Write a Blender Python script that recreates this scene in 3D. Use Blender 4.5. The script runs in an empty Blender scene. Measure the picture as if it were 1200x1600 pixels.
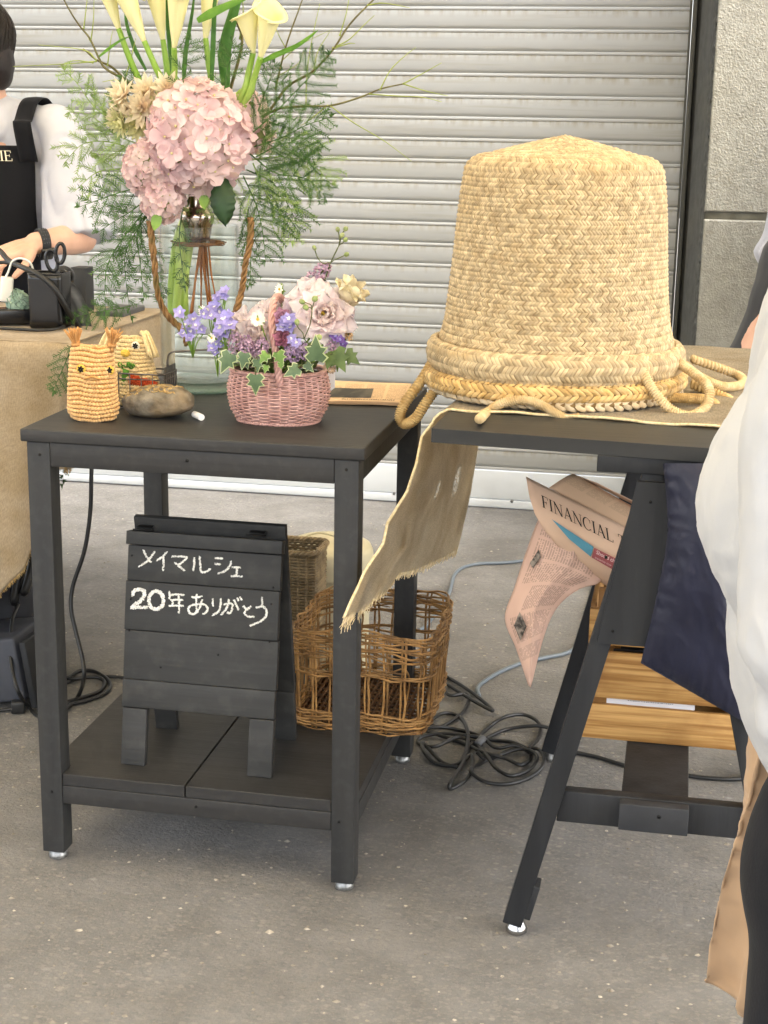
import bpy, bmesh, math, random
from mathutils import Vector, Matrix, noise

S = bpy.context.scene
C = S.collection
PI = math.pi
rad = math.radians

# ------------------------------------------------------------------ camera
CAM = Vector((0.99557, -2.22315, 1.21349))
YAW, PITCH, ROLL, FPX = -0.187451, 0.247242, 0.017673, 2404.48
_fwd = Vector((math.sin(YAW)*math.cos(PITCH), math.cos(YAW)*math.cos(PITCH), -math.sin(PITCH)))
_r = Vector((math.cos(YAW), -math.sin(YAW), 0))
_u = _r.cross(_fwd)
_right = _r*math.cos(ROLL) + _u*math.sin(ROLL)
_up = -_r*math.sin(ROLL) + _u*math.cos(ROLL)
cd = bpy.data.cameras.new('camera')
cam = bpy.data.objects.new('camera', cd)
C.objects.link(cam)
cam.matrix_world = Matrix(((_right.x, _up.x, -_fwd.x, CAM.x), (_right.y, _up.y, -_fwd.y, CAM.y),
                           (_right.z, _up.z, -_fwd.z, CAM.z), (0, 0, 0, 1)))
cd.sensor_fit = 'HORIZONTAL'
cd.sensor_width = 36
cd.lens = FPX/1200*36
cd.clip_start = 0.05
cd.clip_end = 200
S.camera = cam

# ------------------------------------------------------------------ light
SUN_EL, SUN_AZ = 55, 103          # degrees; azimuth from +Y clockwise
w = bpy.data.worlds.new('World')
S.world = w
w.use_nodes = True
nt = w.node_tree
bg = nt.nodes['Background']
sky = nt.nodes.new('ShaderNodeTexSky')
sky.sky_type = 'NISHITA'
sky.sun_disc = False
sky.sun_elevation = rad(SUN_EL)
sky.sun_rotation = rad(SUN_AZ)
sky.air_density = 1.0
sky.dust_density = 4.0
sky.ozone_density = 1.0
hs = nt.nodes.new('ShaderNodeHueSaturation')     # overcast: a paler sky
hs.inputs['Saturation'].default_value = 0.3
nt.links.new(sky.outputs[0], hs.inputs['Color'])
nt.links.new(hs.outputs[0], bg.inputs['Color'])
bg.inputs['Strength'].default_value = 0.15
sl = bpy.data.lights.new('sun', 'SUN')
sl.energy = 1.0
sl.angle = rad(25)
sl.color = (1.0, 0.95, 0.88)
so = bpy.data.objects.new('sun', sl)
C.objects.link(so)
so.rotation_euler = Vector((math.sin(rad(SUN_AZ))*math.cos(rad(SUN_EL)), math.cos(rad(SUN_AZ))*math.cos(rad(SUN_EL)),
                            math.sin(rad(SUN_EL)))).to_track_quat('Z', 'Y').to_euler()
S.view_settings.view_transform = 'Standard'
S.view_settings.look = 'None'
S.view_settings.gamma = 1
S.view_settings.exposure = 2.9
S.cycles.max_bounces = 10
S.cycles.transparent_max_bounces = 12
S.cycles.caustics_reflective = False
S.cycles.caustics_refractive = False
S.cycles.sample_clamp_indirect = 6


# ------------------------------------------------------------------ helpers
def at(px, py, y=None, z=None, x=None):
    """the point of the place that the photograph's pixel shows on a plane y=, z= or x="""
    d = _right*((px-600)/FPX) + _up*(-(py-800)/FPX) + _fwd
    t = (y-CAM.y)/d.y if y is not None else (z-CAM.z)/d.z if z is not None else (x-CAM.x)/d.x
    return CAM + d*t


def at_px(p):
    d = p-CAM
    return Vector((600+FPX*d.dot(_right)/d.dot(_fwd), 800-FPX*d.dot(_up)/d.dot(_fwd)))


def on_plane(px, py, o, n):
    d = _right*((px-600)/FPX) + _up*(-(py-800)/FPX) + _fwd
    return CAM + d*((o-CAM).dot(n)/d.dot(n))


def ppm(y):                      # pixels per metre at depth y (near the picture's middle)
    return FPX/((Vector((0.5, y, 0.7))-CAM).dot(_fwd))


def lin(c):
    if isinstance(c, str):
        c = [int(c[i:i+2], 16)/255 for i in (0, 2, 4)]
        return tuple(v/12.92 if v <= .04045 else ((v+.055)/1.055)**2.4 for v in c)
    return tuple(c)


def mat(name, col, col2=None, scale=30, rough=.6, bump=0., bscale=None, metal=0., spec=.4, detail=5, island=0., stretch=(1, 1, 1),
        trans=0., ior=1.45, thin=0., sheen=0., contrast=(.35, .65), bdist=.002, col3=None, scale3=4., amt3=.5, coat=0.):
    m = bpy.data.materials.new(name)
    m.use_nodes = True
    nt = m.node_tree
    N, L = nt.nodes, nt.links
    b = N['Principled BSDF']
    b.inputs['Roughness'].default_value = rough
    b.inputs['Metallic'].default_value = metal
    b.inputs['Specular IOR Level'].default_value = spec
    b.inputs['IOR'].default_value = ior
    b.inputs['Transmission Weight'].default_value = trans
    b.inputs['Sheen Weight'].default_value = sheen
    b.inputs['Coat Weight'].default_value = coat
    tc = N.new('ShaderNodeTexCoord')
    mp = N.new('ShaderNodeMapping')
    mp.inputs['Scale'].default_value = stretch
    L.new(tc.outputs['Object'], mp.inputs['Vector'])
    c1 = (*lin(col), 1)
    out = None
    if col2 is not None:
        n = N.new('ShaderNodeTexNoise')
        n.inputs['Scale'].default_value = scale
        n.inputs['Detail'].default_value = detail
        L.new(mp.outputs[0], n.inputs['Vector'])
        r = N.new('ShaderNodeMapRange')
        r.inputs['From Min'].default_value, r.inputs['From Max'].default_value = contrast
        L.new(n.outputs['Fac'], r.inputs['Value'])
        mx = N.new('ShaderNodeMix')
        mx.data_type = 'RGBA'
        mx.inputs['A'].default_value = c1
        mx.inputs['B'].default_value = (*lin(col2), 1)
        L.new(r.outputs[0], mx.inputs['Factor'])
        out = mx.outputs['Result']
    if col3 is not None:
        n = N.new('ShaderNodeTexNoise')
        n.inputs['Scale'].default_value = scale3
        n.inputs['Detail'].default_value = 6
        L.new(tc.outputs['Object'], n.inputs['Vector'])
        r = N.new('ShaderNodeMapRange')
        r.inputs['From Min'].default_value, r.inputs['From Max'].default_value = .5, .72
        r.inputs['To Max'].default_value = amt3
        L.new(n.outputs['Fac'], r.inputs['Value'])
        mx = N.new('ShaderNodeMix')
        mx.data_type = 'RGBA'
        if out is None:
            mx.inputs['A'].default_value = c1
        else:
            L.new(out, mx.inputs['A'])
        mx.inputs['B'].default_value = (*lin(col3), 1)
        L.new(r.outputs[0], mx.inputs['Factor'])
        out = mx.outputs['Result']
    if island:
        g = N.new('ShaderNodeNewGeometry')
        r = N.new('ShaderNodeMapRange')
        r.inputs['To Min'].default_value, r.inputs['To Max'].default_value = 1-island, 1+island*.6
        L.new(g.outputs['Random Per Island'], r.inputs['Value'])
        h = N.new('ShaderNodeHueSaturation')
        L.new(r.outputs[0], h.inputs['Value'])
        if out is None:
            h.inputs['Color'].default_value = c1
        else:
            L.new(out, h.inputs['Color'])
        out = h.outputs[0]
    if out is None:
        b.inputs['Base Color'].default_value = c1
    else:
        L.new(out, b.inputs['Base Color'])
    if bump:
        n = N.new('ShaderNodeTexNoise')
        n.inputs['Scale'].default_value = bscale or scale*2
        n.inputs['Detail'].default_value = 4
        L.new(mp.outputs[0], n.inputs['Vector'])
        bp = N.new('ShaderNodeBump')
        bp.inputs['Strength'].default_value = bump
        bp.inputs['Distance'].default_value = bdist
        L.new(n.outputs['Fac'], bp.inputs['Height'])
        L.new(bp.outputs[0], b.inputs['Normal'])
    if thin:                    # light passing through a leaf, petal or cloth
        t = N.new('ShaderNodeBsdfTranslucent')
        if out is None:
            t.inputs['Color'].default_value = c1
        else:
            L.new(out, t.inputs['Color'])
        ms = N.new('ShaderNodeMixShader')
        ms.inputs[0].default_value = thin
        L.new(b.outputs[0], ms.inputs[1])
        L.new(t.outputs[0], ms.inputs[2])
        L.new(ms.outputs[0], N['Material Output'].inputs['Surface'])
    return m


def empty(name, loc, label=None, cat=None, group=None, rz=0):
    o = bpy.data.objects.new(name, None)
    C.objects.link(o)
    o.location = loc
    o.rotation_euler.z = rz
    o.empty_display_size = .05
    o['origin'] = tuple(loc)
    if label:
        tag(o, label, cat, group)
    return o


def tag(o, label=None, cat=None, group=None, kind=None):
    for k, v in (('label', label), ('category', cat), ('group', group), ('kind', kind)):
        if v:
            o[k] = v
    return o


class MB:
    """collects geometry in world coordinates and links it as ONE mesh object"""
    def __init__(s):
        s.v, s.f, s.uv = [], [], {}

    def add(s, vs, fs, uvs=None):
        b = len(s.v)
        s.v += [Vector(p) for p in vs]
        s.f += [tuple(i+b for i in q) for q in fs]
        if uvs:
            for i, q in enumerate(uvs):
                s.uv[b+i] = q
        return s

    def grid(s, fn, nu, nv, cu=False, cv=False, flip=False):
        """fn(u,v) -> point, u,v in 0..1"""
        vs, uvs = [], []
        mu, mv = (nu if cu else nu+1), (nv if cv else nv+1)
        for j in range(mv):
            for i in range(mu):
                vs.append(fn(i/nu, j/nv))
                uvs.append((i/nu, j/nv))
        fs = []
        for j in range(nv):
            for i in range(nu):
                a, b = j*mu+i, j*mu+(i+1) % mu
                c, d = ((j+1) % mv)*mu+(i+1) % mu, ((j+1) % mv)*mu+i
                fs.append((a, d, c, b) if flip else (a, b, c, d))
        return s.add(vs, fs, uvs)

    def box(s, c, size, rot=None, bev=.0012):
        hx, hy, hz = (q/2 for q in size)
        bm = bmesh.new()
        bmesh.ops.create_cube(bm, size=1)
        for q in bm.verts:
            q.co = Vector((q.co.x*2*hx, q.co.y*2*hy, q.co.z*2*hz))
        if bev:
            bmesh.ops.bevel(bm, geom=bm.edges[:], offset=min(bev, hx*.8, hy*.8, hz*.8), segments=2, affect='EDGES', profile=.6)
        return s.bm(bm, c, rot)

    def bm(s, bm, c=(0, 0, 0), rot=None):
        c = Vector(c)
        bm.verts.index_update()
        vs = [(rot @ q.co if rot else q.co)+c for q in bm.verts]
        fs = [[q.index for q in f.verts] for f in bm.faces]
        bm.free()
        return s.add(vs, fs)

    def span(s, x0, x1, y0, y1, z0, z1, bev=.0012):
        return s.box(((x0+x1)/2, (y0+y1)/2, (z0+z1)/2), (x1-x0, y1-y0, z1-z0), None, bev)

    def prism(s, poly, ext):
        """flat polygon (3D points) given thickness by the vector ext"""
        n = len(poly)
        p = [Vector(q) for q in poly]
        e = Vector(ext)
        vs = p+[q+e for q in p]
        fs = [tuple(range(n-1, -1, -1)), tuple(range(n, 2*n))]
        fs += [(i, (i+1) % n, n+(i+1) % n, n+i) for i in range(n)]
        nrm = (p[1]-p[0]).cross(p[2]-p[0])
        if nrm.dot(e) < 0:
            fs = [tuple(reversed(f)) for f in fs]
        return s.add(vs, fs)

    def tube(s, pts, r, n=8, cap=True, helix=None):
        """r: a number or one radius per point (or a function of 0..1)"""
        P = [Vector(q) for q in pts]
        m = len(P)
        R = [r(i/(m-1)) if callable(r) else (r[i] if hasattr(r, '__len__') else r) for i in range(m)]
        T = [(P[min(i+1, m-1)]-P[max(i-1, 0)]).normalized() for i in range(m)]
        a = T[0].orthogonal().normalized()
        vs = []
        L = 0.
        for i in range(m):
            a = (a - T[i]*a.dot(T[i]))
            a = a.normalized() if a.length > 1e-6 else T[i].orthogonal().normalized()
            b = T[i].cross(a)
            if i:
                L += (P[i]-P[i-1]).length
            for k in range(n):
                th = 2*PI*k/n
                rr = R[i]
                if helix:
                    rr *= 1+helix[1]*abs(math.sin(PI*L/helix[0]-th*helix[2]/2))**.7-helix[1]*.5
                vs.append(P[i]+(a*math.cos(th)+b*math.sin(th))*rr)
        fs = []
        for i in range(m-1):
            for k in range(n):
                fs.append((i*n+k, i*n+(k+1) % n, (i+1)*n+(k+1) % n, (i+1)*n+k))
        if cap:
            fs += [tuple(range(n-1, -1, -1)), tuple(range((m-1)*n, m*n))]
        return s.add(vs, fs)

    def lathe(s, prof, c, n=48, cap=False, sx=1., sy=1.):
        """prof: (radius, z) list"""
        c = Vector(c)
        s.grid(lambda u, v: c+Vector((prof[round(v*(len(prof)-1))][0]*math.cos(2*PI*u)*sx,
                                      prof[round(v*(len(prof)-1))][0]*math.sin(2*PI*u)*sy,
                                      prof[round(v*(len(prof)-1))][1])), n, len(prof)-1, cu=True)
        return s

    def ball(s, c, r, nu=10, nv=6, rot=None):
        c = Vector(c)
        r = Vector(r) if hasattr(r, '__len__') else Vector((r, r, r))

        def fn(u, v):
            p = Vector((math.cos(2*PI*u)*math.sin(PI*v)*r.x, math.sin(2*PI*u)*math.sin(PI*v)*r.y, -math.cos(PI*v)*r.z))
            return c+(rot @ p if rot else p)
        return s.grid(fn, nu, nv, cu=True)

    def build(s, name, m, parent=None, label=None, cat=None, group=None, kind=None, smooth=True, solid=0., sub=0, angle=None):
        me = bpy.data.meshes.new(name)
        if parent is not None:
            o0 = Vector(parent['origin'])
        elif s.v:
            xs, ys, zs = [q.x for q in s.v], [q.y for q in s.v], [q.z for q in s.v]
            o0 = Vector(((min(xs)+max(xs))/2, (min(ys)+max(ys))/2, min(zs)))
        else:
            o0 = Vector()
        me.from_pydata([q-o0 for q in s.v], [], s.f)
        me.materials.append(m)
        if s.uv:
            ul = me.uv_layers.new(name='UVMap')
            for lp in me.loops:
                ul.data[lp.index].uv = s.uv.get(lp.vertex_index, (0, 0))
        if smooth:
            me.shade_smooth()
            if angle:
                me.set_sharp_from_angle(angle=rad(angle))
        me.update()
        o = bpy.data.objects.new(name, me)
        C.objects.link(o)
        o['origin'] = tuple(o0)
        if parent is not None:
            o.parent = parent
        else:
            o.location = o0
        if solid:
            md = o.modifiers.new('thickness', 'SOLIDIFY')
            md.thickness = solid
            md.offset = 0
        if sub:
            md = o.modifiers.new('smooth', 'SUBSURF')
            md.levels = md.render_levels = sub
        tag(o, label, cat, group, kind)
        return o


def bez(pts, n=24):
    """smooth curve through the points (Catmull-Rom)"""
    P = [Vector(p) for p in pts]
    Q = [P[0]*2-P[1]]+P+[P[-1]*2-P[-2]]
    out = []
    m = len(P)-1
    for i in range(n+1):
        t = i/n*m
        k = min(int(t), m-1)
        t -= k
        a, b, c, d = Q[k:k+4]
        out.append(.5*((2*b)+(c-a)*t+(2*a-5*b+4*c-d)*t*t+(3*b-a-3*c+d)*t**3))
    return out


def interp(tab, x):
    """piecewise linear table [(x,y)...]"""
    if x <= tab[0][0]:
        return tab[0][1]
    for (a, b), (c, d) in zip(tab, tab[1:]):
        if x <= c:
            t = (x-a)/(c-a) if c > a else 0
            return b+(d-b)*t
    return tab[-1][1]


def frame(z, x=None):
    z = Vector(z).normalized()
    x = Vector(x) if x is not None else z.orthogonal()
    x = (x-z*x.dot(z)).normalized()
    y = z.cross(x)
    return Matrix((x, y, z)).transposed()


def nz(p, k=1., seed=0.):
    return noise.noise(Vector(p)*k+Vector((seed*7.3, seed*3.1, seed)))


# ------------------------------------------------------------------ materials shared
M = {}
M['black_paint'] = mat('black painted wood', '323231', '292929', scale=34, rough=.55, bump=.45, bscale=150, stretch=(1, 1, .06),
                       contrast=(.34, .66), bdist=.001, col3='4d4c4a', scale3=60, amt3=.2, detail=7)
M['black_paint_x'] = mat('black painted board', '31302f', '282726', scale=34, rough=.5, bump=.45, bscale=150, stretch=(.05, 1, 1),
                         contrast=(.34, .66), bdist=.001, col3='4b4946', scale3=60, amt3=.2, detail=7)
M['trestle'] = mat('dark stained wood', '292a2c', '1d1e20', scale=30, rough=.55, bump=.6, bscale=150, stretch=(1, 1, .07), bdist=.001, detail=7)
M['screw'] = mat('dark screw', '1c1b1a', rough=.4, metal=.6)
M['chrome'] = mat('chrome', 'b4b4b4', rough=.18, metal=1)
M['glide'] = mat('pale glide', '9c9c99', '6f6f6c', scale=120, rough=.3, metal=.5)
M['rubber'] = mat('black cable sheath', '232322', '1d1d1d', scale=40, rough=.42, spec=.5)
M['greycable'] = mat('grey cable sheath', '60686e', rough=.4)
# ================================================================== ground
def asphalt():
    m = bpy.data.materials.new('worn asphalt')
    m.use_nodes = True
    nt = m.node_tree
    N, L = nt.nodes, nt.links
    b = N['Principled BSDF']
    b.inputs['Roughness'].default_value = .85
    b.inputs['Specular IOR Level'].default_value = .25
    tc = N.new('ShaderNodeTexCoord')

    def nse(scale, detail=6, rough=.6):
        n = N.new('ShaderNodeTexNoise')
        n.inputs['Scale'].default_value = scale
        n.inputs['Detail'].default_value = detail
        n.inputs['Roughness'].default_value = rough
        L.new(tc.outputs['Object'], n.inputs['Vector'])
        return n.outputs['Fac']

    def rng(v, a, b_, c=0., d=1.):
        r = N.new('ShaderNodeMapRange')
        for k, q in zip(('From Min', 'From Max', 'To Min', 'To Max'), (a, b_, c, d)):
            r.inputs[k].default_value = q
        L.new(v, r.inputs['Value'])
        return r.outputs[0]

    def mix(f, a, c):
        x = N.new('ShaderNodeMix')
        x.data_type = 'RGBA'
        L.new(f, x.inputs['Factor'])
        for k, q in (('A', a), ('B', c)):
            if isinstance(q, tuple):
                x.inputs[k].default_value = (*q, 1)
            else:
                L.new(q, x.inputs[k])
        return x.outputs['Result']

    def math_(op, a, c):
        x = N.new('ShaderNodeMath')
        x.operation = op
        for i, q in enumerate((a, c)):
            if isinstance(q, (int, float)):
                x.inputs[i].default_value = q
            else:
                L.new(q, x.inputs[i])
        return x.outputs[0]
    col = mix(rng(nse(1.7, 5), .38, .62), (.088, .073, .056), (.170, .143, .113))
    col = mix(rng(nse(2.6, 7, .65), .58, .70, 0, .55), col, (.066, .055, .043))
    col = mix(rng(nse(6, 8), .45, .75, 0, .55), col, (.10, .088, .074))
    col = mix(rng(nse(34, 6, .8), .5, .68, 0, .6), col, (.145, .118, .085))
    col = mix(rng(nse(62, 4, .9), .52, .60, 0, .85), col, (.27, .225, .165))
    col = mix(rng(nse(48, 4, .9), .52, .61, 0, .85), col, (.045, .039, .033))

    def chips(scale, lo, colr, thr):
        v = N.new('ShaderNodeTexVoronoi')
        v.inputs['Scale'].default_value = scale
        mpn = N.new('ShaderNodeMapping')
        mpn.inputs['Scale'].default_value = (1, 1.5, 1)
        L.new(tc.outputs['Object'], mpn.inputs['Vector'])
        L.new(mpn.outputs[0], v.inputs['Vector'])
        sp = N.new('ShaderNodeSeparateColor')
        L.new(v.outputs['Color'], sp.inputs[0])
        f = math_('MULTIPLY', rng(sp.outputs[0], thr, thr+.03), rng(v.outputs['Distance'], lo+.12, lo, 0, 1))
        return math_('MULTIPLY', f, rng(nse(3, 4), .3, .6, .15, 1)), v
    f, v1 = chips(60, .26, None, .76)
    col = mix(f, col, (.43, .365, .275))
    f, v2 = chips(120, .34, None, .66)
    col = mix(f, col, (.31, .26, .19))
    f, v4 = chips(75, .30, None, .70)
    col = mix(f, col, (.035, .03, .026))
    f, v3 = chips(28, .13, None, .9)
    col = mix(f, col, (.5, .48, .44))
    # the strip beside the shutter: a paler slab and the cracked seam where the asphalt meets it
    sx = N.new('ShaderNodeSeparateXYZ')
    L.new(tc.outputs['Object'], sx.inputs[0])
    yy = math_('ADD', sx.outputs['Y'], math_('MULTIPLY', nse(7, 6), .06))
    seam = math_('MULTIPLY', rng(yy, 2.27, 2.285), rng(yy, 2.31, 2.295))
    slab = rng(yy, 2.28, 2.3)
    pale = mix(rng(nse(9), .35, .7), (.15, .147, .14), (.215, .211, .203))
    col = mix(math_('MULTIPLY', slab, .75), col, pale)
    col = mix(math_('MULTIPLY', seam, rng(nse(16), .4, .55, .2, .8)), col, (.045, .043, .04))
    L.new(col, b.inputs['Base Color'])
    bp = N.new('ShaderNodeBump')
    bp.inputs['Strength'].default_value = .9
    bp.inputs['Distance'].default_value = .005
    L.new(math_('ADD', nse(110, 5, .7), math_('MULTIPLY', nse(14, 4), .8)), bp.inputs['Height'])
    L.new(bp.outputs[0], b.inputs['Normal'])
    return m


g = MB()
g.grid(lambda u, v: (-30+60*u, -40+60*v, 0), 6, 6)
go = g.build('ground', asphalt(), kind='structure')

# loose chips of stone pressed into the asphalt
rnd = random.Random(5)
gm = MB()
for i in range(2600):
    x, y = rnd.uniform(-.9, 1.5), -.75+3.1*rnd.random()**1.3
    s = rnd.uniform(.0014, .0042)*(1.6 if rnd.random() < .06 else 1)
    q = [Vector((x+math.cos(a)*s*rnd.uniform(.6, 1.3), y+math.sin(a)*s*rnd.uniform(.6, 1.3), s*.1)) for a in (0, 1.3, 2.4, 3.6, 4.9)]
    t = Vector((x, y, s*rnd.uniform(.35, .7)))
    gm.add(q+[t], [(k, (k+1) % 5, 5) for k in range(5)])
tag(gm.build('gravel', mat('stone chips', 'aaa294', '7c7467', scale=60, rough=.8, island=.45), smooth=False), 'small pale stone chips in the asphalt', 'gravel',
    kind='stuff')

# ================================================================== roller shutter
WY = 2.646
def shutter_mat():
    m = mat('weathered aluminium', '9c9e9e', '8f8f8b', scale=4, rough=.5, metal=.0, spec=.5, bump=.12, bscale=40, stretch=(.05, 1, 1))
    nt = m.node_tree
    N, L = nt.nodes, nt.links
    b = N['Principled BSDF']
    src = b.inputs['Base Color'].links[0].from_socket
    tc = N.new('ShaderNodeTexCoord')
    sx = N.new('ShaderNodeSeparateXYZ')
    L.new(tc.outputs['Object'], sx.inputs[0])
    # grime that has run down from each joint: own shape, broken up along the slat
    md = N.new('ShaderNodeMath'); md.operation = 'MODULO'
    ad = N.new('ShaderNodeMath'); ad.operation = 'ADD'; ad.inputs[1].default_value = 10*SP-ZB
    L.new(sx.outputs['Z'], ad.inputs[0])
    L.new(ad.outputs[0], md.inputs[0]); md.inputs[1].default_value = SP
    r = N.new('ShaderNodeMapRange')
    r.inputs['From Min'].default_value, r.inputs['From Max'].default_value = SP*.62, SP*.93
    L.new(md.outputs[0], r.inputs['Value'])
    mp = N.new('ShaderNodeMapping'); mp.inputs['Scale'].default_value = (1, 1, .22)
    L.new(tc.outputs['Object'], mp.inputs['Vector'])
    n = N.new('ShaderNodeTexNoise'); n.inputs['Scale'].default_value = 55; n.inputs['Detail'].default_value = 7
    L.new(mp.outputs[0], n.inputs['Vector'])
    r2 = N.new('ShaderNodeMapRange'); r2.inputs['From Min'].default_value = .42; r2.inputs['From Max'].default_value = .66
    L.new(n.outputs['Fac'], r2.inputs['Value'])
    mu = N.new('ShaderNodeMath'); mu.operation = 'MULTIPLY'
    L.new(r.outputs[0], mu.inputs[0]); L.new(r2.outputs[0], mu.inputs[1])
    mp2 = N.new('ShaderNodeMapping'); mp2.inputs['Scale'].default_value = (.25, 1, 6)
    L.new(tc.outputs['Object'], mp2.inputs['Vector'])
    n2 = N.new('ShaderNodeTexNoise'); n2.inputs['Scale'].default_value = 9; n2.inputs['Detail'].default_value = 8
    L.new(mp2.outputs[0], n2.inputs['Vector'])
    r3 = N.new('ShaderNodeMapRange'); r3.inputs['From Min'].default_value = .54; r3.inputs['From Max'].default_value = .74
    r3.inputs['To Max'].default_value = .7
    L.new(n2.outputs['Fac'], r3.inputs['Value'])
    mx0 = N.new('ShaderNodeMath'); mx0.operation = 'MAXIMUM'
    L.new(mu.outputs[0], mx0.inputs[0]); L.new(r3.outputs[0], mx0.inputs[1])
    mx = N.new('ShaderNodeMix'); mx.data_type = 'RGBA'
    mx.inputs['B'].default_value = (.24, .228, .19, 1)
    L.new(mx0.outputs[0], mx.inputs['Factor']); L.new(src, mx.inputs['A'])
    L.new(mx.outputs['Result'], b.inputs['Base Color'])
    return m


SP, ZB = .0648, .128
sh = empty('roller_shutter', (-1, WY, 0), 'grey metal roller shutter of horizontal slats closed behind the tables', 'roller shutter')
SM = shutter_mat()
prof = [(.0032, 0), (.0036, .0016), (.0038, .004), (.0034, .0066), (.0018, .0086), (-.001, .0092), (-.001, .0106), (.0010, .0122),
        (.0026, .020), (.0034, .033), (.0034, .046), (.0026, .058), (.0012, .0628)]
pr = []
for k in range(38):
    pr += [(d, ZB+k*SP+z) for d, z in prof]
mb = MB()
mb.grid(lambda u, v: (-3.6+4.574*u, WY-pr[round(v*(len(pr)-1))][0], pr[round(v*(len(pr)-1))][1]), 24, len(pr)-1)
mb.build('slat_curtain', SM, sh, angle=50)
mb = MB()
mb.span(-3.6, .974, WY-.012, WY+.01, .004, .030, .003)
mb.span(-3.6, .974, WY-.008, WY+.01, .032, .1265, .003)
bar = mb.build('bottom_bar', mat('bottom bar metal', 'c8cccf', 'bcc0c2', scale=5, rough=.45, stretch=(.1, 1, 1), col3='8b8a86', scale3=6, amt3=.25), sh)
for px, py in ((616, 771), (800, 783)):
    q = at(px, py, y=WY-.009)
    MB().lathe([(0, .002), (.004, .002), (.006, 0)], (0, 0, 0), 12)
    b2 = MB()
    b2.tube([q+Vector((0, .002, 0)), q-Vector((0, .004, 0))], .005, 10)
    b2.build('bolt', mat('bolt', '6d6d6a', rough=.5, metal=.5), bar)
mb = MB()
mb.span(.976, .990, WY-.035, WY+.02, 0, 2.6, .002)
mb.span(.968, .975, WY-.030, WY-.018, 0, 2.6, .001)
mb.build('guide_rail', mat('dark rail', '4b4b45', '3e3d38', scale=8, rough=.5, metal=.3, stretch=(1, 1, .1)), sh)

# ================================================================== rendered pier and lintel
def stucco(name, c1, c2, bump=.9, bscale=70):
    return mat(name, c1, c2, scale=40, rough=.9, bump=bump, bscale=bscale, bdist=.006, spec=.2, col3='8f8a76', scale3=1.2, amt3=.25, contrast=(.3, .7))


PY = WY-.262
wl = empty('building_wall', (1.6, WY-.1, 0), 'rough grey stuccoed wall pier with grooved joints beside the shutter', 'wall')
X0 = .9915
mb = MB()
def pier(x, z):
    p = Vector((x, PY, z))
    d = .0011*(nz(p, 210, 1)+.9*nz(p, 330, 2))
    return Vector((x, PY-d, z))
mw = MB()
joints = [0, .957, .985, 1.575, 1.60, 2.6]
for za, zb, rec in ((0, .962, 0), (.983, 1.578, 0), (1.60, 2.6, 0)):
    nx, nzv = 250, max(20, int((zb-za)/.0028))
    mw.grid(lambda u, v: pier(1.046+.66*u, za+(zb-za)*v) + (Vector((0, .006, 0)) if (v in (0., 1.) or u == 0.) else Vector()), nx, nzv)
mw.build('stucco_panel', stucco('stucco', 'a09f97', '8d8c84', .45, 230), wl)
mb.span(1.046, 4.2, PY+.012, PY+.5, 0, 2.6, .003)      # body behind the panels, seen in the joints
mb.span(1.71, 4.2, PY-.003, PY+.011, 0, 2.6, .003)
mb.build('pier_core', mat('joint mortar', '7d7c72', '6b6a60', scale=30, rough=.9, bump=.3), wl)
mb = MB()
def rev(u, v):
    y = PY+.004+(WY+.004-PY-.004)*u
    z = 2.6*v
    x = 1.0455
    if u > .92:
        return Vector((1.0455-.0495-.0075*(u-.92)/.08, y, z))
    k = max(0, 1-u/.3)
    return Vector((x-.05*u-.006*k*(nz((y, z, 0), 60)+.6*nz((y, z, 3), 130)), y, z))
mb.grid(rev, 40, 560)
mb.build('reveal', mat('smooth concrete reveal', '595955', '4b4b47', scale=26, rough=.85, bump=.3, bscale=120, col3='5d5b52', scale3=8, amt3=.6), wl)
mb = MB()
mb.span(-3.9, 4.2, WY-.25, WY+.3, 2.605, 3.6, .003)
mb.span(-4.4, -3.62, WY-.26, WY+.3, 0, 2.6, .003)
mb.build('lintel', stucco('stucco lintel', 'a8a79c', '98978c', .8), wl)
# ================================================================== tent roof added over the stall (out of the frame; it makes the soft shade)
def canopy():
    m = mat('cream tent fabric', 'f0e8d6', rough=.9, thin=.6, spec=.1)
    t = empty('shade_tent', (.3, -.2, 0), 'cream fabric tent roof on slim white poles, added out of view to shade the stall', 'tent')
    zE, zR_ = 2.35, 2.95
    mb = MB()
    X_0, X_1, Y_0, Y_1 = -3.0, 3.6, -2.6, 1.75
    ap = Vector(((X_0+X_1)/2, (Y_0+Y_1)/2, zR_))
    def roof(u, v):
        k = max(abs(2*u-1), abs(2*v-1))
        return Vector((X_0+(X_1-X_0)*u, Y_0+(Y_1-Y_0)*v, zR_+(zE-zR_)*k-.06*math.sin(PI*k)))
    mb.grid(roof, 24, 24)
    mb.build('roof', m, t, solid=.002)
    mb = MB()
    for (a, b) in (((X_0, Y_0), (X_1, Y_0)), ((X_1, Y_0), (X_1, Y_1)), ((X_1, Y_1), (X_0, Y_1)), ((X_0, Y_1), (X_0, Y_0))):
        mb.grid(lambda u, v: Vector((a[0]+(b[0]-a[0])*u, a[1]+(b[1]-a[1])*u, zE-.22*v)), 12, 2)
    mb.build('valance', m, t, solid=.002)
    for x in (X_0+.05, X_1-.05):
        for y in (Y_0+.05, Y_1-.05):
            mb = MB()
            mb.tube([(x, y, .001), (x, y, zE)], .02, 10)
            mb.build('pole', M['glide'], t)
canopy()
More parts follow.
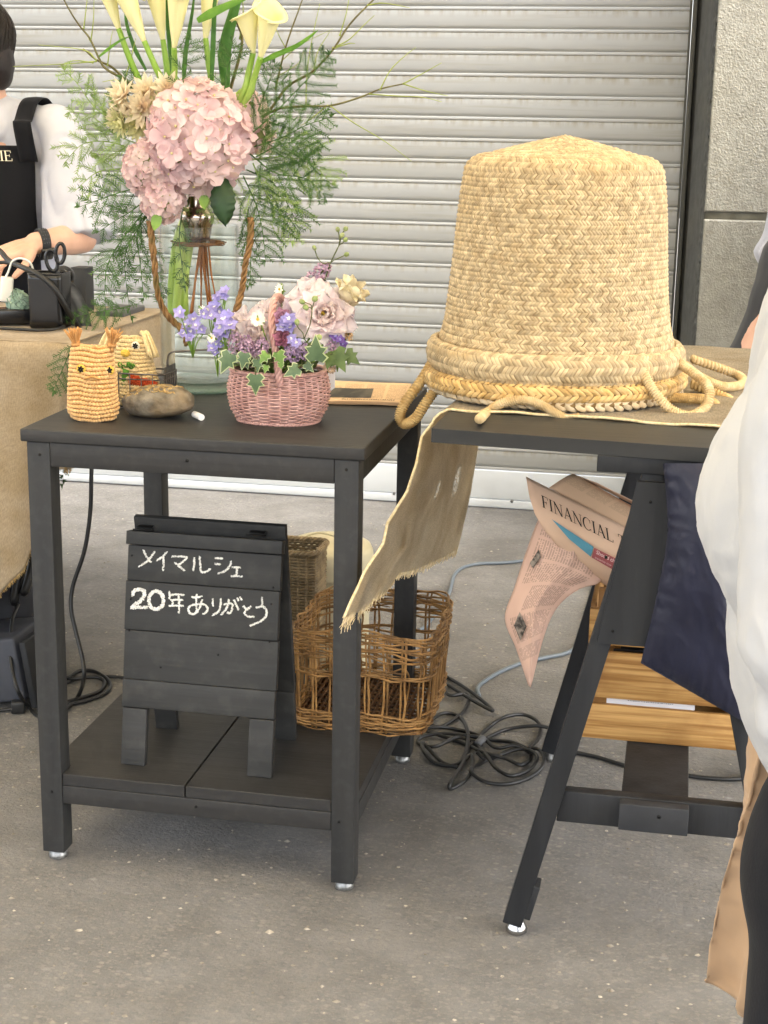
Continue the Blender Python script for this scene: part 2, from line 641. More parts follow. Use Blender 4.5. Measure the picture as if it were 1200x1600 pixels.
# ================================================================== black side table
W1, D1, H1, LG = .534, .567, .740, .0378
t1 = empty('side_table', (W1/2, D1/2, 0), 'black painted wooden side table with a low shelf, holding the flower vase', 'table')
BP, BX = M['black_paint'], M['black_paint_x']
mb = MB()
mb.span(-.0095, W1+.0095, -.003, D1+.004, H1-.0205, H1, .003)
mb.build('tabletop', BX, t1)
for (x, y) in ((0, 0), (W1-LG, 0), (0, D1-LG), (W1-LG, D1-LG)):
    mb = MB()
    mb.span(x, x+LG, y, y+LG, .0165, H1-.0207, .0016)
    lg = mb.build('leg', BP, t1)
    mb = MB()
    mb.lathe([(0, 0), (.0125, 0), (.0150, .002), (.0155, .0075), (.0145, .0085), (.0145, .011), (.012, .013), (.011, .0163)], (x+LG/2, y+LG/2, 0), 24)
    mb.build('glide', M['glide'], lg)
def rail(z0, z1, th=.019):
    for (xa, xb, ya, yb) in ((LG+.0005, W1-LG-.0005, .0012, th), (LG+.0005, W1-LG-.0005, D1-th, D1-.0012),
                             (.0012, th, LG+.0005, D1-LG-.0005), (W1-th, W1-.0012, LG+.0005, D1-LG-.0005)):
        yield (xa, xb, ya, yb, z0, z1)
for z0, z1, nm in ((.681, H1-.0207, 'apron_rail'), (.107, .1385, 'shelf_rail')):
    for q in rail(z0, z1):
        mb = MB()
        mb.span(*q, bev=.001)
        mb.build(nm, BX if q[1]-q[0] > .1 else BP, t1)
SZ = .1592
xm = .2505
for xa, xb in ((0, xm-.0012), (xm+.0012, W1)):
    lo = .0025
    poly = []
    if xa == 0:
        poly = [(LG+.001, lo), (xb, lo), (xb, D1-lo), (LG+.001, D1-lo), (LG+.001, D1-LG-.001), (lo, D1-LG-.001), (lo, LG+.001), (LG+.001, LG+.001)]
    else:
        poly = [(xa, lo), (W1-LG-.001, lo), (W1-LG-.001, LG+.001), (W1-lo, LG+.001), (W1-lo, D1-LG-.001), (W1-LG-.001, D1-LG-.001), (W1-LG-.001, D1-lo), (xa, D1-lo)]
    bm = bmesh.new()
    f = bm.faces.new([bm.verts.new((x, y, .1388)) for x, y in poly])
    r = bmesh.ops.extrude_face_region(bm, geom=[f])
    for q in r['geom']:
        if isinstance(q, bmesh.types.BMVert):
            q.co.z = SZ
    bmesh.ops.recalc_face_normals(bm, faces=bm.faces[:])
    bmesh.ops.bevel(bm, geom=bm.edges[:], offset=.001, segments=1, affect='EDGES')
    mb = MB()
    mb.bm(bm)
    mb.build('shelf_board', BX, t1, smooth=False)
for px, py in ((62, 710), (292, 720), (541, 734), (81, 1237), (306, 1261), (530, 1284)):
    q = at(px, py, y=0)
    mb = MB()
    mb.tube([q+Vector((0, .004, 0)), q-Vector((0, .0006, 0))], .0024, 10)
    mb.build('screw', M['screw'], t1)
for py in (1010, ):
    q = at(631, 943, y=D1)

# ================================================================== A-frame chalk sign on the shelf
sg = empty('chalk_sign', (.245, .15, SZ), 'small black slatted A-frame sign with chalked Japanese writing', 'sign')
XA, XB = .117, .381
FB, FT = Vector((0, .062, SZ+.0005)), Vector((0, .128, .533))
fu = (FT-FB).normalized()
fn = Vector((0, -fu.z, fu.y))             # towards the viewer
Lf = (FT-FB).length
rotf = Matrix(((1, 0, 0), (0, -fn.y, fu.y), (0, -fn.z, fu.z)))
def fpt(x, s, d=0.):
    return Vector((x, 0, 0))+FB+fu*s+fn*d
SB = mat('sign board paint', '323231', '292928', scale=34, rough=.6, bump=.5, bscale=130, stretch=(.06, 1, 1), bdist=.0012, col3='56544f', scale3=40, amt3=.2)
levels = [.098, .146, .229, .312, .372]
sw = [(-.001, .0), (.0, .001), (-.0015, .0005), (0, 0)]
for i, (a, b) in enumerate(zip(levels, levels[1:])):
    mb = MB()
    mb.box(fpt((XA+XB)/2+sw[i][0], (a+b)/2, -.006), (XB-XA+sw[i][1], .012, b-a-.0009), rotf, .0010)
    mb.build('front_plank', SB, sg)
mb = MB()
mb.box(fpt((XA+XB)/2, .3845, -.003), (XB-XA+.004, .020, .0225), rotf, .0016)
mb.build('front_cap', SB, sg)
for x in (XA+.022, XB-.022):
    mb = MB()
    mb.box(fpt(x, .0485, -.0075), (.042, .015, .097), rotf, .0014)
    mb.build('front_leg', SB, sg)
BB, BT = Vector((0, .236, SZ+.0005)), Vector((0, .152, .570))
bu = (BT-BB).normalized()
bn = Vector((0, -bu.z, bu.y))
rotb = Matrix(((1, 0, 0), (0, -bn.y, bu.y), (0, -bn.z, bu.z)))
Lb = (BT-BB).length
mb = MB()
mb.box(Vector((.251, 0, 0))+BB+bu*(Lb/2+.05), (.262, .012, Lb-.1), rotb, .0015)
mb.build('back_panel', SB, sg)
for x in (.142, .360):
    mb = MB()
    mb.box(Vector((x, 0, 0))+BB+bu*.0495, (.04, .014, .099), rotb, .0014)
    mb.build('back_leg', SB, sg)
for px in (224, 400):
    mb = MB()
    a = at(px-16, 826+.05*(px-200), y=.128)
    b = at(px+16, 827.5+.05*(px-200), y=.128)
    mb.tube([a, b], .0017, 8)
    mb.box((a+b)/2+Vector((0, .010, .0035)), (.026, .010, .0012), Matrix.Rotation(rad(8), 3, 'X'), .0004)
    hg = mb.build('hinge', M['screw'], sg)
# chalk writing: strokes in crop pixels of the sign's face
def cs(x, y):
    return 180+x/4.2857, 800+y/4.2857
strokes = [
    # me i ma ru shi e
    [(265, 265), (240, 300), (215, 330), (162, 362)], [(188, 255), (205, 290), (225, 320), (238, 335)],
    [(345, 270), (318, 300), (282, 322)], [(322, 300), (324, 340), (320, 388)],
    [(380, 297), (430, 297), (478, 303), (462, 325), (430, 350)], [(402, 340), (435, 368), (465, 392)],
    [(528, 310), (530, 350), (522, 390)], [(566, 300), (570, 350), (575, 398), (605, 402), (635, 382)],
    [(672, 308), (695, 310), (716, 312)], [(672, 347), (690, 349), (703, 350)], [(778, 330), (765, 365), (735, 395), (690, 412)],
    [(786, 372), (812, 370), (836, 372)], [(814, 374), (814, 400), (812, 428)], [(778, 430), (812, 428), (850, 432)],
    # nen
    [(362, 535), (366, 560), (362, 578)], [(368, 556), (410, 552), (460, 556)], [(372, 590), (410, 588), (450, 590)],
    [(384, 590), (385, 610), (384, 625)], [(362, 628), (410, 627), (455, 628)], [(424, 556), (427, 610), (426, 676)],
    # a
    [(515, 570), (545, 572), (578, 566)], [(545, 553), (542, 600), (545, 660), (552, 668)],
    [(582, 590), (565, 640), (535, 680), (505, 680), (490, 655), (500, 630), (545, 618), (590, 618), (617, 640), (612, 668), (588, 682)],
    # ri
    [(654, 585), (652, 610), (657, 630)], [(708, 582), (705, 625), (690, 665), (655, 690)],
    # ga
    [(728, 620), (760, 612), (785, 620), (782, 650), (768, 678), (752, 672)], [(762, 590), (748, 640), (712, 686)], [(795, 590), (812, 625), (828, 655)],
    [(818, 575), (824, 592)], [(838, 572), (846, 590)],
    # to
    [(858, 630), (872, 645), (885, 655)], [(912, 632), (880, 655), (866, 680), (890, 700), (930, 702)],
    # u
    [(982, 575), (985, 600), (985, 625)], [(946, 640), (985, 632), (1012, 660), (1008, 700), (970, 735), (903, 762)],
]
thick = [
    [(118, 555), (125, 530), (160, 518), (190, 528), (196, 555), (175, 590), (140, 615), (112, 640), (160, 638), (212, 640)],
    [(275, 528), (240, 548), (226, 590), (238, 635), (275, 652), (312, 632), (324, 590), (310, 548), (275, 528)],
]
chalk = mat('chalk', 'efeee8', 'cfcdc6', scale=300, rough=.95, island=.12)
mb = MB()
rnd = random.Random(3)
def chalk_line(pts, wd, n):
    P = [on_plane(*cs(*q), fpt(0, 0, .0004), fn) for q in pts]
    L = sum((b-a).length for a, b in zip(P, P[1:]))
    m = max(3, int(L/.0011))
    Q = bez(P, m)
    for i in range(m+1):
        for k in range(n):
            if rnd.random() < .12:
                continue
            o = Vector((rnd.uniform(-1, 1)*wd, 0, 0))+fu*rnd.uniform(-1, 1)*wd
            r = rnd.uniform(.0005, .0011)
            c = Q[i]+o
            a0 = rnd.random()*6
            ring = [c+Vector((math.cos(a0+t)*r*1.3, 0, 0))+fu*math.sin(a0+t)*r for t in (0, 1.4, 2.7, 4.0, 5.2)]
            mb.add(ring+[c+fn*.0007], [(j, (j+1) % 5, 5) for j in range(5)])
for st in strokes:
    chalk_line(st, .0013, 5)
for st in thick:
    chalk_line(st, .0025, 10)
mb.build('chalk_writing', chalk, sg, smooth=False)
for px, py, d in ((206, 868, 0), (430, 862, 0), (427, 918, 0), (204, 936, 0), (424, 944, 0), (251, 1043, .0), (341, 1023, .0), (202, 985, 0), (421, 1003, 0)):
    q = on_plane(px, py, fpt(0, 0, .0), fn)
    mb = MB()
    mb.tube([q-fn*.002, q+fn*.0006], .0018, 8)
    mb.build('nail_head', M['screw'], sg)

# ================================================================== trestle table
H2 = .787
t2 = empty('trestle_table', (1.0, .45, 0), 'dark wooden trestle table with slanted A-frame legs, under the straw baskets', 'table')
TM = M['trestle']
cy, sy_ = math.cos(-.09), math.sin(-.09)
O2 = Vector((.653, -.060, 0))
def T2(a, b, z):                 # a to the right along the front edge, b to the back
    return O2+Vector((a*cy-b*sy_*.25, a*sy_+b*cy, z))
mb = MB()
mb.prism([T2(0, 0, H2-.0205), T2(.70, 0, H2-.0205), T2(.70, 1.05, H2-.0205), T2(0, 1.05, H2-.0205)], (0, 0, .0205))
mb.build('tabletop', mat('trestle top', '30302f', '292928', scale=12, rough=.5, bump=.4, bscale=120, stretch=(.1, 1, 1), bdist=.0008), t2, smooth=False)
def bar(p, q, wd, th, up=(0, 1, 0)):
    """a square-edged board from p to q: wd across, th along up"""
    p, q = Vector(p), Vector(q)
    z = (q-p).normalized()
    y = Vector(up)
    y = (y-z*y.dot(z)).normalized()
    x = y.cross(z)
    m = MB()
    m.box((p+q)/2, (wd, th, (q-p).length), Matrix((x, y, z)).transposed(), .0014)
    return m
cx = 1.004
for yf, dx in ((-.062, 0.), (.622, -.004)):
    zt = H2-.052
    for s in (-1, 1):
        foot = Vector((cx+dx+s*.2035, yf, .020))
        top = Vector((cx+dx+s*.030, yf, zt+.01))
        lg = bar(foot, top, .030, .036).build('leg', TM, t2)
        bar(foot+Vector((-s*.0165, 0, .012)) + Vector((-s*.004, 0, 0)), foot+Vector((-s*.0165, 0, .012))+(top-foot).normalized()*.058+Vector((-s*.004, 0, 0)), .014, .034).build('foot_block', TM, lg)
        m = MB()
        m.lathe([(0, 0), (.013, 0), (.0165, .003), (.017, .008), (.015, .012), (.010, .022)], (foot.x-s*.006, foot.y, 0), 24)
        m.build('glide', M['chrome'] if yf < 0 else M['glide'], lg)
    zc = .221
    xw = .2035-(.1735*(zc-.02)/(zt-.01))
    bar((cx+dx-xw+.012, yf+.004, zc), (cx+dx+xw-.012, yf+.004, zc), .050, .022).build('cross_rail', TM, t2)
    # gusset plate that joins the two legs at the top
    yp = yf-.0195 if yf < 0 else yf+.0195
    zl = .491
    wl_ = .2035-.1735*(zl-.02)/(zt-.01)+.006
    wt = .2035-.1735*(zt-.02)/(zt-.01)+.020
    m = MB()
    m.prism([(cx+dx-wl_, yp, zl), (cx+dx+wl_, yp, zl), (cx+dx+wt, yp, zt-.002), (cx+dx-wt, yp, zt-.002)], (0, -.010 if yf < 0 else .010, 0))
    gp = m.build('gusset_plate', TM, t2, smooth=False)
    for qx, qz in ((-wl_+.022, zl+.02), (-wt+.02, zt-.03), (-.09, .62)):
        m = MB()
        q = Vector((cx+dx+qx, yp-(.010 if yf < 0 else -.010), qz))
        m.tube([q+Vector((0, .003, 0)), q-Vector((0, .0006, 0))], .0022, 8)
        m.build('screw', M['screw'], gp)
    m = MB()
    m.span(.894, 1.114, yf-.022, yf+.040, H2-.0445, H2-.0208, .0016)
    m.build('bearer', TM, t2)
m = MB()
m.span(.9545, 1.0535, -.0733, .665, .2245, .2445, .0014)
m.build('stretcher_board', TM, t2)
m = MB()
m.span(.9535, 1.0545, -.0925, -.0735, .203, .2450, .0014)
eb = m.build('stretcher_end', mat('end block', '303134', '292a2c', scale=30, rough=.6, bump=.3), t2)
for qx in (1.012, ):
    m = MB()
    m.tube([(qx, -.088, .230), (qx, -.0932, .230)], .003, 8)
    m.build('screw', M['screw'], eb)
# ================================================================== woven straw baskets, upside down
def straw(name, c1, c2, isl=.3):
    return mat(name, c1, c2, scale=60, rough=.55, spec=.35, island=isl, bump=.25, bscale=300, col3='a98b57', scale3=9, amt3=.3, sheen=.1)


STRAW = straw('pale straw', 'c8b48f', 'ab9570', .30)
STRAW_D = mat('straw underlayer', '8a6f46', '6f5633', scale=90, rough=.8)
STRAW_Y = straw('yellow straw', 'd0b27c', 'bd985a')
STRAW_W = straw('bleached straw', 'dccaa8', 'ccb48d')


def weave(mb, surf, n, rows, h, slant=.95, fill=.93, s0=0., jit=.06, seed=1, n1=None):
    """rows of slanted bulging strands over surf(u, v) -> (point, normal): a herring-bone"""
    rn = random.Random(seed)
    for r in range(rows):
        sg_ = 1 if r % 2 else -1
        v0, v1 = r/rows, (r+1)/rows
        for i in range(n):
            u = (i+s0*(r % 2))/n
            wu = fill/n
            lift = h*(1+rn.uniform(-.25, .25))
            du = rn.uniform(-jit, jit)/n
            vs = []
            tw = rn.uniform(-.25, .25)
            for b in range(4):
                tb = b/3
                for a in range(4):
                    ta = a/3
                    uu = u+du+wu*(ta-.5)+sg_*slant*(tb-.5)/n
                    vv = v0+(v1-v0)*(tb*1.10-.05)
                    p, nn = surf(uu, min(max(vv, 0), 1))
                    k = (1-abs(2*tb-1)**3.0)*.9+.2*(1-abs(2*ta-1)**4)+tw*(ta-.5)
                    if a in (0, 3):
                        k -= .55
                    if b in (0, 3):
                        k -= .45
                    vs.append(p+nn*lift*k)
            mb.add(vs, [(b*4+a, b*4+a+1, b*4+a+5, b*4+a+4) for b in range(3) for a in range(3)])


def wrapped_handle(name, pts, r, m, parent, n=90, pitch=.0042):
    P = bez(pts, n)
    L = sum((b-a).length for a, b in zip(P, P[1:]))
    mm = int(L/pitch*5)
    P = bez(pts, mm)
    rn = random.Random(int(L*1e5))
    mb = MB()
    R, k = [], 0
    for i in range(mm+1):
        ph = i % 5
        R.append(r*(1.0, 1.13, 1.18, 1.1, .84)[ph]*(1+rn.uniform(-.03, .03)))
    T = [(P[min(i+1, mm)]-P[max(i-1, 0)]).normalized() for i in range(mm+1)]
    # each wrap leans: shift the ring along the path with the angle
    a = T[0].orthogonal().normalized()
    vs, nn = [], 12
    for i in range(mm+1):
        a = (a-T[i]*a.dot(T[i])).normalized()
        b = T[i].cross(a)
        for q in range(nn):
            th = 2*PI*q/nn
            vs.append(P[i]+(a*math.cos(th)+b*math.sin(th))*R[i]+T[i]*pitch*.45*math.sin(th))
    fs = [(i*nn+q, i*nn+(q+1) % nn, (i+1)*nn+(q+1) % nn, (i+1)*nn+q) for i in range(mm) for q in range(nn)]
    fs += [tuple(range(nn-1, -1, -1)), tuple(range(mm*nn, (mm+1)*nn))]
    mb.add(vs, fs)
    return mb.build(name, m, parent)


BC = at(866, 585, y=.30)
BC.z = 0
BS = ppm(.30)
def bz(py):
    return at(866, py, y=.30).z
HW = [(272, 146), (300, 150), (340, 153.5), (400, 158), (450, 162), (500, 168), (535, 176), (565, 181)]
prof = [(bz(py), hw/BS) for py, hw in HW][::-1]          # z up -> radius
zs = bz(272)
def hat_pt(u, v):
    """v 0 at the rim, 1 at the apex"""
    th = 2*PI*u
    if v < .74:
        z = prof[0][0]+(zs-prof[0][0])*v/.74
        r = interp(prof, z)
    else:
        t = (v-.74)/.26
        s = t*PI/2
        # rounded shoulder, then a low peaked crown
        k = min(t/.36, 1)
        if k < 1:
            r = prof[-1][1]*(1-.24*(1-math.cos(k*PI/2)))
            z = zs+.031*math.sin(k*PI/2)
        else:
            q = (t-.36)/.64
            r = prof[-1][1]*(1-.24)*(1-q)
            z = zs+.031+.029*(1-(1-q)**1.2)
    sq = 1+.022*(v**2)*math.cos(4*th+1.0)                # the base of the basket is a soft square
    wob = 1+.008*nz((math.cos(th)*2, math.sin(th)*2, v*3), 1.3, 4)
    r *= sq*wob
    return Vector((BC.x+r*math.cos(th), BC.y+r*math.sin(th), z+.003*nz((math.cos(th), math.sin(th), v*2), 2, 8)*(v > .3)))
def with_normal(fn, e=.004):
    def g(u, v):
        p = fn(u % 1.0, v)
        vv = min(max(v, e), 1-e)
        a = fn((u+e) % 1.0, vv)-fn((u-e) % 1.0, vv)
        b = fn(u % 1.0, vv+e)-fn(u % 1.0, vv-e)
        n = a.cross(b)
        return p, (n.normalized() if n.length > 1e-9 else Vector((0, 0, 1)))
    return g
ZT = H2+.006
hb = empty('straw_basket', (BC.x, BC.y, ZT), 'tall pale straw basket turned upside down on top of the stack', 'basket', 'woven straw baskets stacked upside down')
mb = MB()
mb.grid(lambda u, v: hat_pt(u, v)+(Vector((BC.x, BC.y, .9))-hat_pt(u, v)).normalized()*.0015, 96, 60, cu=True)
mb.build('lining', STRAW_D, hb)
mb = MB()
hs_ = with_normal(hat_pt)
weave(mb, lambda u, v: hs_(u, v*.80), 196, 45, .0012, slant=1.2, fill=.92, seed=3, jit=.12)
def crown(u, v):
    return hs_(u, .80+.195*v)
for k, (va, vb, n) in enumerate(((0, .34, 160), (.34, .62, 100), (.62, .84, 54), (.84, 1, 20))):
    weave(mb, lambda u, v: crown(u, va+(vb-va)*v), n, (5, 4, 3, 2)[k], .0012, slant=1.2, fill=.92, seed=9+k)
mb.build('woven_body', STRAW, hb)
def ring(zc, R, rz, rr, tilt=0., seed=0, sx=1.):
    """a fat band round the basket: v runs round its section"""
    def fn(u, v):
        th = 2*PI*u
        a = PI*(.5+1.25*(v-.5))-PI/2     # outer half and a bit
        wv = 1+.012*nz((math.cos(th)*1.5, math.sin(th)*1.5, seed), 1.4, seed)
        r = R*wv+rr*math.cos(a)
        z = zc+rz*math.sin(a)+tilt*math.cos(th)+.003*nz((math.cos(th), math.sin(th), 0), 1.7, seed+2)
        return Vector((BC.x+sx*r*math.cos(th), BC.y+r*math.sin(th), z))
    return fn
def band(name, zc, R, rz, rr, n, rows, m, parent, seed, h=.003, tilt=0., slant=1.0):
    fn = ring(zc, R, rz, rr, tilt, seed)
    mb = MB()
    mb.grid(lambda u, v: fn(u, v)+(Vector((BC.x, BC.y, zc))-fn(u, v)).normalized()*.001, 96, 8, cu=True)
    lin_ = mb.build(name+'_core', STRAW_D, parent)
    mb = MB()
    weave(mb, with_normal(fn), n, rows, h, slant=slant, seed=seed)
    return mb.build(name, m, parent)
R0 = 195/BS
zr = bz(552)
band('rim', zr, R0-.014, .0235, .013, 190, 7, STRAW, hb, 21, tilt=0, h=.0013, slant=1.25)
# stitched-in ends of the handles
HM = mat('seagrass rope', 'd2bc94', 'bea477', scale=70, rough=.6, bump=.4, bscale=400, stretch=(1, 1, 1), col3='9a7c4c', scale3=40, amt3=.5)
HM2 = mat('golden rope', 'c9ad78', 'b4935c', scale=70, rough=.55, bump=.4, bscale=400, col3='967541', scale3=40, amt3=.5)
yf = BC.y-.185
P3 = [at(1001, 556, y=.17), at(1008, 588, y=.155), at(1024, 615, y=.15), at(1048, 640, y=.15), at(1078, 650, y=.16), at(1104, 634, y=.18),
      at(1107, 606, y=.20), at(1084, 583, y=.225), at(1062, 567, y=.245), at(1050, 545, y=.255)]
wrapped_handle('rope_handle', P3, .0072, HM, hb)
wrapped_handle('rope_handle', [at(1066, 568, y=.33), at(1095, 590, y=.34), at(1130, 604, y=.36), at(1160, 600, y=.42), at(1150, 585, y=.47), at(1080, 560, y=.46)], .0070, HM, hb)
# the two baskets beneath: only their rims and handles show
h2 = empty('straw_basket', (BC.x, BC.y, ZT), 'golden straw basket whose thick plaited rim shows in the middle of the stack', 'basket', 'woven straw baskets stacked upside down')
zr2 = bz(586)
band('rim', zr2, R0-.012, .0150, .014, 120, 4, STRAW_Y, h2, 31, h=.0022, tilt=.003, slant=1.5)
mb = MB()
mb.grid(lambda u, v: Vector((BC.x+(.170-.03*v)*math.cos(2*PI*u), BC.y+(.170-.03*v)*math.sin(2*PI*u), zr2+.01+.2*v)), 64, 6, cu=True)
mb.build('woven_body', STRAW_D, h2)
wrapped_handle('rope_handle', [at(676, 566, y=.27), at(656, 598, y=.25), at(634, 628, y=.235), at(625, 650, y=.23), at(632, 662, y=.228), at(648, 655, y=.222),
                               at(664, 632, y=.225), at(682, 606, y=.235), at(695, 585, y=.245)], .0080, HM2, h2)
wrapped_handle('rope_handle', [at(1040, 622, y=.21), at(1075, 622, y=.22), at(1108, 626, y=.25), at(1128, 640, y=.28), at(1140, 625, y=.33), at(1080, 600, y=.36)], .0070, HM2, h2)
h3 = empty('straw_basket', (BC.x, BC.y, ZT), 'bleached straw basket at the bottom of the stack, only its thin rim showing', 'basket', 'woven straw baskets stacked upside down')
band('rim', ZT+.0105, R0-.013, .0095, .010, 84, 2, STRAW_W, h3, 41, h=.0032, slant=1.1)
band('rim_edge', ZT+.027, R0-.020, .0065, .009, 96, 2, STRAW_W, h3, 43, h=.0028, slant=1.1)
mb = MB()
mb.grid(lambda u, v: Vector((BC.x+(.160-.03*v)*math.cos(2*PI*u), BC.y+(.160-.03*v)*math.sin(2*PI*u), ZT+.02+.18*v)), 64, 6, cu=True)
mb.build('woven_body', STRAW_D, h3)
wrapped_handle('rope_handle', [at(749, 655, z=ZT+.006), at(762, 644, y=.092), at(785, 630, y=.088), at(818, 625, y=.085), at(846, 633, y=.083), at(866, 645, y=.082),
                               at(888, 655, y=.083), at(906, 652, y=.09)], .0066, HM, h3)

# ================================================================== burlap
def burlap(name, c1, c2, thin=.3, bs=900, c3='8a6c42', holes=False):
    m = mat(name, c1, c2, scale=14, rough=.9, thin=thin, spec=.1, col3=c3, scale3=7, amt3=.45, sheen=.15)
    nt = m.node_tree
    N, L = nt.nodes, nt.links
    uv = N.new('ShaderNodeUVMap')
    sep = N.new('ShaderNodeSeparateXYZ')
    L.new(uv.outputs[0], sep.inputs[0])
    def thread(k, other):
        nse = N.new('ShaderNodeTexNoise')
        nse.noise_dimensions = '2D'
        nse.inputs['Scale'].default_value = 1
        nse.inputs['Detail'].default_value = 3
        mp = N.new('ShaderNodeMapping')
        mp.inputs['Scale'].default_value = (bs, bs*.10, 1) if k == 0 else (bs*.10, bs, 1)
        L.new(uv.outputs[0], mp.inputs[0])
        L.new(mp.outputs[0], nse.inputs['Vector'])
        return nse.outputs['Fac']
    ad = N.new('ShaderNodeMath'); ad.operation = 'ADD'
    L.new(thread(0, 1), ad.inputs[0]); L.new(thread(1, 0), ad.inputs[1])
    r = N.new('ShaderNodeMapRange')
    r.inputs['From Min'].default_value, r.inputs['From Max'].default_value = .75, 1.25
    r.inputs['To Min'].default_value, r.inputs['To Max'].default_value = .78, 1.14
    L.new(ad.outputs[0], r.inputs['Value'])
    b = N['Principled BSDF']
    src = b.inputs['Base Color'].links[0].from_socket
    h = N.new('ShaderNodeHueSaturation')
    L.new(src, h.inputs['Color']); L.new(r.outputs[0], h.inputs['Value'])
    L.new(h.outputs[0], b.inputs['Base Color'])
    for t in N:
        if t.type == 'BSDF_TRANSLUCENT':
            L.new(h.outputs[0], t.inputs['Color'])
    bp = N.new('ShaderNodeBump'); bp.inputs['Strength'].default_value = .3; bp.inputs['Distance'].default_value = .001
    L.new(ad.outputs[0], bp.inputs['Height']); L.new(bp.outputs[0], b.inputs['Normal'])
    if holes:           # worn places where only loose threads are left
        tc = N.new('ShaderNodeTexCoord')
        out = N['Material Output']
        sh_ = out.inputs['Surface'].links[0].from_socket
        tr = N.new('ShaderNodeBsdfTransparent')
        ms = N.new('ShaderNodeMixShader')
        acc = None
        for (cu_, cv_, ru, rv) in holes:
            d = N.new('ShaderNodeVectorMath'); d.operation = 'SUBTRACT'
            L.new(uv.outputs[0], d.inputs[0]); d.inputs[1].default_value = (cu_, cv_, 0)
            d2 = N.new('ShaderNodeVectorMath'); d2.operation = 'DIVIDE'
            L.new(d.outputs[0], d2.inputs[0]); d2.inputs[1].default_value = (ru, rv, 1)
            ln = N.new('ShaderNodeVectorMath'); ln.operation = 'LENGTH'
            L.new(d2.outputs[0], ln.inputs[0])
            rr = N.new('ShaderNodeMapRange'); rr.inputs['From Min'].default_value = 1; rr.inputs['From Max'].default_value = .5
            L.new(ln.outputs['Value'], rr.inputs['Value'])
            if acc is None:
                acc = rr.outputs[0]
            else:
                mxx = N.new('ShaderNodeMath'); mxx.operation = 'MAXIMUM'
                L.new(acc, mxx.inputs[0]); L.new(rr.outputs[0], mxx.inputs[1]); acc = mxx.outputs[0]
        th = N.new('ShaderNodeMapRange'); th.inputs['From Min'].default_value = 1.06; th.inputs['From Max'].default_value = .9
        L.new(ad.outputs[0], th.inputs['Value'])
        mu = N.new('ShaderNodeMath'); mu.operation = 'MULTIPLY'
        L.new(acc, mu.inputs[0]); L.new(th.outputs[0], mu.inputs[1])
        L.new(mu.outputs[0], ms.inputs[0]); L.new(sh_, ms.inputs[1]); L.new(tr.outputs[0], ms.inputs[2])
        L.new(ms.outputs[0], out.inputs['Surface'])
    return m


BUR = burlap('burlap runner cloth', 'd0c3aa', 'c1b296', .65, 520, c3='b09b79', holes=[(.47, .745, .035, .035), (.74, .74, .06, .06)])
mb = MB()
def runner(u, v):
    """u 0..1 front to back, v 0 right end .. 1 the frayed hanging end"""
    wob = .010*nz((v*6, 0, 0), 1.4, 3)*(1-u)+.006*math.sin(v*23)*(1-u)**3
    if v < .5:
        t = v/.5
        a = .70-.70*t
        b = .150+.91*u
        b0 = .150+wob
        p = T2(a, b0+(1.03-b0)*u, H2+.002+.0014*nz((t*9, u*9, 0), 1.2, 5)+.0016*(1-u)**8*(1+math.sin(t*31)))
        return p
    t = (v-.5)/.5
    if t < .05:
        k = t/.05
        k = k*k*(3-2*k)
        a = T2(0, .150+.88*u, H2+.002)
        b = flap(u, .05)
        return a.lerp(b, k)+Vector((-.006*math.sin(PI*k), 0, 0))
    return flap(u, t)
FLN = [(0, 690, 643), (.12, 659, 683), (.24, 652, 721), (.38, 637, 767), (.54, 606, 817), (.64, 599, 850), (.77, 571, 892), (1, 537, 966)]
_r0 = at_px(T2(0, .66, H2))
FLF = [(0, _r0.x, _r0.y), (.12, 750, 680), (.24, 744, 715), (.38, 736, 768), (.54, 722, 830), (.64, 714, 862), (.77, 705, 900), (1, 680, 966)]
VEND = [(0, 1), (.05, .985), (.18, .96), (.24, .90), (.34, .86), (.39, .77), (.53, .755), (.67, .72), (.8, .685), (1, .63)]
def flap(u, t):
    v = t*interp(VEND, u)
    n = Vector([interp([(q[0], q[c]) for q in FLN], v) for c in (1, 2)])
    f = Vector([interp([(q[0], q[c]) for q in FLF], v) for c in (1, 2)])
    q = n.lerp(f, u)
    y = (.088-.15*v)*(1-u)+.60*u
    y += .05*min(1, v*3)*(math.sin(u*15+v*3)*(.4+u)*.5+.5*nz((u*4, v*4, 0), 1.5, 9))-.09*math.exp(-((u-.30-.18*(1-v))*9)**2)*min(1, v*2)
    return at(q.x, q.y, y=y)
mb.grid(runner, 60, 150)
# scale uv to metres-ish is not needed: threads are set per uv unit
rb = mb.build('burlap_runner', BUR, None, 'frayed burlap runner under the straw baskets, its end blowing off the table edge', 'table runner', solid=.0012)
# selvedge along the near edge and loose threads on the torn end
mb = MB()
mb.tube([runner(0, .12+.88*i/140)+Vector((-.0005, 0, 0)) for i in range(141)], .0021, 7, helix=(.004, .35, 1))
mb.build('selvedge', mat('selvedge yarn', 'd9c9a4', 'c2ad80', scale=200, rough=.9), rb)
mb = MB()
rnd = random.Random(11)
for i in range(420):
    u = rnd.random()
    p = runner(u, 1.0)
    q = runner(u, .985)
    d = (p-q).normalized()
    L = rnd.uniform(.003, .014)*(1.8 if u < .15 else 1)
    s = Vector((rnd.uniform(-.35, .35), rnd.uniform(-.35, .35), rnd.uniform(-.2, .1)))
    mb.tube([q, p+d*L*.5+s*L*.3, p+(d+s).normalized()*L], .0006, 3, cap=False)
mb.build('fringe', mat('loose threads', 'dcc9a4', 'c4ad80', scale=100, rough=.9, island=.3), rb)
